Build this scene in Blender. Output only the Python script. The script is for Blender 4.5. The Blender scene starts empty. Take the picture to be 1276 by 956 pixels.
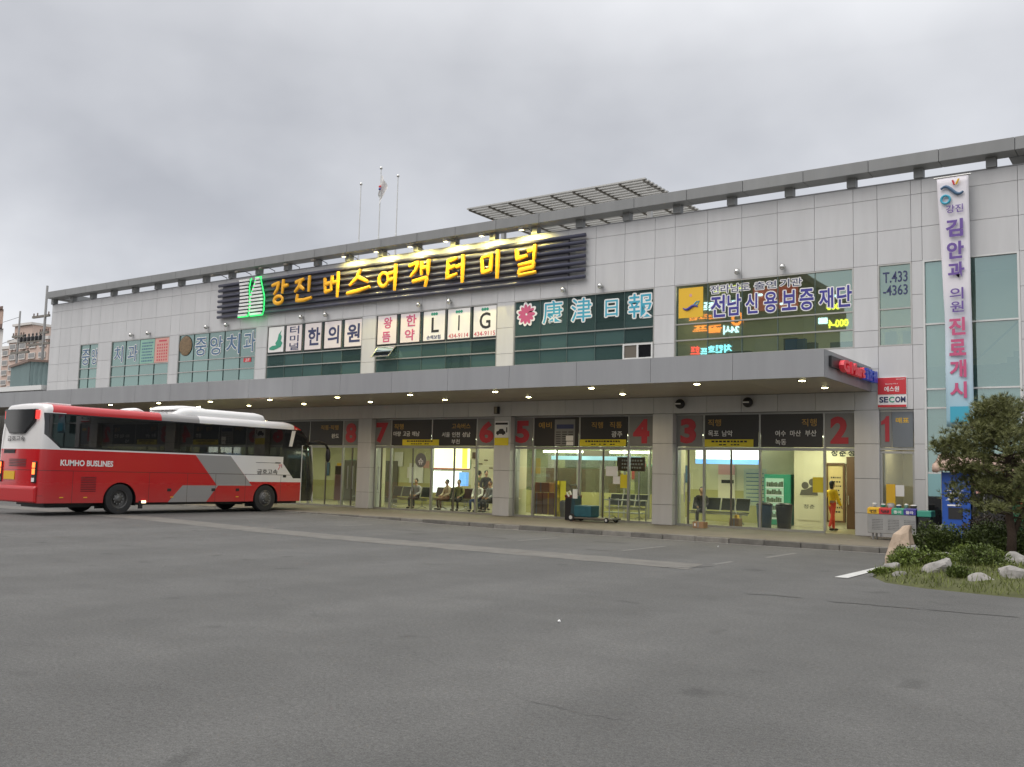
import bpy, math, random
from mathutils import Vector, Matrix
random.seed(7)
PI = math.pi
R = math.radians
scn = bpy.context.scene
COL = scn.collection

# ------------------------------------------------------------------ camera
cam_d = bpy.data.cameras.new('camera')
cam = bpy.data.objects.new('camera', cam_d)
COL.objects.link(cam)
scn.camera = cam
yaw, pitch, roll = -0.61014, 0.09469, 0.02532
fw = Vector((math.sin(yaw) * math.cos(pitch), math.cos(yaw) * math.cos(pitch), math.sin(pitch)))
r0 = Vector((math.cos(yaw), -math.sin(yaw), 0))
u0 = r0.cross(fw)
rt = r0 * math.cos(roll) + u0 * math.sin(roll)
up = -r0 * math.sin(roll) + u0 * math.cos(roll)
mw = Matrix((rt, up, -fw)).transposed().to_4x4()
mw.translation = Vector((29.374, -30.448, 1.727))
cam.matrix_world = mw
cam_d.sensor_width = 36.0
cam_d.lens = 36.0 * 1200.0 / 1276.0
cam_d.clip_end = 3000

# ------------------------------------------------------------------ sky, sun, exposure
SUN_EL, SUN_AZ = R(52), R(205)            # azimuth clockwise from +Y: behind the camera
world = bpy.data.worlds.new('World')
scn.world = world
world.use_nodes = True
wn = world.node_tree
wn.nodes.clear()
def wnode(t, **k):
    n = wn.nodes.new(t)
    for a, b in k.items():
        setattr(n, a, b)
    return n
out = wnode('ShaderNodeOutputWorld')
sky = wnode('ShaderNodeTexSky', sky_type='NISHITA', sun_disc=False, sun_elevation=SUN_EL, sun_rotation=SUN_AZ)
bg1 = wnode('ShaderNodeBackground')
bg1.inputs[1].default_value = 0.05
sky.ozone_density = 0.4
sky.air_density = 0.6
sky.dust_density = 4.0
wn.links.new(sky.outputs[0], bg1.inputs[0])
tc = wnode('ShaderNodeTexCoord')
sep = wnode('ShaderNodeSeparateXYZ')
wn.links.new(tc.outputs['Generated'], sep.inputs[0])
def wmath(op, a, b=None, c=None):
    n = wnode('ShaderNodeMath', operation=op)
    for i, v in enumerate((a, b, c)):
        if v is None:
            continue
        if isinstance(v, (int, float)):
            n.inputs[i].default_value = v
        else:
            wn.links.new(v, n.inputs[i])
    return n.outputs[0]
zc = wmath('MAXIMUM', sep.outputs[2], 0.0)
den = wmath('ADD', zc, 0.50)
cx_ = wmath('DIVIDE', sep.outputs[0], den)
cy_ = wmath('DIVIDE', sep.outputs[1], den)
comb = wnode('ShaderNodeCombineXYZ')
wn.links.new(cx_, comb.inputs[0])
wn.links.new(cy_, comb.inputs[1])
def wnoise(scale, detail, rough, off):
    mp = wnode('ShaderNodeMapping')
    mp.inputs['Location'].default_value = off
    wn.links.new(comb.outputs[0], mp.inputs[0])
    n = wnode('ShaderNodeTexNoise')
    n.inputs['Scale'].default_value = scale
    n.inputs['Detail'].default_value = detail
    n.inputs['Roughness'].default_value = rough
    wn.links.new(mp.outputs[0], n.inputs['Vector'])
    return n.outputs[0]
n1 = wnoise(1.25, 5, 0.50, (3.1, 1.7, 0))
n2 = wnoise(4.2, 5, 0.55, (0.4, 5.2, 2))
mixn = wmath('ADD', wmath('MULTIPLY', n1, 0.84), wmath('MULTIPLY', n2, 0.16))
ramp = wnode('ShaderNodeValToRGB')
ramp.color_ramp.elements[0].position = 0.37
ramp.color_ramp.elements[0].color = (0.412, 0.409, 0.410, 1)
ramp.color_ramp.elements[1].position = 0.64
ramp.color_ramp.elements[1].color = (0.75, 0.747, 0.742, 1)
wn.links.new(mixn, ramp.inputs[0])
# brighter towards the horizon, much brighter overhead (an overcast sky)
hz = wmath('POWER', wmath('SUBTRACT', 1.0, wmath('MINIMUM', wmath('MULTIPLY', zc, 2.6), 1.0)), 2.0)
zen = wmath('POWER', wmath('MAXIMUM', wmath('SUBTRACT', zc, 0.40), 0.0), 1.0)
west = wmath('MAXIMUM', wmath('SUBTRACT', wmath('MULTIPLY', sep.outputs[0], -1.0), 0.35), 0.0)
gain = wmath('ADD', wmath('ADD', 0.91, wmath('MULTIPLY', hz, wmath('ADD', 0.62, wmath('MULTIPLY', west, 1.1)))), wmath('MULTIPLY', zen, 4.6))
bg2 = wnode('ShaderNodeBackground')
wn.links.new(ramp.outputs[0], bg2.inputs[0])
wn.links.new(gain, bg2.inputs[1])
addw = wnode('ShaderNodeAddShader')
wn.links.new(bg1.outputs[0], addw.inputs[0])
wn.links.new(bg2.outputs[0], addw.inputs[1])
wn.links.new(addw.outputs[0], out.inputs[0])

sun_d = bpy.data.lights.new('sun', 'SUN')
sun_d.energy = 0.8
sun_d.angle = R(40)
sun_d.color = (1.0, 0.98, 0.95)
sun = bpy.data.objects.new('sun', sun_d)
COL.objects.link(sun)
sdir = Vector((math.sin(SUN_AZ) * math.cos(SUN_EL), math.cos(SUN_AZ) * math.cos(SUN_EL), math.sin(SUN_EL)))
sun.rotation_euler = sdir.to_track_quat('Z', 'Y').to_euler()
sun.location = (0, -20, 40)

scn.view_settings.view_transform = 'Standard'
scn.view_settings.look = 'None'
scn.view_settings.exposure = 0.0
scn.view_settings.gamma = 1.0
scn.cycles.use_denoising = True
scn.cycles.max_bounces = 8
scn.cycles.transparent_max_bounces = 12
scn.cycles.caustics_reflective = False
scn.cycles.caustics_refractive = False
scn.cycles.sample_clamp_indirect = 6.0

# ------------------------------------------------------------------ materials
def srgb(r, g, b):
    f = lambda c: c / 12.92 if c <= 0.04045 else ((c + 0.055) / 1.055) ** 2.4
    return (f(r / 255), f(g / 255), f(b / 255), 1.0)

def mat(name, col, rough=0.6, metal=0.0, var=0.0, scale=3.0, bump=0.0, bscale=None, island=0.0, emit=None, estr=0.0, spec=0.5, coat=0.0, streak=False):
    m = bpy.data.materials.new(name)
    m.use_nodes = True
    nt = m.node_tree
    p = nt.nodes['Principled BSDF']
    c = tuple(col) + ((1.0,) if len(col) == 3 else ())
    p.inputs['Base Color'].default_value = c
    p.inputs['Roughness'].default_value = rough
    p.inputs['Metallic'].default_value = metal
    p.inputs['Specular IOR Level'].default_value = spec
    p.inputs['Coat Weight'].default_value = coat
    if emit is not None:
        p.inputs['Emission Color'].default_value = tuple(emit) + ((1.0,) if len(emit) == 3 else ())
        p.inputs['Emission Strength'].default_value = estr
    if var or island:
        tcn = nt.nodes.new('ShaderNodeTexCoord')
        val = None
        if var:
            mp = nt.nodes.new('ShaderNodeMapping')
            if streak:
                mp.inputs['Scale'].default_value = (1, 1, 0.12)
            nt.links.new(tcn.outputs['Object'], mp.inputs[0])
            nz = nt.nodes.new('ShaderNodeTexNoise')
            nz.inputs['Scale'].default_value = scale
            nz.inputs['Detail'].default_value = 6
            nz.inputs['Roughness'].default_value = 0.62
            nt.links.new(mp.outputs[0], nz.inputs['Vector'])
            mr = nt.nodes.new('ShaderNodeMapRange')
            mr.inputs[1].default_value = 0.25
            mr.inputs[2].default_value = 0.75
            mr.inputs[3].default_value = 1 - var
            mr.inputs[4].default_value = 1 + var
            nt.links.new(nz.outputs[0], mr.inputs[0])
            val = mr.outputs[0]
        if island:
            g = nt.nodes.new('ShaderNodeNewGeometry')
            mr2 = nt.nodes.new('ShaderNodeMapRange')
            mr2.inputs[3].default_value = 1 - island
            mr2.inputs[4].default_value = 1 + island
            nt.links.new(g.outputs['Random Per Island'], mr2.inputs[0])
            if val is None:
                val = mr2.outputs[0]
            else:
                mu = nt.nodes.new('ShaderNodeMath')
                mu.operation = 'MULTIPLY'
                nt.links.new(val, mu.inputs[0])
                nt.links.new(mr2.outputs[0], mu.inputs[1])
                val = mu.outputs[0]
        vm = nt.nodes.new('ShaderNodeVectorMath')
        vm.operation = 'SCALE'
        vm.inputs[0].default_value = c[:3]
        nt.links.new(val, vm.inputs['Scale'])
        nt.links.new(vm.outputs[0], p.inputs['Base Color'])
    if bump:
        tcn = nt.nodes.new('ShaderNodeTexCoord')
        nz = nt.nodes.new('ShaderNodeTexNoise')
        nz.inputs['Scale'].default_value = bscale or scale * 8
        nz.inputs['Detail'].default_value = 4
        nt.links.new(tcn.outputs['Object'], nz.inputs['Vector'])
        bp = nt.nodes.new('ShaderNodeBump')
        bp.inputs['Strength'].default_value = bump
        bp.inputs['Distance'].default_value = 0.02
        nt.links.new(nz.outputs[0], bp.inputs['Height'])
        nt.links.new(bp.outputs[0], p.inputs['Normal'])
    return m

def coated_glass(name, tint, refl, see=0.0, wav=0.0, gcol=(0.75, 0.93, 0.93, 1)):
    """window glass: tinted body, partly see-through, with a mirror-like coat"""
    m = bpy.data.materials.new(name)
    m.use_nodes = True
    nt = m.node_tree
    nt.nodes.clear()
    o = nt.nodes.new('ShaderNodeOutputMaterial')
    base = nt.nodes.new('ShaderNodeBsdfDiffuse')
    base.inputs[0].default_value = tuple(tint) + (1.0,)
    geo = nt.nodes.new('ShaderNodeNewGeometry')
    pr_ = nt.nodes.new('ShaderNodeMapRange')
    pr_.inputs[3].default_value = .55
    pr_.inputs[4].default_value = 1.55
    nt.links.new(geo.outputs['Random Per Island'], pr_.inputs[0])
    sc_ = nt.nodes.new('ShaderNodeVectorMath')
    sc_.operation = 'SCALE'
    sc_.inputs[0].default_value = tuple(tint)
    nt.links.new(pr_.outputs[0], sc_.inputs['Scale'])
    nt.links.new(sc_.outputs[0], base.inputs[0])
    tr = nt.nodes.new('ShaderNodeBsdfTransparent')
    tr.inputs[0].default_value = tuple(min(1, 0.62 + 0.5 * t) for t in tint) + (1.0,)
    mx = nt.nodes.new('ShaderNodeMixShader')
    mx.inputs[0].default_value = see
    nt.links.new(base.outputs[0], mx.inputs[1])
    nt.links.new(tr.outputs[0], mx.inputs[2])
    gl = nt.nodes.new('ShaderNodeBsdfGlossy')
    gl.inputs['Roughness'].default_value = 0.015
    gl.inputs[0].default_value = gcol
    lw = nt.nodes.new('ShaderNodeFresnel')
    lw.inputs[0].default_value = 1.5
    mr = nt.nodes.new('ShaderNodeMapRange')
    mr.inputs[1].default_value = 0.04
    mr.inputs[2].default_value = 1.0
    mr.inputs[3].default_value = refl
    mr.inputs[4].default_value = 1.0
    nt.links.new(lw.outputs[0], mr.inputs[0])
    mx2 = nt.nodes.new('ShaderNodeMixShader')
    nt.links.new(mr.outputs[0], mx2.inputs[0])
    nt.links.new(mx.outputs[0], mx2.inputs[1])
    nt.links.new(gl.outputs[0], mx2.inputs[2])
    if wav:
        tcn = nt.nodes.new('ShaderNodeTexCoord')
        nz = nt.nodes.new('ShaderNodeTexNoise')
        nz.inputs['Scale'].default_value = 0.7
        nz.inputs['Detail'].default_value = 1
        nt.links.new(tcn.outputs['Object'], nz.inputs['Vector'])
        bp = nt.nodes.new('ShaderNodeBump')
        bp.inputs['Strength'].default_value = wav
        bp.inputs['Distance'].default_value = 0.02
        nt.links.new(nz.outputs[0], bp.inputs['Height'])
        nt.links.new(bp.outputs[0], gl.inputs['Normal'])
    nt.links.new(mx2.outputs[0], o.inputs[0])
    return m

M = {}
M['granite'] = mat('granite_panel', (0.525, 0.53, 0.535), 0.55, var=0.07, scale=2.4, island=0.03, bump=0.05, bscale=60, streak=True)
M['joint'] = mat('joint_sealant', (0.17, 0.17, 0.17), 0.8)
M['alu_grey'] = mat('grey_aluminium_cladding', (0.28, 0.287, 0.297), 0.42, var=0.09, scale=1.6, island=0.035, streak=True)
M['beam_grey'] = mat('grey_beam_cladding', (0.225, 0.232, 0.232), 0.5, var=0.10, scale=1.8, island=0.05, streak=True)
M['soffit'] = mat('soffit_panel', (0.40, 0.365, 0.32), 0.45, var=0.05, scale=0.8, island=0.04)
M['frame'] = mat('satin_aluminium', (0.42, 0.42, 0.40), 0.35, 0.6, var=0.05, scale=4)
M['frame_dark'] = mat('brown_anodised_frame', (0.16, 0.145, 0.12), 0.4, 0.4)
M['teal_mullion'] = mat('dark_teal_mullion', (0.075, 0.115, 0.11), 0.4)
M['white_frame'] = mat('white_pvc_frame', (0.62, 0.63, 0.62), 0.4)
M['steel'] = mat('stainless_steel', (0.42, 0.42, 0.41), 0.38, 0.9, var=0.1, scale=6)
M['chrome'] = mat('polished_steel_ball', (0.6, 0.6, 0.58), 0.12, 1.0)
M['black'] = mat('black_plastic', (0.018, 0.018, 0.02), 0.4)
M['dark_interior'] = mat('dark_room', (0.03, 0.045, 0.045), 0.8)
M['rubber'] = mat('tyre_rubber', (0.022, 0.022, 0.023), 0.75, var=0.15, scale=8)
M['rim'] = mat('dusty_steel_rim', (0.11, 0.108, 0.105), 0.5, 0.5, var=0.2, scale=9)
M['white'] = mat('white_vinyl', (0.78, 0.78, 0.77), 0.45)
M['white_paint'] = mat('worn_white_paint', (0.50, 0.50, 0.48), 0.8, var=0.25, scale=7)
M['kerb'] = mat('kerb_stone', (0.150, 0.142, 0.125), 0.85, var=0.38, scale=3, island=0.28, bump=0.2, bscale=30)
M['paver'] = mat('brown_paving', (0.150, 0.132, 0.104), 0.7, var=0.16, scale=1.1, bump=0.1, bscale=40)
M['concrete'] = mat('concrete', (0.27, 0.265, 0.25), 0.85, var=0.14, scale=2, bump=0.2, bscale=20)
M['navy_bar'] = mat('navy_metal_bar', (0.075, 0.078, 0.115), 0.34, 0.2)
M['navy_back'] = mat('slate_sign_panel', (0.10, 0.10, 0.112), 0.45)
M['letter_yellow'] = mat('yellow_sign_letter', (0.88, 0.44, 0.012), 0.42)
M['green_neon'] = mat('green_neon', (0.02, 0.5, 0.1), 0.4, emit=(0.05, 1.0, 0.22), estr=1.2)
M['glass_tealA'] = coated_glass('teal_mirror_glass', (0.050, 0.092, 0.088), 0.215, 0.0, 0.16, gcol=(0.72, 0.92, 0.88, 1))
M['glass_tealB'] = coated_glass('teal_room_glass', (0.10, 0.16, 0.13), 0.26, 0.72, 0.06, gcol=(0.72, 0.95, 0.92, 1))
M['glass_tealC'] = coated_glass('pale_teal_hall_glass', (0.09, 0.17, 0.155), 0.26, 0.40, 0.06, gcol=(0.72, 0.93, 0.92, 1))
M['glass_clear'] = coated_glass('clear_shop_glass', (0.3, 0.32, 0.3), 0.08, 0.97, 0.0, gcol=(0.9, 1, 0.95, 1))
M['glass_awning'] = coated_glass('open_sash_glass', (0.12, 0.24, 0.25), 0.45, 0.2)
M['bus_glass'] = coated_glass('tinted_bus_glass', (0.008, 0.009, 0.010), 0.09, 0.30, 0.0, gcol=(1, 1, 1, 1))
M['black_glass'] = mat('black_glass', (0.012, 0.013, 0.015), 0.06, spec=0.6)
M['board'] = mat('charcoal_board', (0.040, 0.038, 0.036), 0.35)
M['num_grey'] = mat('frosted_grey_panel', (0.21, 0.21, 0.205), 0.3, var=0.06, scale=2)
M['num_red'] = mat('red_numeral', (0.42, 0.035, 0.05), 0.5)
M['gold'] = mat('gold_lettering', (0.45, 0.27, 0.06), 0.5)
M['text_white'] = mat('white_lettering', (0.78, 0.78, 0.76), 0.5)
M['text_navy'] = mat('navy_lettering', (0.035, 0.045, 0.12), 0.5)
M['text_blue'] = mat('deep_blue_lettering', (0.05, 0.045, 0.27), 0.5)
M['text_slate'] = mat('slate_blue_lettering', (0.07, 0.14, 0.24), 0.5)
M['text_black'] = mat('black_lettering', (0.02, 0.02, 0.022), 0.5)
M['text_red'] = mat('red_lettering', (0.55, 0.06, 0.09), 0.5)
M['text_cyan'] = mat('cyan_lettering', (0.05, 0.36, 0.50), 0.5)
M['text_purple'] = mat('purple_lettering', (0.13, 0.07, 0.30), 0.5)
M['text_pink'] = mat('pink_lettering', (0.52, 0.09, 0.20), 0.5)
M['yellow'] = mat('yellow_vinyl', (0.72, 0.60, 0.03), 0.45)
M['amber'] = mat('amber_yellow_sticker', (0.75, 0.46, 0.03), 0.45)
M['mint'] = mat('mint_poster', (0.26, 0.47, 0.38), 0.5, var=0.05)
M['salmon'] = mat('salmon_poster', (0.62, 0.34, 0.29), 0.5, var=0.05)
M['poster_white'] = mat('white_poster', (0.78, 0.77, 0.75), 0.5, var=0.04, scale=2)
M['poster_pink'] = mat('pinkish_poster', (0.74, 0.68, 0.67), 0.5, var=0.06, scale=1.5)
M['green'] = mat('green_print', (0.04, 0.30, 0.19), 0.5)
M['red_paint'] = mat('red_panel', (0.55, 0.035, 0.045), 0.45)
M['bronze'] = mat('bronze_medallion', (0.18, 0.12, 0.06), 0.5, var=0.5, scale=9)
M['cream_wall'] = mat('cream_wall', (0.56, 0.55, 0.36), 0.7, var=0.12, scale=0.7)
M['white_wall'] = mat('ivory_wall', (0.68, 0.63, 0.46), 0.7, var=0.05, scale=0.7)
M['olive_wall'] = mat('olive_wainscot', (0.40, 0.38, 0.16), 0.65, var=0.08, scale=1)
M['ceiling'] = mat('ceiling_tile', (0.55, 0.53, 0.42), 0.8)
M['floor_tile'] = mat('terrazzo_floor', (0.32, 0.29, 0.20), 0.28, var=0.1, scale=2)
M['tube_light'] = mat('lit_fluorescent', (0.9, 0.9, 0.8), 0.5, emit=(0.95, 1.0, 0.72), estr=9.0)
M['lamp_glow'] = mat('lit_downlight', (0.9, 0.9, 0.7), 0.5, emit=(1.0, 0.90, 0.45), estr=26.0)
M['flood_lens'] = mat('lit_flood_lens', (0.9, 0.9, 0.7), 0.5, emit=(1.0, 0.93, 0.55), estr=3.0)
M['lightbox_white'] = mat('lit_white_lightbox', (0.9, 0.9, 0.9), 0.5, emit=(0.90, 1.0, 0.97), estr=1.9)
M['lightbox_yellow'] = mat('lit_yellow_lightbox', (0.9, 0.8, 0.2), 0.5, emit=(1.0, 0.93, 0.08), estr=1.3)
M['lightbox_cream'] = mat('lit_cream_lightbox', (0.9, 0.9, 0.6), 0.5, emit=(1.0, 1.0, 0.62), estr=1.8)
M['lightbox_blue'] = mat('lit_blue_lightbox', (0.2, 0.4, 0.8), 0.5, emit=(0.16, 0.48, 1.0), estr=1.1)
M['wood'] = mat('brown_wood', (0.10, 0.05, 0.022), 0.45, var=0.2, scale=5, streak=True)
M['card'] = mat('cardboard', (0.36, 0.22, 0.12), 0.8, var=0.1, scale=4)
M['blue_cabinet'] = mat('blue_cabinet_paint', (0.014, 0.075, 0.36), 0.4, var=0.08, scale=3)
M['canvas_pink'] = mat('faded_pink_canvas', (0.43, 0.31, 0.25), 0.85, var=0.35, scale=7, bump=0.8, bscale=14)
M['teal_metal'] = mat('teal_corrugated_sheet', (0.145, 0.20, 0.20), 0.5, var=0.08, scale=1)
M['apt'] = mat('salmon_render', (0.52, 0.40, 0.34), 0.85, var=0.06, scale=0.3)
M['apt_white'] = mat('white_render', (0.60, 0.58, 0.55), 0.85, var=0.05, scale=0.4)
M['roof_brown'] = mat('dark_roof', (0.16, 0.11, 0.09), 0.8)
M['pole'] = mat('concrete_pole', (0.20, 0.20, 0.195), 0.8, var=0.08)
M['bark'] = mat('pine_bark', (0.055, 0.036, 0.025), 0.9, var=0.3, scale=9, bump=0.6, bscale=25)
M['needles'] = mat('pine_needles', (0.108, 0.116, 0.034), 0.7, island=0.5)
M['leaves'] = mat('shrub_leaves', (0.075, 0.105, 0.018), 0.6, island=0.55)
M['leaves_light'] = mat('light_shrub_leaves', (0.110, 0.150, 0.024), 0.6, island=0.55)
M['leaves_dark'] = mat('dark_hedge_leaves', (0.060, 0.086, 0.016), 0.6, island=0.5)
M['leaves_brown'] = mat('brown_bush_leaves', (0.040, 0.030, 0.016), 0.75, island=0.5)
M['grass'] = mat('grass_blades', (0.115, 0.140, 0.026), 0.7, island=0.5)
M['soil'] = mat('grassy_soil', (0.070, 0.076, 0.024), 0.9, var=0.3, scale=3, bump=0.5, bscale=18)
M['stone_pale'] = mat('pale_garden_stone', (0.27, 0.258, 0.24), 0.85, var=0.4, scale=4, bump=0.8, bscale=9)
M['stone_tan'] = mat('tan_garden_stone', (0.40, 0.31, 0.23), 0.85, var=0.28, scale=4, bump=0.8, bscale=8)
M['skin'] = mat('skin', (0.42, 0.25, 0.17), 0.55)
M['hair'] = mat('black_hair', (0.012, 0.011, 0.011), 0.5)
M['mesh_seat'] = mat('black_perforated_steel', (0.02, 0.022, 0.022), 0.35, 0.3)

# asphalt: speckle, broad stains, fine cracks
def asphalt():
    m = bpy.data.materials.new('worn_asphalt')
    m.use_nodes = True
    nt = m.node_tree
    p = nt.nodes['Principled BSDF']
    tcn = nt.nodes.new('ShaderNodeTexCoord')
    def noise(sc, det, ro=0.6):
        n = nt.nodes.new('ShaderNodeTexNoise')
        n.inputs['Scale'].default_value = sc
        n.inputs['Detail'].default_value = det
        n.inputs['Roughness'].default_value = ro
        nt.links.new(tcn.outputs['Object'], n.inputs['Vector'])
        return n.outputs[0]
    def mrange(s, a, b, c, d):
        n = nt.nodes.new('ShaderNodeMapRange')
        for i, v in enumerate((a, b, c, d)):
            n.inputs[i + 1].default_value = v
        nt.links.new(s, n.inputs[0])
        return n.outputs[0]
    def mul(a, b):
        n = nt.nodes.new('ShaderNodeMath')
        n.operation = 'MULTIPLY'
        nt.links.new(a, n.inputs[0])
        nt.links.new(b, n.inputs[1])
        return n.outputs[0]
    big = mrange(noise(0.16, 6, 0.62), 0.3, 0.7, 0.93, 1.07)
    mid = mrange(noise(1.1, 8, 0.7), 0.3, 0.7, 0.88, 1.12)
    fine = mrange(noise(85, 3, 0.8), 0.3, 0.7, 0.5, 1.5)
    stone = mrange(noise(26, 4, 0.85), 0.3, 0.7, 0.62, 1.38)
    stain = mrange(noise(0.55, 3, 0.5), 0.62, 0.74, 1.0, 0.88)
    v = mul(mul(mul(mul(big, mid), fine), stain), stone)
    vo = nt.nodes.new('ShaderNodeTexVoronoi')
    vo.feature = 'DISTANCE_TO_EDGE'
    vo.inputs['Scale'].default_value = 0.17
    wv = nt.nodes.new('ShaderNodeVectorMath')
    wv.operation = 'MULTIPLY_ADD'
    nn = nt.nodes.new('ShaderNodeTexNoise')
    nn.inputs['Scale'].default_value = 0.9
    nn.inputs['Detail'].default_value = 7
    nt.links.new(tcn.outputs['Object'], nn.inputs['Vector'])
    wv.inputs[1].default_value = (1.6, 1.6, 0)
    nt.links.new(nn.outputs['Color'], wv.inputs[0])
    nt.links.new(tcn.outputs['Object'], wv.inputs[2])
    nt.links.new(wv.outputs[0], vo.inputs['Vector'])
    crack = mrange(vo.outputs[0], 0.0, 0.0020, 0.86, 1.0)
    v = mul(v, crack)
    dv = nt.nodes.new('ShaderNodeTexVoronoi')
    dv.inputs['Scale'].default_value = 0.8
    nt.links.new(wv.outputs[0], dv.inputs['Vector'])
    drip = mrange(dv.outputs[0], 0.05, 0.16, 0.74, 1.0)
    v = mul(v, drip)
    sx_ = nt.nodes.new('ShaderNodeSeparateXYZ')
    nt.links.new(tcn.outputs['Object'], sx_.inputs[0])
    wa = nt.nodes.new('ShaderNodeMath')
    wa.operation = 'PINGPONG'
    wa.inputs[1].default_value = 1.75
    nt.links.new(sx_.outputs[0], wa.inputs[0])
    trk = mrange(wa.outputs[0], 0.55, 1.0, 1.0, 0.90)
    v = mul(v, trk)
    vm = nt.nodes.new('ShaderNodeVectorMath')
    vm.operation = 'SCALE'
    vm.inputs[0].default_value = (0.105, 0.1045, 0.0995)
    nt.links.new(v, vm.inputs['Scale'])
    nt.links.new(vm.outputs[0], p.inputs['Base Color'])
    p.inputs['Roughness'].default_value = 0.82
    p.inputs['Specular IOR Level'].default_value = 0.35
    bp = nt.nodes.new('ShaderNodeBump')
    bp.inputs['Strength'].default_value = 0.55
    bp.inputs['Distance'].default_value = 0.012
    nt.links.new(noise(110, 3, 0.8), bp.inputs['Height'])
    nt.links.new(bp.outputs[0], p.inputs['Normal'])
    return m
M['asphalt'] = asphalt()
M['asphalt_patch'] = mat('pale_gutter_concrete', (0.140, 0.134, 0.120), 0.85, var=0.26, scale=2.2, bump=0.3, bscale=40)
M['crack'] = mat('dark_crack_seal', (0.058, 0.056, 0.052), 0.85, var=.3, scale=12)
M['crack_faint'] = mat('hairline_crack', (0.080, 0.079, 0.075), 0.85)
M['faded_paint'] = mat('faded_bay_paint', (0.165, 0.162, 0.152), 0.85, var=.35, scale=9)
M['kerb_paint'] = mat('dirty_kerb_line', (0.25, 0.245, 0.23), 0.85, var=.35, scale=6)

# ------------------------------------------------------------------ mesh helpers
WL = {}                                         # world location of each object built
FACADE = (Vector((0, 0, 0)), Vector((1, 0, 0)), Vector((0, 0, 1)), Vector((0, -1, 0)))
_tcache = {}
def glyphs(s, bold):
    k = (s, bold)
    if k not in _tcache:
        c = bpy.data.curves.new('lettering_curve', 'FONT')
        c.body = s
        c.offset = bold
        c.extrude = 0.5
        c.resolution_u = 3
        c.space_line = 1.0
        o = bpy.data.objects.new('lettering_tmp', c)
        COL.objects.link(o)
        bpy.context.view_layer.update()
        me = bpy.data.meshes.new_from_object(o.evaluated_get(bpy.context.evaluated_depsgraph_get()))
        vs = [tuple(v.co) for v in me.vertices]
        fs = [tuple(p.vertices) for p in me.polygons]
        bpy.data.objects.remove(o)
        bpy.data.curves.remove(c)
        bpy.data.meshes.remove(me)
        _tcache[k] = (vs, fs)
    return _tcache[k]

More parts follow.
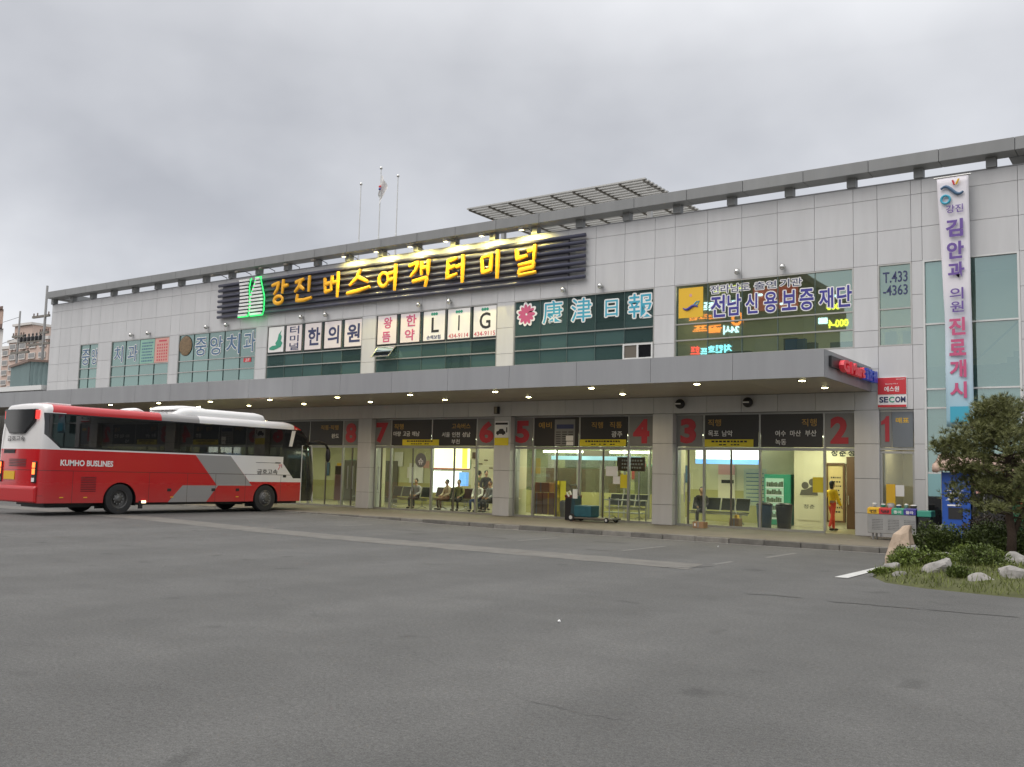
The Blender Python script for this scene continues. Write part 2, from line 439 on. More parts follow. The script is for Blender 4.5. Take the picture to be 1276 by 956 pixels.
class MB:
    def __init__(self):
        self.v, self.f = [], []
    def add(self, vs, fs):
        n = len(self.v)
        self.v += [tuple(v) for v in vs]
        self.f += [tuple(i + n for i in f) for f in fs]
        return self
    def box(self, x0, x1, y0, y1, z0, z1):
        vs = [(x, y, z) for z in (z0, z1) for y in (y0, y1) for x in (x0, x1)]
        return self.add(vs, [(0, 2, 3, 1), (4, 5, 7, 6), (0, 1, 5, 4), (2, 6, 7, 3), (0, 4, 6, 2), (1, 3, 7, 5)])
    def quad(self, a, b, c, d):
        return self.add([a, b, c, d], [(0, 1, 2, 3)])
    def prism(self, poly, axis, a, b):
        """poly of 2-D points; axis 'y': points are (x,z); 'x': (y,z); 'z': (x,y)"""
        n = len(poly)
        def P(p, t):
            return {'y': (p[0], t, p[1]), 'x': (t, p[0], p[1]), 'z': (p[0], p[1], t)}[axis]
        vs = [P(p, a) for p in poly] + [P(p, b) for p in poly]
        fs = [tuple(range(n - 1, -1, -1)), tuple(range(n, 2 * n))]
        fs += [(i, (i + 1) % n, n + (i + 1) % n, n + i) for i in range(n)]
        return self.add(vs, fs)
    def tube(self, path, r, n=8, flat=None):
        pts = [Vector(p) for p in path]
        rr = r if isinstance(r, (list, tuple)) else [r] * len(pts)
        vs, fs = [], []
        ref = None
        for i, p in enumerate(pts):
            d = (pts[min(i + 1, len(pts) - 1)] - pts[max(i - 1, 0)])
            d = d.normalized() if d.length > 1e-9 else Vector((0, 0, 1))
            if ref is None:
                ref = Vector((0, 0, 1)) if abs(d.z) < 0.9 else Vector((1, 0, 0))
            a = d.cross(ref)
            a = a.normalized() if a.length > 1e-6 else d.orthogonal().normalized()
            b = a.cross(d)
            ref = b if abs(d.dot(b)) < 0.9 else ref
            for k in range(n):
                t = 2 * PI * k / n
                vs.append(p + (a * math.cos(t) + b * math.sin(t)) * rr[i])
        for i in range(len(pts) - 1):
            for k in range(n):
                fs.append((i * n + k, i * n + (k + 1) % n, (i + 1) * n + (k + 1) % n, (i + 1) * n + k))
        fs.append(tuple(range(n - 1, -1, -1)))
        m = (len(pts) - 1) * n
        fs.append(tuple(range(m, m + n)))
        return self.add(vs, fs)
    def lathe(self, prof, c, axis='z', n=24, caps=True):
        """prof: list of (radius, height) along the axis from point c"""
        vs, fs = [], []
        for (r, h) in prof:
            for k in range(n):
                t = 2 * PI * k / n
                a, b = r * math.cos(t), r * math.sin(t)
                if axis == 'z':
                    vs.append((c[0] + a, c[1] + b, c[2] + h))
                elif axis == 'x':
                    vs.append((c[0] + h, c[1] + a, c[2] + b))
                else:
                    vs.append((c[0] + b, c[1] + h, c[2] + a))
        for i in range(len(prof) - 1):
            for k in range(n):
                fs.append((i * n + k, i * n + (k + 1) % n, (i + 1) * n + (k + 1) % n, (i + 1) * n + k))
        if caps:
            fs.append(tuple(range(n - 1, -1, -1)))
            m = (len(prof) - 1) * n
            fs.append(tuple(range(m, m + n)))
        return self.add(vs, fs)
    def ball(self, c, r, n=16, m=10):
        rx, ry, rz = r if isinstance(r, (tuple, list)) else (r, r, r)
        vs, fs = [], []
        for i in range(1, m):
            ph = PI * i / m
            for k in range(n):
                t = 2 * PI * k / n
                vs.append((c[0] + rx * math.sin(ph) * math.cos(t), c[1] + ry * math.sin(ph) * math.sin(t), c[2] + rz * math.cos(ph)))
        vs += [(c[0], c[1], c[2] + rz), (c[0], c[1], c[2] - rz)]
        T, B = len(vs) - 2, len(vs) - 1
        for i in range(m - 2):
            for k in range(n):
                fs.append((i * n + k, (i + 1) * n + k, (i + 1) * n + (k + 1) % n, i * n + (k + 1) % n))
        for k in range(n):
            fs.append((T, k, (k + 1) % n))
            fs.append((B, (m - 2) * n + (k + 1) % n, (m - 2) * n + k))
        return self.add(vs, fs)
    def text(self, s, x0, z0, x1, z1, off, bold=0.0, depth=0.004, fr=FACADE, slant=0.0):
        """lettering fitted to a rectangle of the frame; off = distance of its back from the frame plane"""
        vs, fs = glyphs(s, bold)
        ax, bx = min(v[0] for v in vs), max(v[0] for v in vs)
        ay, by = min(v[1] for v in vs), max(v[1] for v in vs)
        O, ux, uz, nn = fr
        o2 = []
        for v in vs:
            b = (v[1] - ay) / (by - ay)
            a = (v[0] - ax) / max(1e-6, bx - ax)
            o2.append(O + ux * (x0 + a * (x1 - x0) + slant * (b - .5)) + uz * (z0 + b * (z1 - z0)) + nn * (off + (v[2] + .5) * depth))
        return self.add(o2, fs)
    def build(self, name, m, parent=None, smooth=False, bevel=0.0, origin=None):
        vs = [Vector(v) for v in self.v]
        if origin is None:
            lo = [min(v[i] for v in vs) for i in range(3)]
            hi = [max(v[i] for v in vs) for i in range(3)]
            origin = Vector(((lo[0] + hi[0]) / 2, (lo[1] + hi[1]) / 2, lo[2]))
        origin = Vector(origin)
        me = bpy.data.meshes.new(name)
        me.from_pydata([v - origin for v in vs], [], self.f)
        me.materials.append(m)
        if smooth:
            for p in me.polygons:
                p.use_smooth = True
        o = bpy.data.objects.new(name, me)
        COL.objects.link(o)
        link(o, parent, origin)
        if bevel:
            bv = o.modifiers.new('bevel', 'BEVEL')
            bv.width = bevel
            bv.segments = 2
            bv.limit_method = 'ANGLE'
        return o

def link(o, parent, world):
    world = Vector(world)
    if parent is not None:
        o.parent = parent
        o.location = world - WL[parent.name]
    else:
        o.location = world
    WL[o.name] = world

def tag(o, label=None, cat=None, group=None, kind=None):
    if label: o['label'] = label
    if cat: o['category'] = cat
    if group: o['group'] = group
    if kind: o['kind'] = kind
    return o

def thing(name, loc, label, cat, group=None):
    o = bpy.data.objects.new(name, None)
    o.empty_display_size = 0.2
    COL.objects.link(o)
    link(o, None, loc)
    return tag(o, label, cat, group)

def copy_tree(o, parent=None):
    c = o.copy()
    COL.objects.link(c)
    if parent is not None:
        c.parent = parent
    for ch in list(o.children):
        copy_tree(ch, c)
    return c

def lamp(name, kind, loc, energy, color, parent=None, target=None, size=0.1, spot=None, sizey=None):
    d = bpy.data.lights.new(name, kind)
    d.energy = energy
    d.color = color
    if kind == 'AREA':
        d.shape = 'RECTANGLE'
        d.size = size
        d.size_y = sizey or size
    elif kind in ('POINT', 'SPOT'):
        d.shadow_soft_size = size
    if spot:
        d.spot_size = spot
        d.spot_blend = 0.7
    o = bpy.data.objects.new(name, d)
    COL.objects.link(o)
    link(o, parent, loc)
    if target is not None:
        o.rotation_euler = (Vector(loc) - Vector(target)).to_track_quat('Z', 'Y').to_euler()
    return o

def gz(x, y=-10):
    t = min(1, max(0, (12 - x) / 11))
    f = min(1, max(0, (y + 27) / 8))
    return 0.11 * t * t * (3 - 2 * t) * f * f * (3 - 2 * f)

# ------------------------------------------------------------------ ground
def sheet(name, xs, ys, m, dz=0.0, kind='structure'):
    b = MB()
    vs = [(x, y, gz(x, y) + dz) for y in ys for x in xs]
    n = len(xs)
    fs = [(j * n + i, j * n + i + 1, (j + 1) * n + i + 1, (j + 1) * n + i) for j in range(len(ys) - 1) for i in range(n - 1)]
    b.add(vs, fs)
    o = b.build(name, m, origin=(0, 0, 0), smooth=True)
    return tag(o, kind=kind)
rng = lambda a, b, s: [a + s * i for i in range(int(round((b - a) / s)) + 1)]
sheet('road', [-1500, -500, -150] + rng(-40, 44, 1.0) + [150, 500, 1500], [-1500, -400, -120] + rng(-40, 12, 1.0) + [60, 200, 500, 1500], M['asphalt'])

def sheet_poly(name, edgeA, edgeB, m, dz, n=24):
    """strip between two edges (point pairs), following the ground"""
    b = MB()
    vs, fs = [], []
    random.seed(hash(name) % 1000 if False else len(name))
    for i in range(n + 1):
        t = i / n
        a = Vector(edgeA[0]).lerp(Vector(edgeA[1]), t)
        c = Vector(edgeB[0]).lerp(Vector(edgeB[1]), t)
        j = min(0.08, (a - c).length * 0.06)
        a = a + Vector((0, random.uniform(-j, j)))
        c = c + Vector((0, random.uniform(-j, j)))
        vs += [(a.x, a.y, gz(a.x, a.y) + dz), (c.x, c.y, gz(c.x, c.y) + dz)]
    fs = [(2 * i, 2 * i + 1, 2 * i + 3, 2 * i + 2) for i in range(n)]
    b.add(vs, fs)
    return tag(b.build(name, m), kind='structure')
sheet_poly('gutter_strip', ((-14, -11.35), (21.2, -11.75)), ((-14, -12.45), (21.45, -13.05)), M['asphalt_patch'], 0.004, 60)
sheet_poly('kerb_line_marking', ((-20, -5.05), (24.0, -5.05)), ((-20, -5.19), (24.0, -5.19)), M['kerb_paint'], 0.005, 60)
for x, ya, yb in ((14.85, -7.2, -9.2), (18.33, -7.6, -9.9), (21.50, -6.9, -8.9), (21.36, -10.6, -11.6), (8.0, -7.5, -9.0)):
    sheet_poly('parking_bay_marking', ((x - .06, ya), (x - .06, yb)), ((x + .06, ya), (x + .06, yb)), M['faded_paint'], 0.0045, 8)
sheet_poly('island_edge_marking', ((24.02, -12.3), (24.06, -8.9)), ((24.26, -12.3), (24.24, -8.9)), M['white_paint'], 0.012, 10)
for pts, w in (([(23.75, -16.08), (24.2, -15.88), (24.6, -15.9)], .035), ([(25.0, -16.0), (25.6, -15.95), (26.3, -15.9)], .03), ([(26.3, -15.9), (27.0, -15.82), (27.5, -15.78)], .03),
               ([(20.9, -13.1), (21.3, -12.6), (21.55, -12.0)], .05), ([(25.1, -24.1), (25.6, -24.18), (26.05, -24.15)], .004),
               ([(13.2, -8.9), (14.2, -8.75)], .07), ([(16.2, -7.6), (17.2, -7.5)], .05), ([(9.8, -8.6), (11.2, -8.5)], .05), ([(17.5, -10.3), (18.3, -10.2)], .05)):
    b = MB()
    P2 = []
    random.seed(int(pts[0][0] * 10))
    for a, c in zip(pts, pts[1:]):
        for i in range(6):
            t = i / 6
            P2.append((a[0] + (c[0] - a[0]) * t + random.uniform(-.02, .02), a[1] + (c[1] - a[1]) * t + random.uniform(-.03, .03)))
    P2.append(pts[-1])
    vs, fs = [], []
    for i, (x, y) in enumerate(P2):
        ww = w * (0.15 if i in (0, len(P2) - 1) else random.uniform(.5, 1.2))
        d = Vector((P2[min(i + 1, len(P2) - 1)][0] - P2[max(i - 1, 0)][0], P2[min(i + 1, len(P2) - 1)][1] - P2[max(i - 1, 0)][1])).normalized()
        vs += [(x - d.y * ww, y + d.x * ww, gz(x, y) + .0045), (x + d.y * ww, y - d.x * ww, gz(x, y) + .0045)]
    fs = [(2 * i, 2 * i + 1, 2 * i + 3, 2 * i + 2) for i in range(len(P2) - 1)]
    b.add(vs, fs)
    tag(b.build('road_crack', M['crack'] if pts[0][1] > -18 else M['crack_faint']), kind='structure')

# raised pavement along the bays, kerb stones
b = MB().box(-45, 40, -4.78, 0.55, 0.02, 0.15)
tag(b.build('pavement', M['paver']), kind='structure')
b = MB()
x = -45.0
random.seed(3)
while x < 40:
    w = 1.0
    b.box(x + .008, x + w - .008, -5.0 + random.uniform(-.014, .012), -4.785, -0.05, .150 + random.uniform(-.012, .008))
    x += w
tag(b.build('kerb', M['kerb'], bevel=.012), kind='structure')

# ------------------------------------------------------------------ the terminal building
XL, XR = -25.1, 36.0
TZ = 11.0
term = thing('terminal_building', (0, 4, 0), 'long two-storey bus terminal with pale granite panels and a grey canopy over its bays', 'building')
WINS = [(-21.92, -20.10, 2), (-18.86, -13.66, 4), (-12.91, -6.93, 5), (-6.17, .03, 5), (.81, 7.30, 5), (8.10, 14.15, 5), (14.93, 21.05, 5), (21.78, 22.77, 1)]
BIG = (23.08, 25.69)
WB, WT = 5.93, 8.48

# panel grid of the upper facade
PG = .012
def panels(xs, zs, skip=lambda x, z: False, y=0.0, t=.05):
    b = MB()
    for i in range(len(xs) - 1):
        for j in range(len(zs) - 1):
            if skip((xs[i] + xs[i + 1]) / 2, (zs[j] + zs[j + 1]) / 2):
                continue
            b.box(xs[i] + PG / 2, xs[i + 1] - PG / 2, y, y + t, zs[j] + PG / 2, zs[j + 1] - PG / 2)
    return b
def subdiv(a, b, n):
    return [a + (b - a) * i / n for i in range(n)]
xs = subdiv(XL, WINS[0][0], 3)
for k, (a, c, n) in enumerate(WINS):
    xs += subdiv(a, c, n) + [c]
xs += [BIG[0]] + subdiv(BIG[0], BIG[1], 2)[1:] + [BIG[1]] + rng(27.0, 36.0, 1.5)
xs = sorted(set(round(v, 3) for v in xs))
def in_win(x, z):
    return any(a < x < c for a, c, n in WINS) and WB < z < WT
def skip_up(x, z):
    if in_win(x, z): return True
    if BIG[0] < x < BIG[1] and z < WT: return True
    return False
wall = panels(xs, [WB, 6.44, 7.46, WT, 9.53, 10.56, TZ], skip_up).build('wall', M['granite'], term)
# spandrel below the windows (down to the canopy's underside and, right of the canopy, down to the numbered bay)
panels([v for v in xs if v < 21.5] + [21.05, 21.77], [4.56, 5.25, WB]).build('spandrel_wall', M['granite'], wall)
panels([21.77, 22.77, 23.08], [3.99, 4.92, WB]).build('spandrel_wall', M['granite'], wall)
# narrow pier between the last numbered bay and the tall glass, and the wall beyond it
panels([22.77, 23.08], [.15, .85, 1.90, 2.95, 3.99]).build('pier', M['granite'], term)
panels([BIG[1]] + rng(27.0, 36.0, 1.5), [.15, 1.3, 2.4, 3.5, 4.6, WB]).build('pier', M['granite'], term)
# backing behind the joints
bk = MB()
bk.box(XL, XR, .05, .30, WT, TZ - .01)
for a, c in zip([XL] + [w[1] for w in WINS], [w[0] for w in WINS] + [BIG[0]]):
    bk.box(a, c, .05, .30, WB, WT)
bk.box(XL, 23.08, .05, .30, 3.99, WB)
bk.box(BIG[1], XR, .05, .3, .1, WT)
bk.box(22.77, 23.08, .05, .3, .1, 3.99)
bk.build('backing_wall', M['joint'], term)
MB().box(XL - .01, XR, -.012, .31, TZ, TZ + .035).build('parapet_cap', M['alu_grey'], term)
# beam panels below the canopy, lintel of the shop fronts
panels(sorted(set([-25.1] + [round(v, 3) for a, c, n in WINS[:7] for v in subdiv(a, c, n) + [c]])) , [3.985, 4.555], y=.012).build('lintel', M['granite'], term)
panels([21.05, 21.77], [3.985, 4.56], y=.006).build('lintel', M['granite'], term)
# side and rear walls, flat roof
sh = MB()
sh.box(XL, XL + .25, .31, 20, 0, TZ)
sh.box(XL, XR, 20, 20.3, 0, TZ)
sh.box(XR - .25, XR, .31, 20, 0, TZ)
sh.build('side_wall', M['granite'], term)
MB().box(XL + .25, XR - .25, .31, 20, 10.0, 10.25).build('roof', M['concrete'], term)
MB().box(XL + .25, XR - .25, .5, 20, 5.0, 5.3).build('floor_slab', M['concrete'], term)

# columns
COLS = [(-25.1, -21.95), (-20.08, -18.88), (-13.64, -12.93), (-6.91, -6.17), (.02, .78), (7.30, 8.07), (14.14, 14.91), (21.03, 21.77)]
for a, c in COLS:
    cb = MB()
    for z0, z1 in zip((.15, .84, 1.89, 2.95), (.84, 1.89, 2.95, 3.985)):
        cb.box(a, c, 0.0, .70, z0 + PG / 2, z1 - PG / 2)
    co = cb.build('column', M['granite'], term, bevel=.008)
    MB().box(a + .02, c - .02, .02, .68, .15, 3.985).build('column_core', M['joint'], co)

# roof beam on its row of posts
bm = MB()
x = -25.05
jn = rng(-25.05, 36, 2.03)
for a, c in zip(jn, jn[1:] + [36.0]):
    bm.box(a + .006, c - .006, -.45, .22, 11.33, 11.71)
bm.box(-25.05, -24.35, .23, 13, 11.33, 11.71)
bm.box(25.45, 36, .23, 5.5, 11.325, 11.70)
beam = bm.build('roof_beam', M['beam_grey'], term, bevel=.01)
x = 25.02
while x > -25.2:
    MB().box(x - .135, x + .135, -.10, .18, TZ + .036, 11.335).build('beam_post', M['beam_grey'], beam)
    x -= 2.0

# canopy
CY, CZ0, CZ1, CXR = -4.745, 4.55, 5.30, 21.56
cj = sorted(set([CXR - 2.57 * i for i in range(26)] + [CXR]))
fa = MB()
for a, c in zip(cj, cj[1:]):
    fa.box(a + .005, c - .005, CY, CY + .06, CZ0, CZ1)
yj = [CY + .065, -3.2, -1.6, -.01]
for a, c in zip(yj, yj[1:]):
    fa.box(CXR - .06, CXR, a + .004, c - .004, CZ0, CZ1)
canopy = fa.build('canopy', M['alu_grey'], term)
so = MB()
for a, c in zip(cj, cj[1:]):
    for y0, y1 in ((CY + .065, -3.13), (-3.13, -1.57), (-1.57, -.002)):
        so.box(a + .006, c - .006, y0 + .006, y1 - .006, CZ0 + .012, CZ0 + .05)
so.build('soffit', M['soffit'], canopy)
MB().box(cj[0], CXR - .065, CY + .065, -.003, CZ0 + .06, CZ1 - .03).build('canopy_deck', M['concrete'], canopy)
DL = [(20.72, -4.0), (17.6, -4.05), (13.95, -3.97), (10.13, -3.91), (6.3, -3.9), (2.6, -3.9), (-1.25, -3.9), (-4.9, -4.0), (-8.4, -4.1), (-12.1, -4.1), (-15.8, -4.1),
      (20.68, -1.8), (13.85, -1.70), (10.0, -1.67), (6.12, -1.66), (2.23, -1.66), (-1.65, -1.66), (-5.1, -1.75), (-8.6, -1.8), (-12.2, -1.8)]
for x, y in DL:
    d = MB().lathe([(.14, 0), (.14, .03), (.115, .03), (.115, -.008), (.14, -.008)], (x, y, CZ0 - .002), n=20)
    d0 = d.build('downlight', M['steel'], canopy, origin=(x, y, CZ0))
    MB().lathe([(.112, 0), (.08, -.022), (.02, -.034)], (x, y, CZ0 + .002), n=16).build('bulb', M['lamp_glow'], d0)
    lamp('downlight_glow', 'SPOT', (x, y, CZ0 - .06), 70, (1.0, .78, .45), canopy, (x, y, 0), .06, R(150))

# upper windows: frame, transoms, panes, room behind
def upper_window(a, c, n, glass, room):
    f = MB()
    t = .045
    f.box(a, c, .005, .11, WT - t, WT); f.box(a, c, .005, .11, WB, WB + t)
    f.box(a, a + t, .005, .11, WB + t, WT - t); f.box(c - t, c, .005, .11, WB + t, WT - t)
    for z in (6.515, 7.08):
        f.box(a + t, c - t, .012, .10, z - .022, z + .022)
    w = f.build('window', M['frame'], term)
    for i in range(1, n):
        x = a + (c - a) * i / n
        MB().box(x - .010, x + .010, .03, .088, WB + t, WT - t).build('mullion', M['teal_mullion'], w)
    p = MB()
    for i in range(n):
        xa, xb = a + (c - a) * i / n, a + (c - a) * (i + 1) / n
        for z0, z1 in ((WB, 6.515), (6.515, 7.08), (7.08, WT)):
            dx = random.uniform(-.0016, .0016)
            dz = random.uniform(-.0016, .0016)
            p.quad((xa, .062 + dx, z0), (xb, .062 - dx, z0), (xb, .062 - dx + dz, z1), (xa, .062 + dx + dz, z1))
    p.build('pane', glass, w)
    return w
random.seed(5)
UW = []
for k, (a, c, n) in enumerate(WINS):
    UW.append(upper_window(a, c, n, M['glass_tealB'] if k >= 6 else M['glass_tealA'], k))
# lit office behind the two right-hand windows
rm = MB()
rm.quad((14.5, 6, 5.35), (23.0, 6, 5.35), (23.0, 6, 9), (14.5, 6, 9))
rm.quad((14.5, .4, 5.35), (14.5, 6, 5.35), (14.5, 6, 9), (14.5, .4, 9))
rm.quad((23.0, .4, 5.35), (23.0, 6, 5.35), (23.0, 6, 9), (23.0, .4, 9))
rm.build('office_wall', M['cream_wall'], term)
MB().quad((14.5, .4, 9), (23, .4, 9), (23, 6, 9), (14.5, 6, 9)).build('office_ceiling', M['ceiling'], term)
for i, x in enumerate((15.6, 17.4, 19.2, 21.0, 22.4)):
    for y in (1.5,):
        MB().box(x - .6, x + .6, y - .06, y + .06, 8.93, 8.99).build('office_light', M['tube_light'], term)
# roller blinds, cabinets and papers seen low in that office
of = MB()
for x0, x1, z0, z1, y in ((18.5, 18.95, 5.35, 6.5, .9), (19.1, 19.6, 5.4, 6.3, .8), (20.1, 21.0, 5.9, 6.25, .7), (16.3, 17.2, 5.35, 6.2, 1.2)):
    of.box(x0, x1, y, y + .3, z0, z1)
of.build('cabinet', M['wood'], term)
bl = MB()
for x0, x1 in ((21.9, 22.25), (22.42, 22.72)):
    bl.box(x0, x1, .3, .34, 5.93, 6.42)
bl.build('blind', M['white_wall'], term)
MB().box(18.7, 19.35, .5, .7, 6.05, 6.4).build('chair_back', M['blue_cabinet'], term)
# wind-out sash on the white-poster window
sa = MB()
fA = [(1.0, .0, 7.05), (1.98, .0, 7.05), (1.98, -.42, 6.60), (1.0, -.42, 6.60)]
sash = MB().tube(fA + [fA[0]], .025, 6).build('open_sash', M['frame'], UW[4])
MB().quad(*[(x, y - .004, z) for x, y, z in fA]).build('sash_glass', M['glass_awning'], sash)
# small white sliding window in the newspaper office
sw = MB()
for a, c, z0, z1 in ((12.93, 14.12, 5.95, 6.0), (12.93, 14.12, 6.45, 6.50), (12.93, 12.99, 6.0, 6.45), (14.06, 14.12, 6.0, 6.45), (13.49, 13.56, 6.0, 6.45)):
    sw.box(a, c, -.05, .05, z0, z1)
slider = sw.build('sliding_window', M['white_frame'], UW[5])
MB().box(12.99, 13.49, -.02, -.01, 6.0, 6.45).build('insect_screen', M['frame_dark'], slider)
MB().box(13.56, 14.06, -.02, -.01, 6.0, 6.45).build('dark_pane', M['black_glass'], slider)

# tall stair-hall glass at the right
f = MB()
f.box(BIG[0], BIG[1], -.012, .11, WT - .05, WT)
f.box(BIG[0], BIG[0] + .06, -.012, .11, .15, WT - .05)
f.box(BIG[1] - .06, BIG[1], -.012, .11, .15, WT - .05)
for z in (4.58, 4.02, 2.1, 6.53):
    f.box(BIG[0] + .06, BIG[1] - .06, .0, .10, z - .024, z + .024)
tallw = f.build('tall_window', M['white_frame'], term)
MB().box(24.37, 24.40, .03, .088, .15, 8.42).build('mullion', M['teal_mullion'], tallw)
p = MB()
for xa, xb in ((BIG[0], 24.385), (24.385, BIG[1])):
    for z0, z1 in ((.15, 2.1), (2.1, 4.02), (4.02, 4.58), (4.58, 6.53), (6.53, WT)):
        e = random.uniform(-.002, .002)
        p.quad((xa, .062 + e, z0), (xb, .062 - e, z0), (xb, .062 - e, z1), (xa, .062 + e, z1))
p.build('pane', M['glass_tealC'], tallw)
hall = MB()
hall.quad((23.0, 5, .15), (27, 5, .15), (27, 5, 9), (23.0, 5, 9))
hall.quad((27, .4, .15), (27, 5, .15), (27, 5, 9), (27, .4, 9))
hall.build('stair_hall_wall', M['white_wall'], term)
st = MB()
for i in range(14):
    st.box(24.2 + .18 * i, 24.42 + .18 * i, 1.6, 2.8, 4.6 + .17 * i, 4.78 + .17 * i)
st.box(23.1, 24.3, 1.2, 4.5, 4.4, 4.6)
stair = st.build('staircase', M['concrete'], term)
MB().tube([(23.4, 1.55, 5.5), (24.3, 1.55, 5.6), (26.6, 1.55, 7.8)], .03, 6).build('handrail', M['steel'], stair)
# light-blue panel and dark shop opening low in the tall glass
pb = MB().box(23.15, 23.92, -.02, .02, 1.42, 2.07).build('blue_panel', mat('pale_blue_panel', (.26, .47, .50), .4), tallw)
MB().box(23.15, 23.92, -.018, .02, .60, 1.40).build('shop_opening', M['black_glass'], tallw)
MB().box(23.12, 23.95, -.06, .02, .15, .58).build('plinth', M['granite'], tallw)

# ------------------------------------------------------------------ ground-floor shop fronts
SF = .34
BAYS = [  # column-to-column: mullions, doors open
    (-13.0, -6.9, [-12, -10.5, -8.4]), (-6.17, .02, [-5.1, -3.25, -1.15]), (.78, 7.30, [1.70, 3.94, 6.25]), (8.07, 14.14, [8.96, 11.01, 13.05]), (14.91, 21.03, [15.94, 17.91, 20.02])]
EXTRA = {1: [-2.2, -.6], 2: [1.15, 2.9, 5.1], 3: [10.0, 12.0], 4: [15.35, 16.9]}
for k, (a, c, mx) in enumerate(BAYS):
    f = MB()
    f.box(a, c, SF - .05, SF + .05, 3.93, 3.99)
    f.box(a, c, SF - .05, SF + .05, 2.74, 2.83)
    rightdoor = (k == 4)
    f.box(a, mx[-1] if rightdoor else c, SF - .05, SF + .05, .15, .22)
    for x in mx + [a + .035, c - .035]:
        f.box(x - .035, x + .035, SF - .06, SF + .06, .22 if not (rightdoor and x > mx[-1]) else .15, 2.74)
        f.box(x - .03, x + .03, SF - .06, SF + .06, 2.83, 3.93)
    front = f.build('shop_front', M['frame'], term)
    for x in EXTRA.get(k, []):
        MB().box(x - .028, x + .028, SF - .025, SF + .025, .22, 2.74).build('door_stile', M['frame_dark'], front)
    p = MB()
    p.quad((a, SF, .22), (mx[-1] if rightdoor else c, SF, .22), (mx[-1] if rightdoor else c, SF, 2.74), (a, SF, 2.74))
    p.build('pane', M['glass_clear'], front)
    for x in {1: [-.75, -.45], 2: [1.05, 2.98], 3: [13.5], 4: [15.25, 15.45]}.get(k, []):
        MB().tube([(x, SF - .09, .95), (x, SF - .09, 1.95)], .02, 8).build('door_handle', M['steel'], front)
# bay one: frosted panel over a window
f = MB()
for z in (3.95, 2.80, 2.70, .90):
    f.box(21.77, 22.77, .10, .2, z - .035, z + .035)
f.box(21.77, 21.84, .10, .2, .95, 2.66)
f.box(22.70, 22.77, .10, .2, .95, 2.66)
f1 = f.build('shop_front', M['frame'], term)
MB().quad((21.8, .15, .93), (22.73, .15, .93), (22.73, .15, 2.67), (21.8, .15, 2.67)).build('pane', M['glass_clear'], f1)
MB().box(21.77, 22.77, .1, .3, .15, .865).build('plinth', M['granite'], f1)

# waiting hall
HX0, HX1, HY, HZ = -14.0, 23.05, 7.5, 3.35
h = MB()
h.quad((HX0, HY, .15), (HX1, HY, .15), (HX1, HY, HZ), (HX0, HY, HZ))
h.quad((HX0, .6, .15), (HX0, HY, .15), (HX0, HY, HZ), (HX0, .6, HZ))
h.build('hall_wall', M['cream_wall'], term)
MB().box(HX0, HX1, HY - .04, HY - .01, .15, 1.2).build('wainscot', M['olive_wall'], term)
MB().box(HX0, HX1, .45, HY, .10, .148).build('hall_floor', M['floor_tile'], term)
MB().box(HX0, HX1, .45, HY, HZ, HZ + .05).build('hall_ceiling', M['ceiling'], term)
pw = MB()
pw.box(17.75, HX1, 4.15, 4.3, .15, HZ)          # shop partition
pw.box(21.35, 21.5, .45, 4.15, .15, HZ)
pw.box(22.9, 23.05, .31, 4.15, .15, HZ)
pw.build('partition_wall', M['white_wall'], term)
MB().box(13.2, 17.75, 5.1, 5.25, .15, HZ).build('partition_wall', M['cream_wall'], term)
MB().box(13.2, 17.75, 5.06, 5.095, .15, 1.35).build('wainscot', M['olive_wall'], term)
MB().box(1.75, 4.7, 5.9, 6.05, .15, HZ).build('partition_wall', M['white_wall'], term)
for a, c in ((-.2, .32), (7.36, 7.86), (14.2, 14.7)):
    io = MB().box(a, c, 1.0, 1.5, 1.2, HZ).build('inner_column', M['white_wall'], term)
    MB().box(a - .003, c + .003, .997, 1.503, .15, 1.195).build('column_dado', M['cream_wall'], io)
for x in (-11, -7.5, -4, -.6, 2.6, 5.8, 9.4, 12.4, 15.6, 18.8):
    for y in ((1.8, 5.2) if x < 17 else (1.6, 3.2)):
        MB().box(x - .6, x + .6, y - .09, y + .09, HZ - .05, HZ - .004).build('ceiling_light', M['tube_light'], term)
    lamp('hall_lamp', 'AREA', (x, 2.6, HZ - .08), 84, (.94, 1.0, .68), term, (x, 2.6, 0), 1.6, sizey=1.6)
for x in (6.2, 8.8, 11.2):
    lamp('office_lamp', 'AREA', (x, 5.9, HZ - .08), 60, (.95, 1.0, .68), term, (x, 5.9, 0), 1.4)
lamp('hall_lamp', 'AREA', (22.2, 2.2, HZ - .08), 14, (1.0, .97, .70), term, (22.2, 2.2, 0), .8)
for x in (16.4, 20.0):
    lamp('office_lamp', 'AREA', (x, 2.8, 8.85), 38, (1.0, .96, .62), term, (x, 2.8, 5), 1.4)
lamp('office_lamp', 'AREA', (25, 2.5, 8.7), 22, (1.0, .97, .8), term, (25, 2.5, 5), 1.0)
# lit counters and light boxes of the hall
t = MB().box(-.55, 1.50, 5.9, 6.1, 1.98, 2.93).build('light_box', M['lightbox_cream'], term)
MB().box(1.2, 1.49, 5.88, 5.895, 1.99, 2.92).build('yellow_border', M['lightbox_yellow'], t)
MB().box(-.56, 1.51, 5.87, 6.1, 1.92, 1.975).build('red_strip', M['red_paint'], t)
t = MB().box(-.66, 1.02, 5.9, 6.1, .80, 1.84).build('light_box', M['lightbox_white'], term)
MB().box(1.02, 1.45, 5.9, 6.1, 1.15, 1.80).build('blue_border', M['lightbox_blue'], t)
t = MB().box(14.0, 15.9, 3.95, 4.1, 2.52, 2.96).build('light_box', M['lightbox_white'], term)
MB().box(14.0, 16.5, 3.93, 4.1, 2.34, 2.515).build('blue_border', M['lightbox_blue'], t)
MB().box(15.9, 16.5, 3.95, 4.1, 2.52, 2.96).build('white_end', M['lightbox_white'], t)
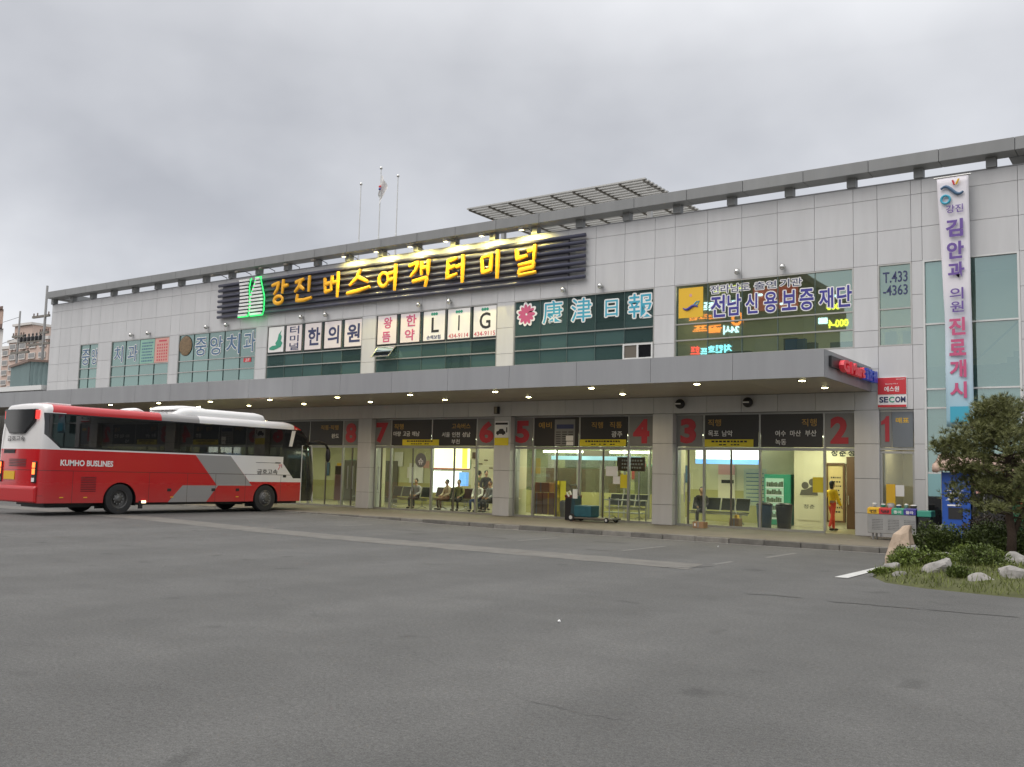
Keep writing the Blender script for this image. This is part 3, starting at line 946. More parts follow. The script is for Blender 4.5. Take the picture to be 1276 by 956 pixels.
t = MB().box(7.4, 11.6, 4.02, 4.12, 2.42, 2.58).build('light_box', mat('dim_blue_lightbox', (.3, .5, .6), .5, emit=(.45, .85, .95), estr=.8), term)
MB().box(7.0, 11.9, 4.0, 4.15, 2.72, 2.80).build('lit_cornice', M['tube_light'], term)
for x in (5.3, 6.4, 7.5, 8.6, 9.7, 10.8, 11.9):
    MB().box(x - .04, x + .04, 4.18, 4.30, .15, HZ).build('inner_mullion', M['frame'], term)
MB().box(5.2, 12.0, 4.20, 4.28, .15, 1.1).build('ticket_counter', M['olive_wall'], term)
MB().quad((5.2, 4.24, 1.1), (12, 4.24, 1.1), (12, 4.24, HZ), (5.2, 4.24, HZ)).build('ticket_glass', coated_glass('green_ticket_glass', (.30, .40, .28), .10, .88, 0), term)
MB().box(5.3, 9.0, 6.9, 7.2, .15, 2.1).build('office_shelf', M['wood'], term)
MB().box(9.6, 10.5, 7.38, 7.45, .15, 2.25).build('inner_door', M['frame_dark'], term)
MB().box(6.0, 8.6, 7.40, 7.45, 2.15, 2.75).build('fare_board', M['num_grey'], term)
for x0, x1, z0, z1, m in ((-5.2, -4.2, .15, 2.3, 'frame_dark'), (-3.4, -2.5, 1.2, 2.2, 'poster_white'), (-8.2, -7.2, .15, 2.3, 'frame_dark')):
    MB().box(x0, x1, 7.40, 7.45, z0, z1).build('wall_panel', M[m], term)
random.seed(41)
for i in range(26):
    x = -9.5 + .86 * i + random.uniform(-.15, .15)
    z = random.uniform(1.25, 2.1)
    w, hh = random.uniform(.25, .7), random.uniform(.3, .75)
    MB().box(x, x + w, 7.42, 7.448, z, z + hh).build('wall_notice', M[random.choice(['poster_white', 'salmon', 'mint', 'amber', 'text_slate', 'red_paint', 'poster_pink', 'white'])], term)
MB().box(9.2, 10.4, 3.6, 3.66, 2.58, 2.80).build('overhead_sign', M['frame_dark'], term)
random.seed(14)
for i in range(9):
    x = 1.9 + .3 * i
    MB().box(x, x + .2, 5.87, 5.895, 2.0 + .18 * (i % 3), 2.05 + .18 * (i % 3)).build('wall_ornament', M['wood'], term)
MB().box(1.8, 2.05, 5.87, 5.895, 2.45, 2.75).build('wall_clock', M['wood'], term)

# ------------------------------------------------------------------ signs on the facade
def sign_root(name, x, y, z, label, cat, group=None):
    return thing(name, (x, y, z), label, cat, group)
def letters(parent, items, m, off=0.0, bold=0.0, depth=.004, name='lettering', fr=FACADE):
    for it in items:
        o = MB().text(it[0], it[1], it[2], it[3], it[4], off, bold, depth, fr).build(name, m, parent)
    return o
FY = lambda y: (Vector((0, y, 0)), Vector((1, 0, 0)), Vector((0, 0, 1)), Vector((0, -1, 0)))

# main sign: seven tubes on a slate panel, brush-written yellow letters, celadon emblem in green neon
ms = sign_root('rooftop_sign', 0.85, -.1, 9.1, 'long dark sign of horizontal tubes with yellow brush letters naming the terminal', 'sign')
MB().box(-9.45, 10.6, -.11, -.012, 9.14, 10.74).build('back_panel', M['navy_back'], ms)
for i in range(7):
    z = 9.12 + .262 * i
    MB().tube([(-9.68, -.16, z), (11.37, -.16, z)], .075, 12).build('sign_tube', M['navy_bar'], ms, smooth=True)
def ell(cx, cy, rx, ry, n=14):
    return [(cx + rx * math.cos(2 * PI * i / n + .6), cy + ry * math.sin(2 * PI * i / n + .6)) for i in range(n + 1)]
GL = {
 '강': [[(.10, .80), (.46, .88), (.38, .62), (.22, .42)], [(.70, 1.0), (.66, .42)], [(.68, .72), (.96, .74)], ell(.48, .18, .22, .15)],
 '진': [[(.08, .80), (.50, .90)], [(.36, .86), (.26, .62), (.06, .42)], [(.28, .66), (.52, .48)], [(.78, 1), (.76, .36)], [(.22, .32), (.18, .06), (.55, .05), (.92, .12)]],
 '버': [[(.10, .82), (.14, .26)], [(.50, .88), (.46, .28)], [(.14, .56), (.47, .61)], [(.13, .26), (.47, .31)], [(.84, 1), (.82, .0)], [(.56, .58), (.82, .63)]],
 '스': [[(.56, .97), (.42, .66), (.12, .40)], [(.46, .70), (.88, .46)], [(.02, .10), (.50, .16), (.98, .26)]],
 '여': [ell(.28, .46, .22, .25), [(.84, 1), (.82, .0)], [(.52, .64), (.82, .70)], [(.52, .40), (.82, .46)]],
 '객': [[(.04, .84), (.44, .93), (.34, .66), (.12, .44)], [(.60, .96), (.58, .46)], [(.88, 1), (.86, .42)], [(.60, .70), (.86, .73)], [(.22, .24), (.84, .33), (.76, .0)]],
 '터': [[(.10, .82), (.56, .90)], [(.12, .56), (.50, .62)], [(.14, .84), (.10, .22), (.58, .33)], [(.86, 1), (.84, .0)], [(.54, .58), (.84, .63)]],
 '미': [[(.08, .78), (.14, .26), (.52, .32), (.56, .86), (.08, .78)], [(.86, 1), (.84, .0)]],
 '널': [[(.08, .92), (.12, .58), (.52, .66)], [(.84, 1), (.80, .48)], [(.54, .80), (.82, .83)], [(.18, .36), (.80, .41), (.78, .24), (.24, .19), (.20, .02), (.90, .07)]],
}
SPOTS = [('강', -5.72, -4.42), ('진', -4.10, -2.78), ('버', -2.20, -1.06), ('스', -.70, .72), ('여', 1.14, 2.34), ('객', 2.84, 4.12), ('터', 4.86, 5.92), ('미', 6.62, 7.64), ('널', 8.28, 9.44)]
for ch, xa, xb in SPOTS:
    for layer in (0,):
        b = MB()
        for si, stroke in enumerate(GL[ch]):
            pts = [(xa + p[0] * (xb - xa), 9.38 + p[1] * 1.16) for p in stroke]
            # resample smoothly
            q = []
            for (a, c) in zip(pts, pts[1:]):
                for i in range(5):
                    q.append((a[0] + (c[0] - a[0]) * i / 5, a[1] + (c[1] - a[1]) * i / 5))
            q.append(pts[-1])
            n = len(q)
            rad = [.088 * (.80 + .30 * math.sin(PI * min(1, (i + 2) / (n + 1)))) for i in range(n)]
            s0 = len(b.v)
            b.tube([(x, 0, z) for x, z in q], rad, 10)
            # flatten the tube into a letter with a slightly rounded face
            for k in range(s0, len(b.v)):
                x, y, z = b.v[k]
                yy = max(-1, min(1, y / .105 * 1.25))
                b.v[k] = (x, -.335 + .055 * yy - .003 * si, z)
        lt = b.build('sign_letter', M['letter_yellow'], ms)
        sup = MB()
        xm = (xa + xb) / 2
        sup.box(xm - .02, xm + .02, -.28, -.16, 9.6, 9.64)
        sup.box(xm - .02, xm + .02, -.28, -.16, 10.2, 10.24)
        sup.build('standoff', M['black'], lt)
# emblem: two vase halves cut by the sign's stripes
def vase(side, z):
    t = (z - 9.0) / 1.85
    if side < 0:
        return (-8.02 + .10 * math.sin(t * 3.4), -7.40 + .16 * t + .09 * math.sin(t * 6.0))
    cxv = -6.72
    w = .16 + .34 * max(0, min(1, (.92 - t) / .45)) * (1 if t > .10 else .72 + 2.8 * t)
    return (cxv - w, cxv + w * .9)
eb = MB()
for side in (-1, 1):
    for i in range(11):
        z = 9.02 + .17 * i
        a, c = vase(side, z + .05)
        eb.box(a, c, -.30, -.24, z, z + .10)
emb = eb.build('emblem', M['white'], ms)
for side in (-1, 1):
    L = [(vase(side, 9.0 + 1.85 * i / 16)[0] - .05, 9.0 + 1.85 * i / 16) for i in range(17)]
    Rr = [(vase(side, 9.0 + 1.85 * i / 16)[1] + .05, 9.0 + 1.85 * i / 16) for i in range(17)]
    loop = (L + Rr[::-1] + [L[0]]) if side > 0 else (Rr[::-1] + [L[0]])
    MB().tube([(x, -.22, z) for x, z in loop], .03, 6).build('neon_tube', M['green_neon'], emb)
lamp('neon_glow', 'POINT', (-6.9, -.45, 9.0), 3.0, (.08, 1, .25), ms, size=.2)
lamp('neon_glow', 'POINT', (-6.3, -.45, 9.7), 1.2, (.08, 1, .25), ms, size=.2)

# flood lamps on the parapet over the sign; the ones to the right are lit
FL = [(-9.4, 0), (-7.6, 0), (-5.9, 0), (-4.2, 0), (-2.4, 0), (-.5, 1), (1.4, 1), (3.3, 1), (5.2, 1), (7.0, 1), (8.9, 1)]
for i, (x, on) in enumerate(FL):
    side = 'over the yellow lettering' if on else 'over the left part'
    t = thing('flood_lamp', (x, -.12, TZ + .035), 'small %s flood lamp on the parapet %s of the rooftop sign' % ('lit' if on else 'unlit', side), 'flood lamp', 'lit flood lamps above the rooftop sign' if on else 'unlit flood lamps above the rooftop sign')
    MB().tube([(x, .05, TZ + .036), (x, .05, TZ + .12), (x, -.35, TZ + .20), (x, -.78, TZ + .12)], .018, 6).build('arm', M['black'], t)
    MB().box(x - .10, x + .10, -.86, -.72, TZ + .04, TZ + .13).build('housing', M['frame_dark'], t, bevel=.01)
    if on:
        MB().box(x - .085, x + .085, -.85, -.73, TZ + .030, TZ + .039).build('lens', M['flood_lens'], t)
        lamp('flood_glow', 'SPOT', (x, -.79, TZ + .02), 420, (1.0, .84, .25), t, (x, -.05, 10.2), .05, R(140))

# globe lamps over the windows
GLX = [(-16.88, 'left globe lamp above the third window from the left end'), (-15.38, ''), (-10.56, ''), (-9.03, ''), (-3.74, ''), (-2.16, ''), (3.33, ''), (4.95, ''), (10.43, ''), (12.02, ''), (17.28, ''), (18.83, '')]
where = ['window with the green and salmon posters', 'window with the round bronze medallion', 'window with the five clinic posters', 'window with the LIG posters', 'teal newspaper window', 'window with the square yellow emblem']
proto = None
for i, (x, _) in enumerate(GLX):
    lab = '%s small polished globe lamp above the %s' % ('left' if i % 2 == 0 else 'right', where[i // 2])
    if proto is None:
        t = thing('globe_lamp', (x, 0, 8.70), lab, 'wall lamp', 'globe lamps along the upper facade')
        MB().ball((x, -.16, 8.70), .105, 20, 12).build('globe', M['chrome'], t, smooth=True)
        MB().tube([(x, -.002, 8.72), (x, -.12, 8.72)], .02, 8).build('bracket', M['steel'], t)
        MB().lathe([(.05, 0), (.05, -.02)], (x, -.002, 8.72), 'y', 14).build('wall_plate', M['steel'], t)
        proto = t
    else:
        t = copy_tree(proto)
        t.location.x = x
        t['label'] = lab
for x, lab in ((15.24, 'left black globe loudspeaker on the wall above numeral 3'), (17.66, 'right black globe loudspeaker above the board listing two towns')):
    t = thing('globe_speaker', (x, 0, 4.30), lab, 'loudspeaker', 'black globes under the canopy')
    MB().ball((x, -.15, 4.30), .17, 20, 12).build('globe', M['black'], t, smooth=True)
    MB().box(x - .10, x + .10, -.335, -.31, 4.27, 4.31).build('badge', M['white'], t)
    MB().tube([(x, .01, 4.36), (x, -.1, 4.33)], .03, 8).build('bracket', M['steel'], t)

# --- lettering stuck on the glass
PW = -.004
def glass_text(name, x0, z0, label, cat='window sign', group=None):
    return sign_root(name, x0, .0, z0, label, cat, group)
def outlined(root, items, m, ol=None, bold=.010, olw=.036, off=-.05, name='lettering'):
    for it in items:
        if ol is not None:
            b = MB()
            for q in range(10):
                dx, dz = olw * math.cos(2 * PI * q / 10), olw * math.sin(2 * PI * q / 10)
                b.text(it[0], it[1] + dx, it[2] + dz, it[3] + dx, it[4] + dz, off - .0003 * q, bold, .003)
            oo = b.build('outline', ol, root)
        o = MB().text(it[0], it[1], it[2], it[3], it[4], off + .004, bold, .003).build(name, m, root)
    return o
r = glass_text('window_lettering', -20.9, 7.3, 'white-edged Korean lettering on the narrow window at the far left of the facade')
outlined(r, [('중', -21.75, 7.30, -20.97, 8.18), ('앙', -20.80, 7.30, -20.18, 8.18)], M['text_slate'], M['text_white'])
r = glass_text('window_lettering', -17.6, 7.3, 'white-edged Korean lettering left of the mint green poster')
outlined(r, [('치', -18.62, 7.32, -17.82, 8.18), ('과', -17.36, 7.32, -16.48, 8.18)], M['text_slate'], M['text_white'])
r = glass_text('window_lettering', -9.8, 7.3, 'row of slate blue Korean letters with white edges right of the bronze medallion')
outlined(r, [('중', -11.58, 7.32, -10.70, 8.22), ('앙', -10.42, 7.30, -9.45, 8.22), ('치', -9.18, 7.28, -8.14, 8.26), ('과', -7.88, 7.33, -7.04, 8.30)], M['text_slate'], M['text_white'])
letters(r, [('2F', -7.70, 6.86, -7.38, 7.0)], M['text_white'], -.05, .0, .008, 'floor_number')
MB().box(-7.82, -7.28, .045, .05, 6.83, 7.03).build('red_tag', M['red_paint'], r)
r = glass_text('round_medallion', -12.4, 7.35, 'round bronze dental medallion on the glass left of the slate blue letters', 'emblem')
MB().lathe([(.50, 0), (.50, -.02), (.42, -.03), (.1, -.035)], (-12.36, .045, 7.88), 'y', 32).build('disc', M['bronze'], r)
MB().lathe([(.52, 0), (.52, -.012)], (-12.36, .050, 7.88), 'y', 32).build('rim', M['text_black'], r)

# posters
def poster(name, x0, x1, z0, z1, m, label, cat='poster', y=.04, group=None, border=None):
    t = thing(name, ((x0 + x1) / 2, y, z0), label, cat, group)
    MB().box(x0, x1, y - .012, y, z0, z1).build('sheet', m, t)
    if border:
        bb = MB()
        w = .045
        bb.box(x0, x1, y - .02, y - .0125, z0, z0 + w); bb.box(x0, x1, y - .02, y - .0125, z1 - w, z1)
        bb.box(x0, x0 + w, y - .02, y - .0125, z0 + w, z1 - w); bb.box(x1 - w, x1, y - .02, y - .0125, z0 + w, z1 - w)
        bb.build('border', border, t)
    return t
t = poster('window_poster', -16.22, -14.97, 7.12, 8.40, M['mint'], 'mint green poster of short text lines beside the salmon poster')
b = MB()
random.seed(2)
for i in range(7):
    z = 8.22 - .16 * i
    x = -16.05
    while x < -15.15:
        w = random.uniform(.05, .12)
        b.box(x, x + w, .020, .0275, z - .035, z + .035)
        x += w + .05
b.build('print', M['text_slate'], t)
t = poster('window_poster', -14.94, -13.72, 7.12, 8.42, M['salmon'], 'salmon poster covered in a grid of small dark characters')
b = MB()
b.box(-14.6, -13.95, .02, .0275, 8.22, 8.30)
for i in range(6):
    for j in range(5):
        x, z = -14.72 + .19 * j, 8.06 - .16 * i
        b.box(x, x + .09, .02, .0275, z - .05, z + .04)
b.build('print', M['text_red'], t)
W4P = [(-6.13, -4.97), (-4.90, -3.77), (-3.65, -2.50), (-2.38, -1.24), (-1.12, .01)]
W4L = ['white poster with a green leaf figure, first of the clinic posters', 'white poster with three stacked blue Korean letters', 'clinic poster with a navy 한 on pinkish white', 'clinic poster with a navy 의 on pinkish white', 'clinic poster with a navy 원 on pinkish white']
for i, (x0, x1) in enumerate(W4P):
    t = poster('window_poster', x0, x1, 7.15, 8.45, M['poster_white' if i < 1 else 'poster_pink'], W4L[i], group='clinic posters', border=M['black'])
    if i == 0:
        g = [(-5.98, 7.33), (-5.70, 7.30), (-5.45, 7.36), (-5.20, 7.44), (-5.10, 7.62), (-5.22, 7.72), (-5.16, 7.92), (-5.26, 8.04), (-5.20, 8.20), (-5.38, 8.02), (-5.44, 7.78), (-5.58, 7.62), (-5.52, 7.52), (-5.80, 7.50), (-5.98, 7.42)]
        MB().prism(g, 'y', .026, .015).build('leaf_print', M['green'], t)
    elif i == 1:
        letters(t, [('터', -4.62, 7.98, -4.0, 8.36), ('미', -4.60, 7.62, -4.02, 7.93), ('널', -4.62, 7.24, -4.0, 7.58)], M['text_navy'], -.026, .012, .004)
    else:
        letters(t, [('한의원'[i - 2], [-3.40, -2.12, -.92][i - 2], 7.38, [-2.62, -1.42, -.14][i - 2], 8.20)], M['text_navy'], -.026, .025, .004)
W5P = [(.86, 2.04), (2.17, 3.33), (3.44, 4.68), (4.74, 5.98), (6.06, 7.28)]
W5L = ['pinkish poster with faded red 왕 and a stamp below', 'pinkish poster with faded red 한 above 약', 'white poster with a tall black L', 'white poster with a tall black I over a phone number', 'white poster with a large black G over a phone number']
for i, (x0, x1) in enumerate(W5P):
    t = poster('window_poster', x0, x1, 7.14, 8.47, M['poster_pink' if i < 2 else 'poster_white'], W5L[i], group='insurance and clinic posters', border=M['black'])
    xm = (x0 + x1) / 2
    if i == 0:
        letters(t, [('왕', xm - .20, 7.85, xm + .28, 8.34), ('뜸', xm - .26, 7.27, xm + .20, 7.72)], M['text_pink'], -.026, .02, .004)
    elif i == 1:
        letters(t, [('한', xm - .22, 7.86, xm + .34, 8.36), ('약', xm - .28, 7.26, xm + .26, 7.74)], M['text_pink'], -.026, .02, .004)
    else:
        if i == 2:
            letters(t, [('L', xm - .14, 7.52, xm + .26, 8.14)], M['text_black'], -.026, .012, .004)
            letters(t, [('손해보험', xm - .38, 7.24, xm + .36, 7.41)], M['text_navy'], -.026, .01, .004, 'small_print')
        elif i == 3:
            letters(t, [('I', xm - .035, 7.52, xm + .035, 8.14)], M['text_black'], -.026, .012, .004)
            letters(t, [('434-9114', xm - .52, 7.22, xm + .50, 7.40)], M['text_red'], -.026, .0, .004, 'phone_number')
        else:
            letters(t, [('G', xm - .26, 7.50, xm + .28, 8.16)], M['text_black'], -.026, .012, .004)
            letters(t, [('434-9115', xm - .52, 7.22, xm + .52, 7.40)], M['text_red'], -.026, .0, .004, 'phone_number')
        b = MB()
        for k in range(3):
            b.lathe([(.062, 0), (.062, -.006)], (xm - .12 + .12 * k, .026, 8.29), 'y', 12)
        b.build('dot_row', M['green'], t)

# newspaper window
r = glass_text('window_lettering', 11.6, 7.4, 'cyan Chinese characters with white edges on the teal newspaper window')
outlined(r, [('康', 9.42, 7.50, 10.30, 8.36), ('津', 10.68, 7.48, 11.55, 8.36), ('日', 12.14, 7.58, 12.66, 8.18), ('報', 13.10, 7.45, 14.06, 8.32)], M['text_cyan'], M['text_white'], .006, .05)
r = glass_text('flower_emblem', 8.7, 7.5, 'pink and white flower emblem left of the cyan Chinese characters', 'emblem')
fb, fw2 = MB(), MB()
random.seed(11)
for i in range(11):
    a = PI * .18 + 2 * PI * i / 11
    L = .40 if i % 2 else .46
    cx, cz = 8.66 + .22 * math.cos(a), 7.93 + .22 * math.sin(a)
    for bb, sc, y in ((fw2, 1.25, .046), (fb, .8, .040)):
        pts = []
        for k in range(12):
            t2 = 2 * PI * k / 12
            u, v = .5 * L * sc * math.cos(t2), .10 * sc * math.sin(t2)
            pts.append((cx + u * math.cos(a) - v * math.sin(a), cz + u * math.sin(a) + v * math.cos(a)))
        bb.prism(pts, 'y', y - .0006 * i, y - .003 - .0006 * i)
fw2.build('white_petal', M['text_white'], r)
fb.build('pink_petal', M['text_pink'], r)
# credit-guarantee window
r = glass_text('window_lettering', 18.6, 7.3, 'two rows of Korean lettering on the lit upper window, large letters deep blue')
outlined(r, [('전', 16.26, 7.24, 16.78, 8.00), ('남', 16.86, 7.26, 17.34, 7.99), ('신', 17.50, 7.28, 17.92, 7.96), ('용', 18.14, 7.27, 18.58, 7.96), ('보', 18.74, 7.29, 19.22, 7.95), ('증', 19.32, 7.25, 19.78, 7.95), ('재', 19.95, 7.27, 20.40, 7.92), ('단', 20.52, 7.26, 20.98, 7.95)], M['text_blue'], M['text_white'], .022, .034)
outlined(r, [('전라남도', 16.24, 8.06, 17.64, 8.34), ('출연', 17.80, 8.07, 18.55, 8.32), ('기관', 18.68, 8.07, 19.40, 8.33)], M['text_navy'], M['text_white'], .008, .03, name='upper_row')
r = glass_text('square_emblem', 15.5, 7.3, 'square amber sticker with a blue wave and a small orange sun', 'emblem')
MB().box(15.07, 15.98, .038, .05, 7.30, 8.35).build('sticker', M['amber'], r)
wv = []
for i in range(21):
    t2 = i / 20
    wv.append((15.24 + .55 * t2, .032, 7.66 + .07 * math.sin(PI * 1.1 + t2 * 5.6) - .04 * t2 + .05))
MB().tube([(x, y, z - .04) for x, y, z in wv], [.02 + .035 * math.sin(PI * i / 20) for i in range(21)], 6).build('wave', M['text_blue'], r)
MB().tube([(15.62, .032, 7.72), (15.74, .032, 7.84), (15.84, .032, 7.86), (15.78, .032, 7.74), (15.64, .032, 7.70)], .022, 6).build('leaf', M['text_cyan'], r)
MB().lathe([(.055, 0), (.055, -.006)], (15.52, .038, 8.08), 'y', 16).build('sun_disc', M['salmon'], r)
r = glass_text('window_lettering', 22.27, 7.5, 'dark telephone number lettering on the narrow right-hand upper window')
letters(r, [('T.433', 21.92, 7.90, 22.64, 8.24), ('-4363', 21.92, 7.50, 22.64, 7.82)], M['text_navy'], -.05, .012, .004)

# --- boards over the bays
def number_panel(n, x0, x1, lab, nx0, nx1, nz0=2.96, nz1=3.82, y=.285, bold=.045):
    t = thing('bay_number', ((x0 + x1) / 2, y, 2.84), lab, 'bay number', 'red bay numbers')
    MB().box(x0, x1, y - .02, y, 2.845, 3.925).build('panel', M['num_grey'], t)
    letters(t, [(str(n), nx0, nz0, nx1, nz1)], M['num_red'], -y + .0205, bold, .012, 'numeral')
number_panel(8, -1.10, .0, 'grey panel with red numeral 8 left of the leftmost visible column', -.98, -.34)
number_panel(7, .80, 1.66, 'grey panel with a slanted red numeral 7', .84, 1.52)
number_panel(6, 6.29, 7.28, 'grey panel with red numeral 6', 6.38, 7.08)
number_panel(5, 8.10, 8.92, 'grey panel with red numeral 5', 8.14, 8.78)
number_panel(4, 13.09, 14.10, 'grey panel with red numeral 4', 13.24, 13.88)
number_panel(3, 14.94, 15.90, 'grey panel with red numeral 3', 15.08, 15.66)
number_panel(2, 20.06, 21.0, 'pale panel with bright red numeral 2', 20.22, 20.78)
t = thing('bay_number', (21.95, .1, 2.84), 'narrow pale panel with red numeral 1', 'bay number', 'red bay numbers')
MB().box(21.79, 22.12, .08, .10, 2.845, 3.925).build('panel', M['num_grey'], t)
MB().prism([(21.93, 3.02), (22.05, 3.02), (22.05, 3.80), (21.97, 3.80), (21.91, 3.70), (21.81, 3.63), (21.81, 3.53), (21.93, 3.57)], 'y', .0795, .067).build('numeral', M['num_red'], t)
def board(x0, x1, lab, gold, white, y=.285, m='board', z0=2.845):
    t = thing('destination_board', ((x0 + x1) / 2, y, z0), lab, 'board', 'charcoal destination boards')
    MB().box(x0, x1, y - .02, y, z0, 3.925).build('panel', M[m], t)
    if gold:
        letters(t, gold, M['gold'], -y + .0205, .006, .004, 'gold_lettering')
    if white:
        letters(t, white, M['text_white'], -y + .0205, .008, .004, 'white_lettering')
    return t
board(-3.22, -1.18, 'charcoal board reading 완도 beside numeral 8', [('직통·직행', -2.55, 3.53, -1.45, 3.74)], [('완도', -1.85, 3.16, -1.40, 3.36)])
board(-5.05, -3.30, 'charcoal board half hidden behind the bus, leftmost of the boards', [], [])
board(1.74, 3.90, 'charcoal board reading 마량 고금 해남 beside numeral 7', [('직행', 1.86, 3.53, 2.38, 3.76)], [('마량', 1.83, 3.24, 2.24, 3.44), ('고금', 2.36, 3.24, 2.75, 3.44), ('해남', 2.86, 3.24, 3.27, 3.44)])
board(3.98, 6.21, 'charcoal board reading 서울 인천 성남 부천 beside numeral 6', [('고속버스', 4.98, 3.53, 5.92, 3.75)], [('서울', 4.47, 3.20, 4.88, 3.40), ('인천', 5.00, 3.20, 5.40, 3.40), ('성남', 5.52, 3.20, 5.93, 3.40), ('부천', 4.98, 2.92, 5.40, 3.11)])
t = board(9.0, 10.97, 'charcoal board reading 예비 with a white timetable on its right half', [('예비', 9.20, 3.52, 9.78, 3.76)], [])
t2 = poster('timetable', 9.93, 10.82, 2.87, 3.85, M['num_grey'], 'pale timetable sheet fixed on the charcoal board beside numeral 5', 'timetable', y=.262)
MB().box(10.02, 10.76, .240, .249, 3.50, 3.66).build('header_strip', M['text_navy'], t2)
b = MB()
for i in range(6):
    for j in range(3):
        if j == 2 and 1 < i: continue
        b.box(10.0 + .27 * j, 10.2 + .27 * j, .240, .249, 3.36 - .085 * i, 3.39 - .085 * i)
b.build('print', M['text_black'], t2)
MB().box(10.44, 10.76, .236, .239, 3.05, 3.24).build('white_slip', M['white'], t2)
MB().box(10.46, 10.76, .236, .239, 2.88, 3.02).build('white_slip', M['white'], t2)
board(11.05, 13.01, 'charcoal board reading 광주 beside numeral 4', [('직행', 11.52, 3.51, 12.0, 3.74), ('직통', 12.28, 3.51, 12.78, 3.74)], [('광주', 12.36, 3.18, 12.80, 3.40)])
board(15.98, 17.87, 'charcoal board reading 목포 남악 beside numeral 3', [('직행', 16.09, 3.55, 16.56, 3.78)], [('목포', 16.10, 3.20, 16.48, 3.40), ('남악', 16.60, 3.20, 16.97, 3.40)])
board(17.95, 19.98, 'charcoal board reading 여수 마산 부산 녹동 beside numeral 2', [('직행', 19.31, 3.52, 19.79, 3.76)], [('여수', 18.44, 3.20, 18.79, 3.39), ('마산', 18.93, 3.20, 19.28, 3.39), ('부산', 19.42, 3.20, 19.78, 3.40), ('녹동', 18.44, 2.92, 18.80, 3.11)])
t = thing('window_panel', (22.45, .1, 2.84), 'frosted grey panel with amber letters beside numeral 1', 'panel')
MB().box(22.13, 22.74, .08, .10, 2.845, 3.925).build('panel', mat('blue_grey_panel', (.16, .18, .20), .35), t)
letters(t, [('매표', 22.24, 3.58, 22.62, 3.75)], M['amber'], -.0795, .02, .004)
for x0, x1, lab in ((2.36, 4.33, 'yellow notice strip under the board with 마량'), (11.03, 12.96, 'yellow notice strip under the board with 광주'), (15.98, 17.70, 'yellow notice strip under the board with 목포')):
    t = thing('notice_strip', ((x0 + x1) / 2, .25, 2.85), lab, 'notice', 'yellow notice strips')
    MB().box(x0, x1, .245, .258, 2.855, 3.10).build('strip', M['yellow'], t)
    b = MB()
    random.seed(int(x0))
    x = x0 + .25
    while x < x1 - .3:
        w = random.uniform(.05, .11)
        b.box(x, x + w, .238, .2445, 3.0, 3.06)
        if random.random() < .75 and x > x0 + .4 and x < x1 - .5:
            b.box(x, x + w, .238, .2445, 2.90, 2.94)
        x += w + .035
    b.build('print', M['text_black'], t)

# notice on the column
t = thing('column_notice', (7.68, -.02, 2.88), 'white and yellow notice with a car drawing on the column between 6 and 5', 'notice')
MB().box(7.33, 7.99, -.012, -.002, 3.16, 3.80).build('white_half', M['white'], t)
MB().box(7.33, 7.99, -.012, -.002, 2.86, 3.155).build('yellow_half', M['yellow'], t)
MB().box(7.36, 7.95, -.020, -.0125, 3.66, 3.74).build('heading', M['text_black'], t)
car = [(7.40, 3.30), (7.42, 3.40), (7.52, 3.43), (7.57, 3.50), (7.72, 3.50), (7.78, 3.42), (7.84, 3.40), (7.84, 3.30)]
MB().prism(car, 'y', -.020, -.0125).lathe([(.045, 0), (.045, -.006)], (7.49, -.0205, 3.30), 'y', 12).lathe([(.045, 0), (.045, -.006)], (7.74, -.0205, 3.30), 'y', 12).build('car_print', M['text_black'], t)
MB().box(7.88, 7.93, -.020, -.0125, 3.36, 3.56).build('mark', M['text_black'], t)
t = thing('wall_speaker', (7.45, 0, 4.15), 'small dark box loudspeaker on the lintel above the column with the notice', 'loudspeaker')
MB().box(7.36, 7.54, -.16, .005, 4.08, 4.36).build('box', M['black'], t, bevel=.01)
MB().box(7.38, 7.52, -.17, -.161, 4.10, 4.34).build('grille', M['frame_dark'], t)

# SECOM sign
t = thing('security_sign', (22.17, -.03, 4.05), 'red and white SECOM sign above numeral 1', 'sign')
MB().box(21.75, 22.59, -.05, -.003, 4.05, 4.97).build('case', M['white'], t, bevel=.006)
MB().box(21.76, 22.58, -.062, -.051, 4.45, 4.96).build('red_field', M['red_paint'], t)
MB().box(21.76, 22.58, -.062, -.051, 4.06, 4.13).build('red_base', M['red_paint'], t)
letters(t, [('에스원', 21.95, 4.53, 22.38, 4.69)], M['text_white'], .0625, .02, .004)
letters(t, [('Security No.1', 21.98, 4.74, 22.34, 4.79), ('SECOM', 22.30, 4.89, 22.54, 4.92)], M['text_white'], .0625, .0, .003, 'small_print')
letters(t, [('SE', 21.80, 4.20, 22.06, 4.38), ('OM', 22.26, 4.20, 22.56, 4.38)], M['text_navy'], .0515, .035, .004)
letters(t, [('C', 22.08, 4.20, 22.24, 4.38)], M['green'], .0515, .035, .004, 'green_letter')

# mart sign on the end of the canopy
CE = (Vector((CXR, 0, 0)), Vector((0, 1, 0)), Vector((0, 0, 1)), Vector((1, 0, 0)))
t = thing('mart_sign', (CXR + .06, -2.4, 4.8), 'red and blue raised G Mart letters on the end of the canopy', 'sign')
MB().box(CXR + .002, CXR + .08, -4.35, -.15, 4.86, 5.16).build('back_box', M['black'], t)
letters(t, [('G', -3.72, 4.80, -3.10, 5.14), ('Mart', -2.95, 4.80, -1.52, 5.14)], mat('red_channel_letter', (.62, .03, .05), .4, emit=(.9, .04, .06), estr=.12), .085, .06, .14, 'red_letters', CE)
letters(t, [('할인', -1.40, 4.80, -.75, 5.14), ('점', -.65, 4.80, -.15, 5.14)], mat('blue_channel_letter', (.03, .06, .35), .4, emit=(.05, .1, .7), estr=.12), .085, .06, .14, 'blue_letters', CE)

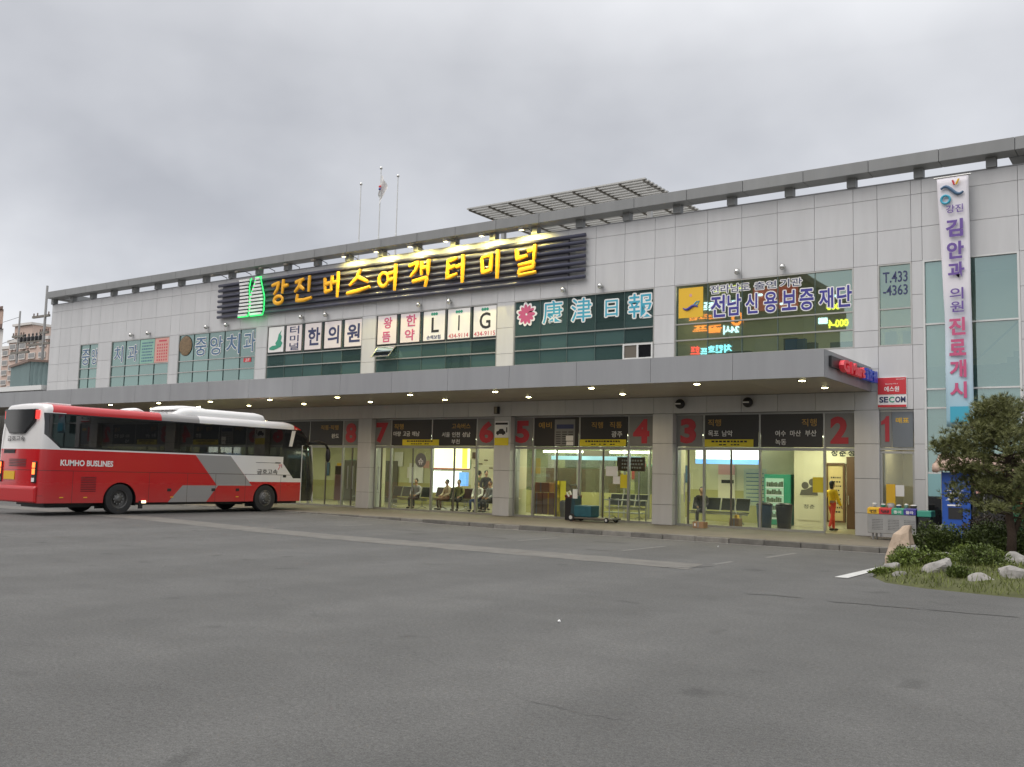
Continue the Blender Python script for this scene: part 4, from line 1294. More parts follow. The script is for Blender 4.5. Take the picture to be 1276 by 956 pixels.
# hanging banner in front of the tall glass
t = thing('vertical_banner', (24.0, -.3, 3.4), 'long white hanging banner fading to light blue with purple and pink Korean letters', 'banner')
bn = bpy.data.materials.new('banner_cloth')
bn.use_nodes = True
nt = bn.node_tree
tcn = nt.nodes.new('ShaderNodeTexCoord')
sp = nt.nodes.new('ShaderNodeSeparateXYZ')
nt.links.new(tcn.outputs['Object'], sp.inputs[0])
cr = nt.nodes.new('ShaderNodeValToRGB')
mrn = nt.nodes.new('ShaderNodeMapRange')
mrn.inputs[2].default_value = 7.4
nt.links.new(sp.outputs[2], mrn.inputs[0])
cr.color_ramp.elements[0].color = (.30, .53, .64, 1)
cr.color_ramp.elements[1].color = (.72, .70, .74, 1)
cr.color_ramp.elements[1].position = .55
nt.links.new(mrn.outputs[0], cr.inputs[0])
nt.links.new(cr.outputs[0], nt.nodes['Principled BSDF'].inputs['Base Color'])
nt.nodes['Principled BSDF'].inputs['Roughness'].default_value = .7
def bx(z, s):                                # banner edges: slightly twisted cloth
    k = (10.84 - z) / 7.4
    a = 23.58 + .28 * k - .33 * max(0, k - .55) ** 1.2
    c = 24.45 + .02 * k
    return a + (c - a) * s
b = MB()
NZ, NX = 40, 8
vs = []
for j in range(NZ + 1):
    z = 10.84 - 7.4 * j / NZ
    for i in range(NX + 1):
        s = i / NX
        vs.append((bx(z, s), -.30 + .05 * math.sin(3.0 * s + .9 * z) * (j / NZ) + .02 * math.sin(2.3 * z), z))
fs = [(j * (NX + 1) + i, (j + 1) * (NX + 1) + i, (j + 1) * (NX + 1) + i + 1, j * (NX + 1) + i + 1) for j in range(NZ) for i in range(NX)]
b.add(vs, fs)
cl = b.build('cloth', bn, t, smooth=True, origin=(24.0, -.3, 3.44))
sol = cl.modifiers.new('thickness', 'SOLIDIFY')
sol.thickness = .006
MB().tube([(23.5, -.30, 10.86), (24.52, -.30, 10.86)], .022, 8).build('rod', M['steel'], t)
b = MB()
for sx in (23.62, 24.4):
    b.tube([(sx, -.30, 10.87), (sx, -.02, TZ - .02)], .008, 5)
b.build('rope', M['white'], t)
def btext(ch, z0, z1, s0, s1, m, name='lettering', bold=.035):
    zz = (z0 + z1) / 2
    o = MB().text(ch, bx(zz, s0), z0, bx(zz, s1), z1, .372, bold, .004).build(name, m, t)
for ch, z0, z1 in (('강진', 9.74, 9.98),):
    btext(ch, z0, z1, .26, .82, M['text_purple'], bold=.01)
for ch, z0, z1 in (('김', 9.02, 9.55), ('안', 8.36, 8.88), ('과', 7.78, 8.26)):
    btext(ch, z0, z1, .22, .80, M['text_purple'])
for ch, z0, z1 in (('의', 7.16, 7.50), ('원', 6.78, 7.10)):
    btext(ch, z0, z1, .24, .74, M['text_purple'], bold=.012)
for ch, z0, z1 in (('진', 6.10, 6.62), ('료', 5.50, 5.98), ('개', 4.86, 5.38), ('시', 4.26, 4.74)):
    btext(ch, z0, z1, .16, .78, M['text_pink'])
MB().box(bx(3.8, .16), bx(3.8, .88), -.376, -.372, 3.56, 4.02).build('blue_field', M['text_cyan'], t)
w = [(bx(10.3, .12 + .72 * i / 20), -.378, 10.42 + .13 * math.sin(.5 + 5.2 * i / 20)) for i in range(21)]
MB().tube(w, [.03 + .02 * math.sin(PI * i / 20) for i in range(21)], 6).build('wave_emblem', M['text_slate'], t)
b = MB().tube([(23.83 + .12 * math.cos(a * PI / 8), -.378, 10.16 + .12 * math.sin(a * PI / 8)) for a in range(17)], .035, 6)
b.build('ring_emblem', M['text_cyan'], t)
MB().tube([(24.03, -.378, 10.72), (24.07, -.378, 10.58)], .028, 6).build('red_stroke', M['red_paint'], t)
MB().tube([(24.20, -.378, 10.74), (24.12, -.378, 10.58)], .028, 6).build('olive_stroke', M['amber'], t)

# door sticker, papers on the glass
t = thing('round_sticker', (3.34, .3, 2.0), 'round grey sticker with white letters on the glass of the waiting room', 'sticker')
MB().lathe([(.30, 0), (.30, -.006)], (3.34, SF - .012, 2.24), 'y', 28).build('disc', M['num_grey'], t)
letters(t, [('슈', 3.20, 2.06, 3.48, 2.32)], M['text_white'], -SF + .019, .03, .004)
for x0, x1, z0, z1, m, lab in ((12.12, 12.60, 1.78, 2.13, 'white', 'wide white paper taped on the glass above the trolley'), (12.42, 12.70, 1.50, 1.775, 'white', 'small white paper taped under the wide white paper'), (12.72, 13.02, 1.36, 1.84, 'yellow', 'yellow paper taped on the glass left of numeral 4 bay door'), (19.64, 19.97, 1.42, 1.90, 'yellow', 'yellow-green paper taped on the glass near the woman in yellow'), (22.2, 22.45, 1.38, 1.72, 'white', 'white paper in the ticket window under numeral 1')):
    y = SF - .012 if x0 < 21 else .13
    poster('taped_paper', x0, x1, z0, z1, M[m], lab, 'paper', y)
poster('taped_paper', 21.93, 22.19, 1.12, 1.74, M['amber'], 'orange paper in the ticket window under numeral 1', 'paper', .13)

# ------------------------------------------------------------------ on the roof
pg = thing('roof_louvre', (7.9, 5.8, 10.25), 'slatted steel louvre canopy standing on the roof behind the beam', 'louvre canopy')
PZ = 13.5
b = MB()
y = 2.85
while y < 9.0:
    b.box(3.45, 12.3, y - .09, y + .09, PZ - .03, PZ + .03)
    y += .33
b.build('slats', M['frame'], pg)
b = MB()
for i in range(9):
    x = 3.55 + 8.65 * i / 8
    b.box(x - .025, x + .025, 2.80, 9.05, PZ - .10, PZ - .032)
b.build('cross_beam', M['frame_dark'], pg)
for x in (4.2, 11.6):
    for y in (4.6, 8.6):
        MB().box(x - .09, x + .09, y - .09, y + .09, 10.25, PZ - .17).build('post', M['frame'], pg)
random.seed(9)
for i, (x, h, lab) in enumerate(((-2.37, 15.28, 'bare white flagpole, left of the three on the roof'), (-1.11, 15.85, 'tall white flagpole carrying the limp national flag'), (-.03, 15.30, 'bare white flagpole, right of the three on the roof'))):
    t = thing('flagpole', (x, 2, 10.25), lab, 'flagpole')
    MB().tube([(x, 2, 10.25), (x, 2, 12.6), (x, 2, 12.62), (x, 2, h)], [.045, .045, .03, .022], 10).build('pole', M['white_frame'], t)
    MB().ball((x, 2, h + .06), .075, 12, 8).build('finial', M['chrome'], t, smooth=True)
t = thing('national_flag', (-1.1, 2, 14.6), 'limp white national flag with a dark red and blue disc', 'flag')
b = MB()
vs, fs = [], []
for j in range(13):
    for i in range(9):
        s, v = i / 8, j / 12
        z = 15.55 - .82 * v - .55 * s * s - .1 * s
        x = -1.08 + (.36 * s - .30 * s * v) * (1 if True else 0) - .16 * v * math.sin(s * 3)
        yy = 2.0 + .10 * math.sin(9 * s + 2 * v) * (.3 + s)
        vs.append((x, yy, z))
fs = [(j * 9 + i, (j + 1) * 9 + i, (j + 1) * 9 + i + 1, j * 9 + i + 1) for j in range(12) for i in range(8)]
fl = MB().add(vs, fs).build('cloth', M['poster_white'], t, smooth=True)
for k, (m, z) in enumerate((('red_paint', 14.98), ('text_blue', 14.86))):
    b = MB().ball((-1.03, 1.87, z), (.085, .02, .055), 12, 8)
    b.build('disc_half', M[m], t)

# ------------------------------------------------------------------ the coach
BX0, BY0, BZ0 = -.565, -8.7, .10
def bus_paint():
    m = bpy.data.materials.new('coach_paint')
    m.use_nodes = True
    nt = m.node_tree
    p = nt.nodes['Principled BSDF']
    tcn = nt.nodes.new('ShaderNodeTexCoord')
    s = nt.nodes.new('ShaderNodeSeparateXYZ')
    nt.links.new(tcn.outputs['Object'], s.inputs[0])
    X, Y, Z = s.outputs
    def op(o, a, b=None):
        n = nt.nodes.new('ShaderNodeMath')
        n.operation = o
        for i, v in enumerate((a, b)):
            if v is None: continue
            if isinstance(v, (int, float)): n.inputs[i].default_value = v
            else: nt.links.new(v, n.inputs[i])
        return n.outputs[0]
    yy = lambda v: v - BY0
    zz = lambda v: v - BZ0
    def gt(sock, v): return op('GREATER_THAN', sock, v)
    def lt(sock, v): return op('LESS_THAN', sock, v)
    def AND(*a):
        r = a[0]
        for q in a[1:]: r = op('MULTIPLY', r, q)
        return r
    def OR(*a):
        r = a[0]
        for q in a[1:]: r = op('MAXIMUM', r, q)
        return r
    def right_of(p0, p1):
        """1 where the point lies on the +y side of the line p0-p1 (y,z world)"""
        (ya, za), (yb, zb) = p0, p1
        k = (yb - ya) / (zb - za)            # y = ya + k (z-za)
        lim = op('ADD', op('MULTIPLY', op('SUBTRACT', Z, zz(za)), k), yy(ya))
        return op('GREATER_THAN', Y, lim)
    inv = lambda a: op('SUBTRACT', 1.0, a)
    rear_cap = inv(right_of((-14.36, 2.2), (-14.08, 3.62)))
    white = OR(AND(gt(Z, zz(2.16)), rear_cap, lt(Z, zz(3.70))),
               AND(gt(Z, zz(2.16)), lt(Y, yy(-13.70)), lt(Z, zz(3.30))),
               AND(gt(Z, zz(2.155)), lt(Z, zz(2.20)), lt(Y, yy(-4.8))),
               AND(right_of((-7.28, 2.16), (-6.36, 1.22)), gt(Z, zz(1.23)), lt(Y, yy(-3.82)), lt(Z, zz(2.2))),
               AND(gt(Z, zz(3.26)), gt(Y, yy(-8.70)), lt(Y, yy(-4.24))))
    grey = OR(AND(right_of((-8.82, 2.16), (-7.84, 1.10)), inv(right_of((-7.28, 2.16), (-6.24, 1.08))), gt(Z, zz(1.08)), lt(Z, zz(2.2))),
              AND(right_of((-9.94, .40), (-9.26, 1.10)), inv(right_of((-8.34, .40), (-7.76, 1.10))), lt(Z, zz(1.08))),
              AND(gt(Z, zz(3.26)), gt(Y, yy(-10.25)), lt(Y, yy(-8.70))))
    # glazed zones at the front: driver's window, door, windscreen, and the black band
    black = OR(AND(gt(Z, zz(2.20)), lt(Z, zz(3.28)), gt(Y, yy(-14.36)), right_of((-14.36, 2.62), (-13.84, 2.20)), lt(Y, yy(-3.0))),
               AND(gt(Z, zz(1.38)), lt(Z, zz(3.12)), right_of((-4.76, 1.95), (-4.22, 1.38)), gt(Y, yy(-4.76))),
               AND(gt(Z, zz(.42)), lt(Z, zz(2.7)), gt(Y, yy(-3.78)), lt(Y, yy(-3.06)), gt(X, .9)),
               AND(gt(Z, zz(1.25)), lt(Z, zz(3.08)), gt(Y, yy(-3.42))))
    accent = AND(right_of((-4.50, 2.62), (-4.36, 3.20)), inv(right_of((-4.33, 2.62), (-4.17, 3.20))), gt(Z, zz(2.62)), lt(Z, zz(3.24)))
    seam = OR(AND(gt(Z, zz(1.495)), lt(Z, zz(1.512)), lt(Y, yy(-3.9))), AND(gt(Z, zz(.72)), lt(Z, zz(.732)), lt(Y, yy(-14.3))))
    for v in (-13.36, -10.62, -9.1, -7.9, -6.55, -4.84):
        seam = OR(seam, AND(gt(Y, yy(v)), lt(Y, yy(v) + .014), lt(Z, zz(1.5)), gt(Z, zz(.4))))
    def mixc(f, a, col):
        n = nt.nodes.new('ShaderNodeMix')
        n.data_type = 'RGBA'
        nt.links.new(f, n.inputs['Factor'])
        if isinstance(a, tuple): n.inputs['A'].default_value = a
        else: nt.links.new(a, n.inputs['A'])
        n.inputs['B'].default_value = col
        return n.outputs['Result']
    c = mixc(grey, (.50, .012, .016, 1), (.30, .29, .285, 1))
    c = mixc(white, c, (.72, .71, .70, 1))
    c = mixc(black, c, (.013, .014, .016, 1))
    c = mixc(accent, c, (.72, .71, .70, 1))
    c = mixc(AND(seam, inv(black)), c, (.05, .02, .02, 1))
    # road grime on the skirts
    nz = nt.nodes.new('ShaderNodeTexNoise')
    nz.inputs['Scale'].default_value = 3
    nz.inputs['Detail'].default_value = 6
    nt.links.new(tcn.outputs['Object'], nz.inputs['Vector'])
    g = op('MULTIPLY', op('SUBTRACT', 1.0, op('MINIMUM', op('MULTIPLY', Z, .9), 1.0)), nz.outputs[0])
    n = nt.nodes.new('ShaderNodeMix')
    n.data_type = 'RGBA'
    nt.links.new(op('MULTIPLY', g, .55), n.inputs['Factor'])
    nt.links.new(c, n.inputs['A'])
    n.inputs['B'].default_value = (.16, .14, .12, 1)
    nt.links.new(n.outputs['Result'], p.inputs['Base Color'])
    rr = op('SUBTRACT', .26, op('MULTIPLY', black, .2))
    nt.links.new(op('ADD', rr, op('MULTIPLY', g, .4)), p.inputs['Roughness'])
    p.inputs['Coat Weight'].default_value = .4
    p.inputs['Coat Roughness'].default_value = .08
    return m
M['bus'] = bus_paint()
bus = thing('coach', (BX0, BY0, BZ0), 'red, white and grey long-distance coach parked nose-in under the canopy', 'coach')
HW = 1.245
YR = -14.48
def yfront(z):
    T = [(.3, -3.04), (.42, -2.96), (.9, -2.87), (1.74, -2.93), (2.68, -3.14), (3.05, -3.32), (3.25, -3.62), (3.45, -4.08), (3.6, -4.5)]
    for (a, ya), (c, yc) in zip(T, T[1:]):
        if z <= c:
            t = max(0, (z - a) / (c - a))
            return ya + (yc - ya) * t
    return T[-1][1]
sec = [(HW, .40), (HW, .8), (HW, 1.3), (HW, 1.9), (HW, 2.5), (HW - .012, 2.9), (HW - .03, 3.22)]
for k in range(1, 7):
    a = PI / 2 * k / 6
    sec.append((HW - .03 - .26 + .26 * math.cos(a), 3.22 + .24 * math.sin(a)))
sec += [(.5, 3.485), (0, 3.50)]
full = sec + [(-x, z) for x, z in sec[-2::-1]]
ds = [(0, 'r'), (.03, 'r'), (.08, 'r'), (.16, 'r'), (.28, 'r'), (.6, 'r')] + [(v, 'm') for v in rng(.14, .86, .08)] + [(.8, 'f'), (.5, 'f'), (.3, 'f'), (.16, 'f'), (.07, 'f'), (.02, 'f'), (0, 'f')]
vs = []
for d, kind in ds:
    for x, z in full:
        yf = yfront(z)
        if kind == 'm':
            y = YR + (yf - YR) * d
            shr = 0
        elif kind == 'r':
            rr = .24
            shr = rr - math.sqrt(max(0, rr * rr - max(0, rr - d) ** 2))
            y = YR + d
            y -= 0
            y += .10 * max(0, z - 2.3) * max(0, 1 - d / .3)
        else:
            rr = .5
            shr = .75 * (rr - math.sqrt(max(0, rr * rr - max(0, rr - d) ** 2)))
            y = yf - d
        xs_ = math.copysign(max(0, abs(x) - shr), x) if abs(x) > .6 else x * (1 - shr * .3)
        zs_ = z - (shr * .5 if z > 3.2 else 0)
        vs.append((BX0 + xs_, y, BZ0 + zs_))
n = len(full)
fs = []
for j in range(len(ds) - 1):
    for i in range(n):
        fs.append((j * n + i, (j + 1) * n + i, (j + 1) * n + (i + 1) % n, j * n + (i + 1) % n)[::-1])
fs.append(tuple(range(n))[::-1])
fs.append(tuple(range((len(ds) - 1) * n, len(ds) * n)))
body = MB().add(vs, fs).build('body', M['bus'], bus, origin=(BX0, BY0, BZ0))
import bmesh
bmx = bmesh.new()
bmx.from_mesh(body.data)
bmesh.ops.recalc_face_normals(bmx, faces=bmx.faces)
bmx.to_mesh(body.data)
bmx.free()
for pl in body.data.polygons:
    pl.use_smooth = True
# window tunnel and wheel arches cut out of the shell
WY = (-11.68, -5.55)
cut = MB()
tun = [(-14.2, 3.20), (-14.2, 2.66), (-13.76, 2.30), (-4.95, 2.30), (-4.75, 3.20)]
cut.prism(tun, 'x', BX0 - 2, BX0 + 2)
arch = []
for wy in WY:
    pts = [(wy + .60 * math.cos(a * PI / 14), .58 + .58 * math.sin(a * PI / 14)) for a in range(15)]
    pts = [(wy + .60, .1)] + pts + [(wy - .60, .1)]
    for sx in (1, -1):
        cut.prism(pts, 'x', BX0 + sx * .82, BX0 + sx * 1.6)
co = cut.build('cutter', M['black'])
bmx = bmesh.new()
bmx.from_mesh(co.data)
bmesh.ops.recalc_face_normals(bmx, faces=bmx.faces)
bmx.to_mesh(co.data)
bmx.free()
mo = body.modifiers.new('cut', 'BOOLEAN')
mo.object = co
mo.operation = 'DIFFERENCE'
mo.solver = 'EXACT'
bpy.context.view_layer.update()
new = bpy.data.meshes.new_from_object(body.evaluated_get(bpy.context.evaluated_depsgraph_get()))
body.modifiers.clear()
body.data = new
new.name = 'body'
if len(new.materials) == 0:
    new.materials.append(M['bus'])
for pl in new.polygons:
    pl.material_index = 0
    pl.use_smooth = True
es = body.modifiers.new('split', 'EDGE_SPLIT')
es.split_angle = R(32)
bpy.data.objects.remove(co)
XB = BX0 + HW                                   # right side plane
BSIDE = (Vector((XB, 0, 0)), Vector((0, 1, 0)), Vector((0, 0, 1)), Vector((1, 0, 0)))
# dark linings of the wheel wells and the saloon
for wy in WY:
    for sx in (1, -1):
        b = MB()
        x0 = BX0 + sx * .822
        b.box(min(x0, x0 - sx * .01), max(x0, x0 - sx * .01), wy - .62, wy + .62, .3, 1.2)
        pts = [(wy + .592 * math.cos(a * PI / 14), .58 + .572 * math.sin(a * PI / 14)) for a in range(15)]
        q = [(wy + .592, .4)] + pts + [(wy - .592, .4)]
        vs = []
        for yv, zv in q:
            vs += [(BX0 + sx * .825, yv, zv), (BX0 + sx * 1.235, yv, zv)]
        b.add(vs, [(2 * i, 2 * i + 1, 2 * i + 3, 2 * i + 2) for i in range(len(q) - 1)])
        b.build('wheel_well', M['black'], bus)
b = MB()
MB().box(BX0 - 1.15, BX0 + 1.15, -14.1, -5.0, 2.302, 2.312).build('saloon_floor', M['black'], bus)
MB().box(BX0 - 1.15, BX0 + 1.15, -14.15, -4.9, 3.185, 3.197).build('saloon_ceiling', M['black'], bus)
# side glass
for sx in (1, -1):
    xa = BX0 + sx * (HW + .004)
    g = MB().prism([(-14.24, 3.24), (-14.24, 2.60), (-13.80, 2.26), (-4.9, 2.26), (-4.70, 3.24)], 'x', xa - .006, xa)
    sg = g.build('side_glass', M['bus_glass'], bus)
    sb = MB()
    for yv in (-12.75, -11.02, -9.2, -7.4, -5.9):
        sb.box(xa - sx * .06 - .006, xa - sx * .06 + .006, yv - .05, yv + .05, 2.3, 3.2)
    sb.build('window_pillar', M['black'], sg)
# seats and curtains seen through the glass
seat_m = mat('dark_seat_cloth', (.05, .035, .03), .85, var=.2, scale=6)
cur_m = mat('beige_curtain', (.70, .68, .58), .85, var=.2, scale=6)
y = -13.4
k = 0
while y < -5.2:
    for sx in (.78, -.78):
        MB().box(BX0 + sx - .36, BX0 + sx + .36, y - .10, y + .10, 2.313, 2.62).ball((BX0 + sx, y, 2.66), (.30, .11, .10), 10, 6).build('seat', seat_m, bus)
    y += .86
for yv, w in ((-12.35, .14), (-10.3, .30), (-9.0, .12), (-7.55, .16), (-6.2, .12), (-5.45, .10)):
    b = MB()
    for i in range(5):
        b.tube([(XB - .10, yv + w * (i / 4 - .5) * 1.0, 2.33), (XB - .10, yv + w * (i / 4 - .5) * (.8), 2.92)], .03, 6)
    b.build('curtain', cur_m, bus)
# wheels
for wy in WY:
    for sx in (1, -1):
        xo = BX0 + sx * 1.215
        zc = gz(BX0, wy) + .505
        ty = MB().lathe([(.30, 0), (.42, .012), (.485, .005), (.505, -.04), (.505, -.24), (.48, -.29), (.30, -.30)] if sx > 0 else [(.30, 0), (.42, -.012), (.485, -.005), (.505, .04), (.505, .24), (.48, .29), (.30, .30)], (xo, wy, zc), 'x', 40, False)
        wh = ty.build('wheel', M['rubber'], bus, smooth=True, origin=(xo, wy, zc))
        ep = wh.modifiers.new('split', 'EDGE_SPLIT')
        ep.split_angle = R(40)
        rear = wy < -9
        pr = ([(.30, .005), (.285, -.005), (.27, -.10), (.17, -.12), (.15, -.05), (.10, -.03), (.06, .0), (.02, .0)] if rear else [(.30, .005), (.285, .015), (.25, .0), (.20, .05), (.15, .07), (.10, .10), (.02, .10)])
        if sx < 0: pr = [(a, -c) for a, c in pr]
        rim = MB().lathe(pr + [(.001, pr[-1][1])], (xo, wy, zc), 'x', 30, False).build('rim', M['rim'], wh)
        nb = MB()
        for q in range(10):
            a = 2 * PI * q / 10
            nb.ball((xo + sx * (-.045 if rear else .075), wy + .165 * math.cos(a), zc + .165 * math.sin(a)), .018, 6, 4)
        nb.build('wheel_nuts', M['steel'], rim)
# under-floor and axles
b = MB()
b.box(BX0 - .80, BX0 + .80, -14.0, -3.6, .40, .52)
for wy in WY:
    b.tube([(BX0 - 1.1, wy, .62), (BX0 + 1.1, wy, .62)], .09, 8)
b.box(BX0 - .7, BX0 + .7, -13.9, -12.4, .34, .6)
b.build('chassis', M['black'], bus)
# roof air conditioner and hatches
def pod(y0, y1, z0, z1, hw, name, r=.25):
    vs, fs = [], []
    N = 14
    cols = [(-1, 0), (-1, .45), (-.93, .8), (-.75, .97), (-.4, 1), (.4, 1), (.75, .97), (.93, .8), (1, .45), (1, 0)]
    for j in range(N + 1):
        t = j / N
        e = min(t * (y1 - y0), (1 - t) * (y1 - y0))
        k = math.sqrt(max(0, 1 - (max(0, 1 - e / .6)) ** 2)) if e < .6 else 1
        for cx, cz in cols:
            vs.append((BX0 + cx * hw * (.75 + .25 * k), y0 + t * (y1 - y0), z0 + (z1 - z0) * cz * max(.12, k)))
    c = len(cols)
    for j in range(N):
        for i in range(c - 1):
            fs.append((j * c + i, j * c + i + 1, (j + 1) * c + i + 1, (j + 1) * c + i)[::-1])
    fs.append(tuple(range(c)))
    fs.append(tuple(range(N * c, N * c + c))[::-1])
    return MB().add(vs, fs).build(name, M['white'], bus, smooth=True)
pod(-9.55, -5.25, 3.50, 3.84, 1.0, 'air_conditioner')
pod(-9.5, -7.9, 3.72, 3.90, .82, 'air_conditioner_hood')
pod(-11.0, -10.3, 3.54, 3.72, .42, 'roof_vent')
MB().box(BX0 - .45, BX0 + .45, -13.9, -13.1, 3.57, 3.64).build('roof_hatch', M['white'], bus, bevel=.02)
b = MB()
for i in range(4):
    b.box(BX0 + .3, BX0 + .5, -10.1 + .16 * i, -10.0 + .16 * i, 3.55, 3.62)
b.build('antenna_base', M['white'], bus)
# rear: window, lamps, plate, lettering
RY = YR
rw = MB().prism([(BX0 - .95, 3.40), (BX0 + .80, 3.40), (BX0 + .78, 3.02), (BX0 + .25, 2.64), (BX0 - .62, 2.64), (BX0 - .98, 3.02)], 'y', RY + .14, RY - .02)
rw.build('rear_window', M['black_glass'], bus, bevel=.02)
red_l = mat('lit_red_lamp', (.6, .02, .02), .3, emit=(1, .05, .04), estr=1.3)
amb_l = mat('lit_orange_lamp', (.7, .1, .02), .3, emit=(1, .16, .03), estr=3.2)
for sx in (1, -1):
    x = BX0 + sx * .90
    MB().box(x - .025, x + .025, RY - .022, RY + .20, 3.08, 3.36).build('brake_lamp', red_l, bus, bevel=.02)
    x = BX0 + sx * 1.00
    hl = MB().box(x - .11, x + .11, RY - .028, RY + .10, 1.12, 1.78).build('tail_lamp', M['black'], bus, bevel=.02)
    MB().box(x - .075, x + .075, RY - .040, RY - .029, 1.58, 1.74).build('lens', amb_l, hl)
    MB().box(x - .075, x + .075, RY - .040, RY - .029, 1.38, 1.55).build('lens', amb_l, hl)
    MB().box(x - .075, x + .075, RY - .040, RY - .029, 1.15, 1.27).build('lens', M['white'], hl)
MB().box(BX0 - .75, BX0 - .12, RY - .02, RY + .02, 1.20, 1.46).build('licence_plate', M['amber'], bus)
MB().prism([(RY - .05, .52), (RY - .06, .95), (RY - .02, 1.02), (RY + .05, 1.02), (RY + .05, .50)], 'x', BX0 - 1.16, BX0 + 1.16).build('rear_bumper', mat('coach_red', (.50, .012, .016), .3, coat=.4), bus, bevel=.05)
BRE = (Vector((0, RY, 0)), Vector((1, 0, 0)), Vector((0, 0, 1)), Vector((0, -1, 0)))
letters(bus, [('금호고속', BX0 - .70, 2.40, BX0 + .32, 2.56)], M['text_black'], .004, .01, .004, 'rear_lettering', BRE)
b = MB()
b.box(BX0 - .85, BX0 - .2, RY - .012, RY, 2.02, 2.14)
for i in range(5):
    b.box(BX0 - .5, BX0 + .5, RY - .012, RY, 1.62 + .05 * i, 1.64 + .05 * i)
b.build('engine_grille', M['black'], bus)
# side lettering, grille, hatch handles, markers
letters(bus, [('KUMHO BUSLINES', -13.80, 1.66, -12.0, 1.85)], M['text_white'], .003, .03, .004, 'side_lettering', BSIDE)
letters(bus, [('금호고속', -6.02, 1.52, -5.02, 1.71)], M['text_black'], .003, .008, .004, 'side_lettering', BSIDE)
MB().tube([(XB + .004, -5.00, 1.70), (XB + .004, -4.90, 1.86), (XB + .004, -4.98, 1.88), (XB + .004, -4.84, 1.90), (XB + .004, -4.82, 1.78)], .014, 5).build('arrow_mark', M['text_red'], bus)
b = MB().box(XB, XB + .004, -6.1, -4.95, 1.95, 1.965)
b.box(XB, XB + .004, -5.15, -4.88, 1.94, 1.985)
b.build('side_stripe', M['text_black'], bus)
b = MB()
for i in range(9):
    b.box(XB - .002, XB + .006, -13.08, -12.56, .86 + .055 * i, .885 + .055 * i)
b.build('side_grille', mat('dark_red_grille', (.10, .005, .01), .5), bus)
for yv, z in ((-9.82, .92), (-7.98, .93), (-6.9, .93), (-4.66, 1.46)):
    MB().box(XB - .002, XB + .012, yv - .08, yv + .08, z - .05, z + .05).build('hatch_handle', M['black'], bus, bevel=.01)
for yv in (-13.7, -12.9, -9.7, -6.9):
    MB().box(XB - .002, XB + .014, yv - .06, yv + .06, .66, .69).build('side_marker', M['amber'], bus)
MB().box(XB - .004, XB + .03, -10.88, -10.72, .48, .56).build('side_lamp', mat('lit_side_lamp', (.8, .5, .2), .4, emit=(1, .8, .5), estr=3), bus)
MB().box(XB - .02, XB + .02, -11.95 + .97, -11.85 + 1.02, .30, .55).build('mud_flap', M['black'], bus)
# door and mirrors
b = MB()
df = [(XB + .006 - .02, -3.80, .42), (XB + .006 - .02, -3.80, 2.68), (XB - .10, -3.22, 2.68), (XB - .15, -3.06, 1.7), (XB - .15, -3.02, .42)]
b.tube(df, .028, 6)
door = b.build('door', M['white_frame'], bus)
MB().prism([(-3.76, .95), (-3.38, .95), (-3.40, 2.0), (-3.46, 2.62), (-3.76, 2.62)], 'x', XB - .052, XB - .012).build('door_glass', coated_glass('bus_door_glass', (.05, .062, .055), .16, .25), door)
MB().tube([(XB - .03, -3.60, .9), (XB - .03, -3.60, 1.9)], .012, 6).build('handle', M['steel'], door)
for sx, nm in ((1, 'mirror'), (-1, 'mirror')):
    xm = BX0 + sx * 1.12
    a = MB().tube([(xm - sx * .1, -3.30, 2.80), (xm + sx * .10, -2.88, 2.86), (xm + sx * .16, -2.58, 2.78), (xm + sx * .18, -2.48, 2.62)], .055, 8).build('mirror', M['black'], bus, smooth=True)
    MB().ball((xm + sx * .18, -2.44, 2.34), (.12, .09, .30), 14, 10).build('mirror_head', M['black'], a, smooth=True)

# ------------------------------------------------------------------ planted island at the right
bedp = [(24.10, -8.2), (24.16, -9.3), (24.28, -10.6), (24.5, -11.6), (24.95, -12.5), (25.7, -12.95), (26.6, -13.15), (27.6, -13.25), (29, -13.4), (31, -13.5), (34, -13.3), (36.5, -12.4), (37.2, -10.6), (36.6, -8.6), (34, -7.3), (31, -6.8), (28.5, -6.7), (26.5, -6.7), (25.2, -6.9), (24.4, -7.4)]
def bed_h(x, y):
    # distance to the boundary
    d = 1e9
    p = Vector((x, y))
    for i in range(len(bedp)):
        a, c = Vector(bedp[i]), Vector(bedp[(i + 1) % len(bedp)])
        t = max(0, min(1, (p - a).dot(c - a) / (c - a).length_squared))
        d = min(d, (p - a - (c - a) * t).length)
    return d
def inside(x, y):
    c = False
    for i in range(len(bedp)):
        (xa, ya), (xb, yb) = bedp[i], bedp[(i + 1) % len(bedp)]
        if (ya > y) != (yb > y) and x < (xb - xa) * (y - ya) / (yb - ya) + xa:
            c = not c
    return c
def mound(x, y):
    if not inside(x, y): return 0.0
    d = bed_h(x, y)
    return .015 + .40 * (1 - math.exp(-d * .75)) + .02 * math.sin(3.1 * x + y) * min(1, d)
vs, fs = [], []
NB = 120
pts = []
per = [Vector(p) for p in bedp]
for i in range(len(per)):
    for k in range(6):
        pts.append(per[i].lerp(per[(i + 1) % len(per)], k / 6))
cen = lambda p: Vector((min(35, max(25.6, p.x)), -10.0))
rings = [0, .04, .1, .2, .35, .5, .65, .8, .92]
for r_ in rings:
    for p in pts:
        q = p.lerp(cen(p), r_)
        vs.append((q.x, q.y, -.02 if r_ == 0 else mound(q.x, q.y)))
n = len(pts)
for j in range(len(rings) - 1):
    for i in range(n):
        fs.append((j * n + i, j * n + (i + 1) % n, (j + 1) * n + (i + 1) % n, (j + 1) * n + i))
fs.append(tuple((len(rings) - 1) * n + i for i in range(n)))
tag(MB().add(vs, fs).build('planting_bed_ground', M['soil'], origin=(0, 0, 0), smooth=True), kind='structure')
random.seed(21)
gb = MB()
cnt = 0
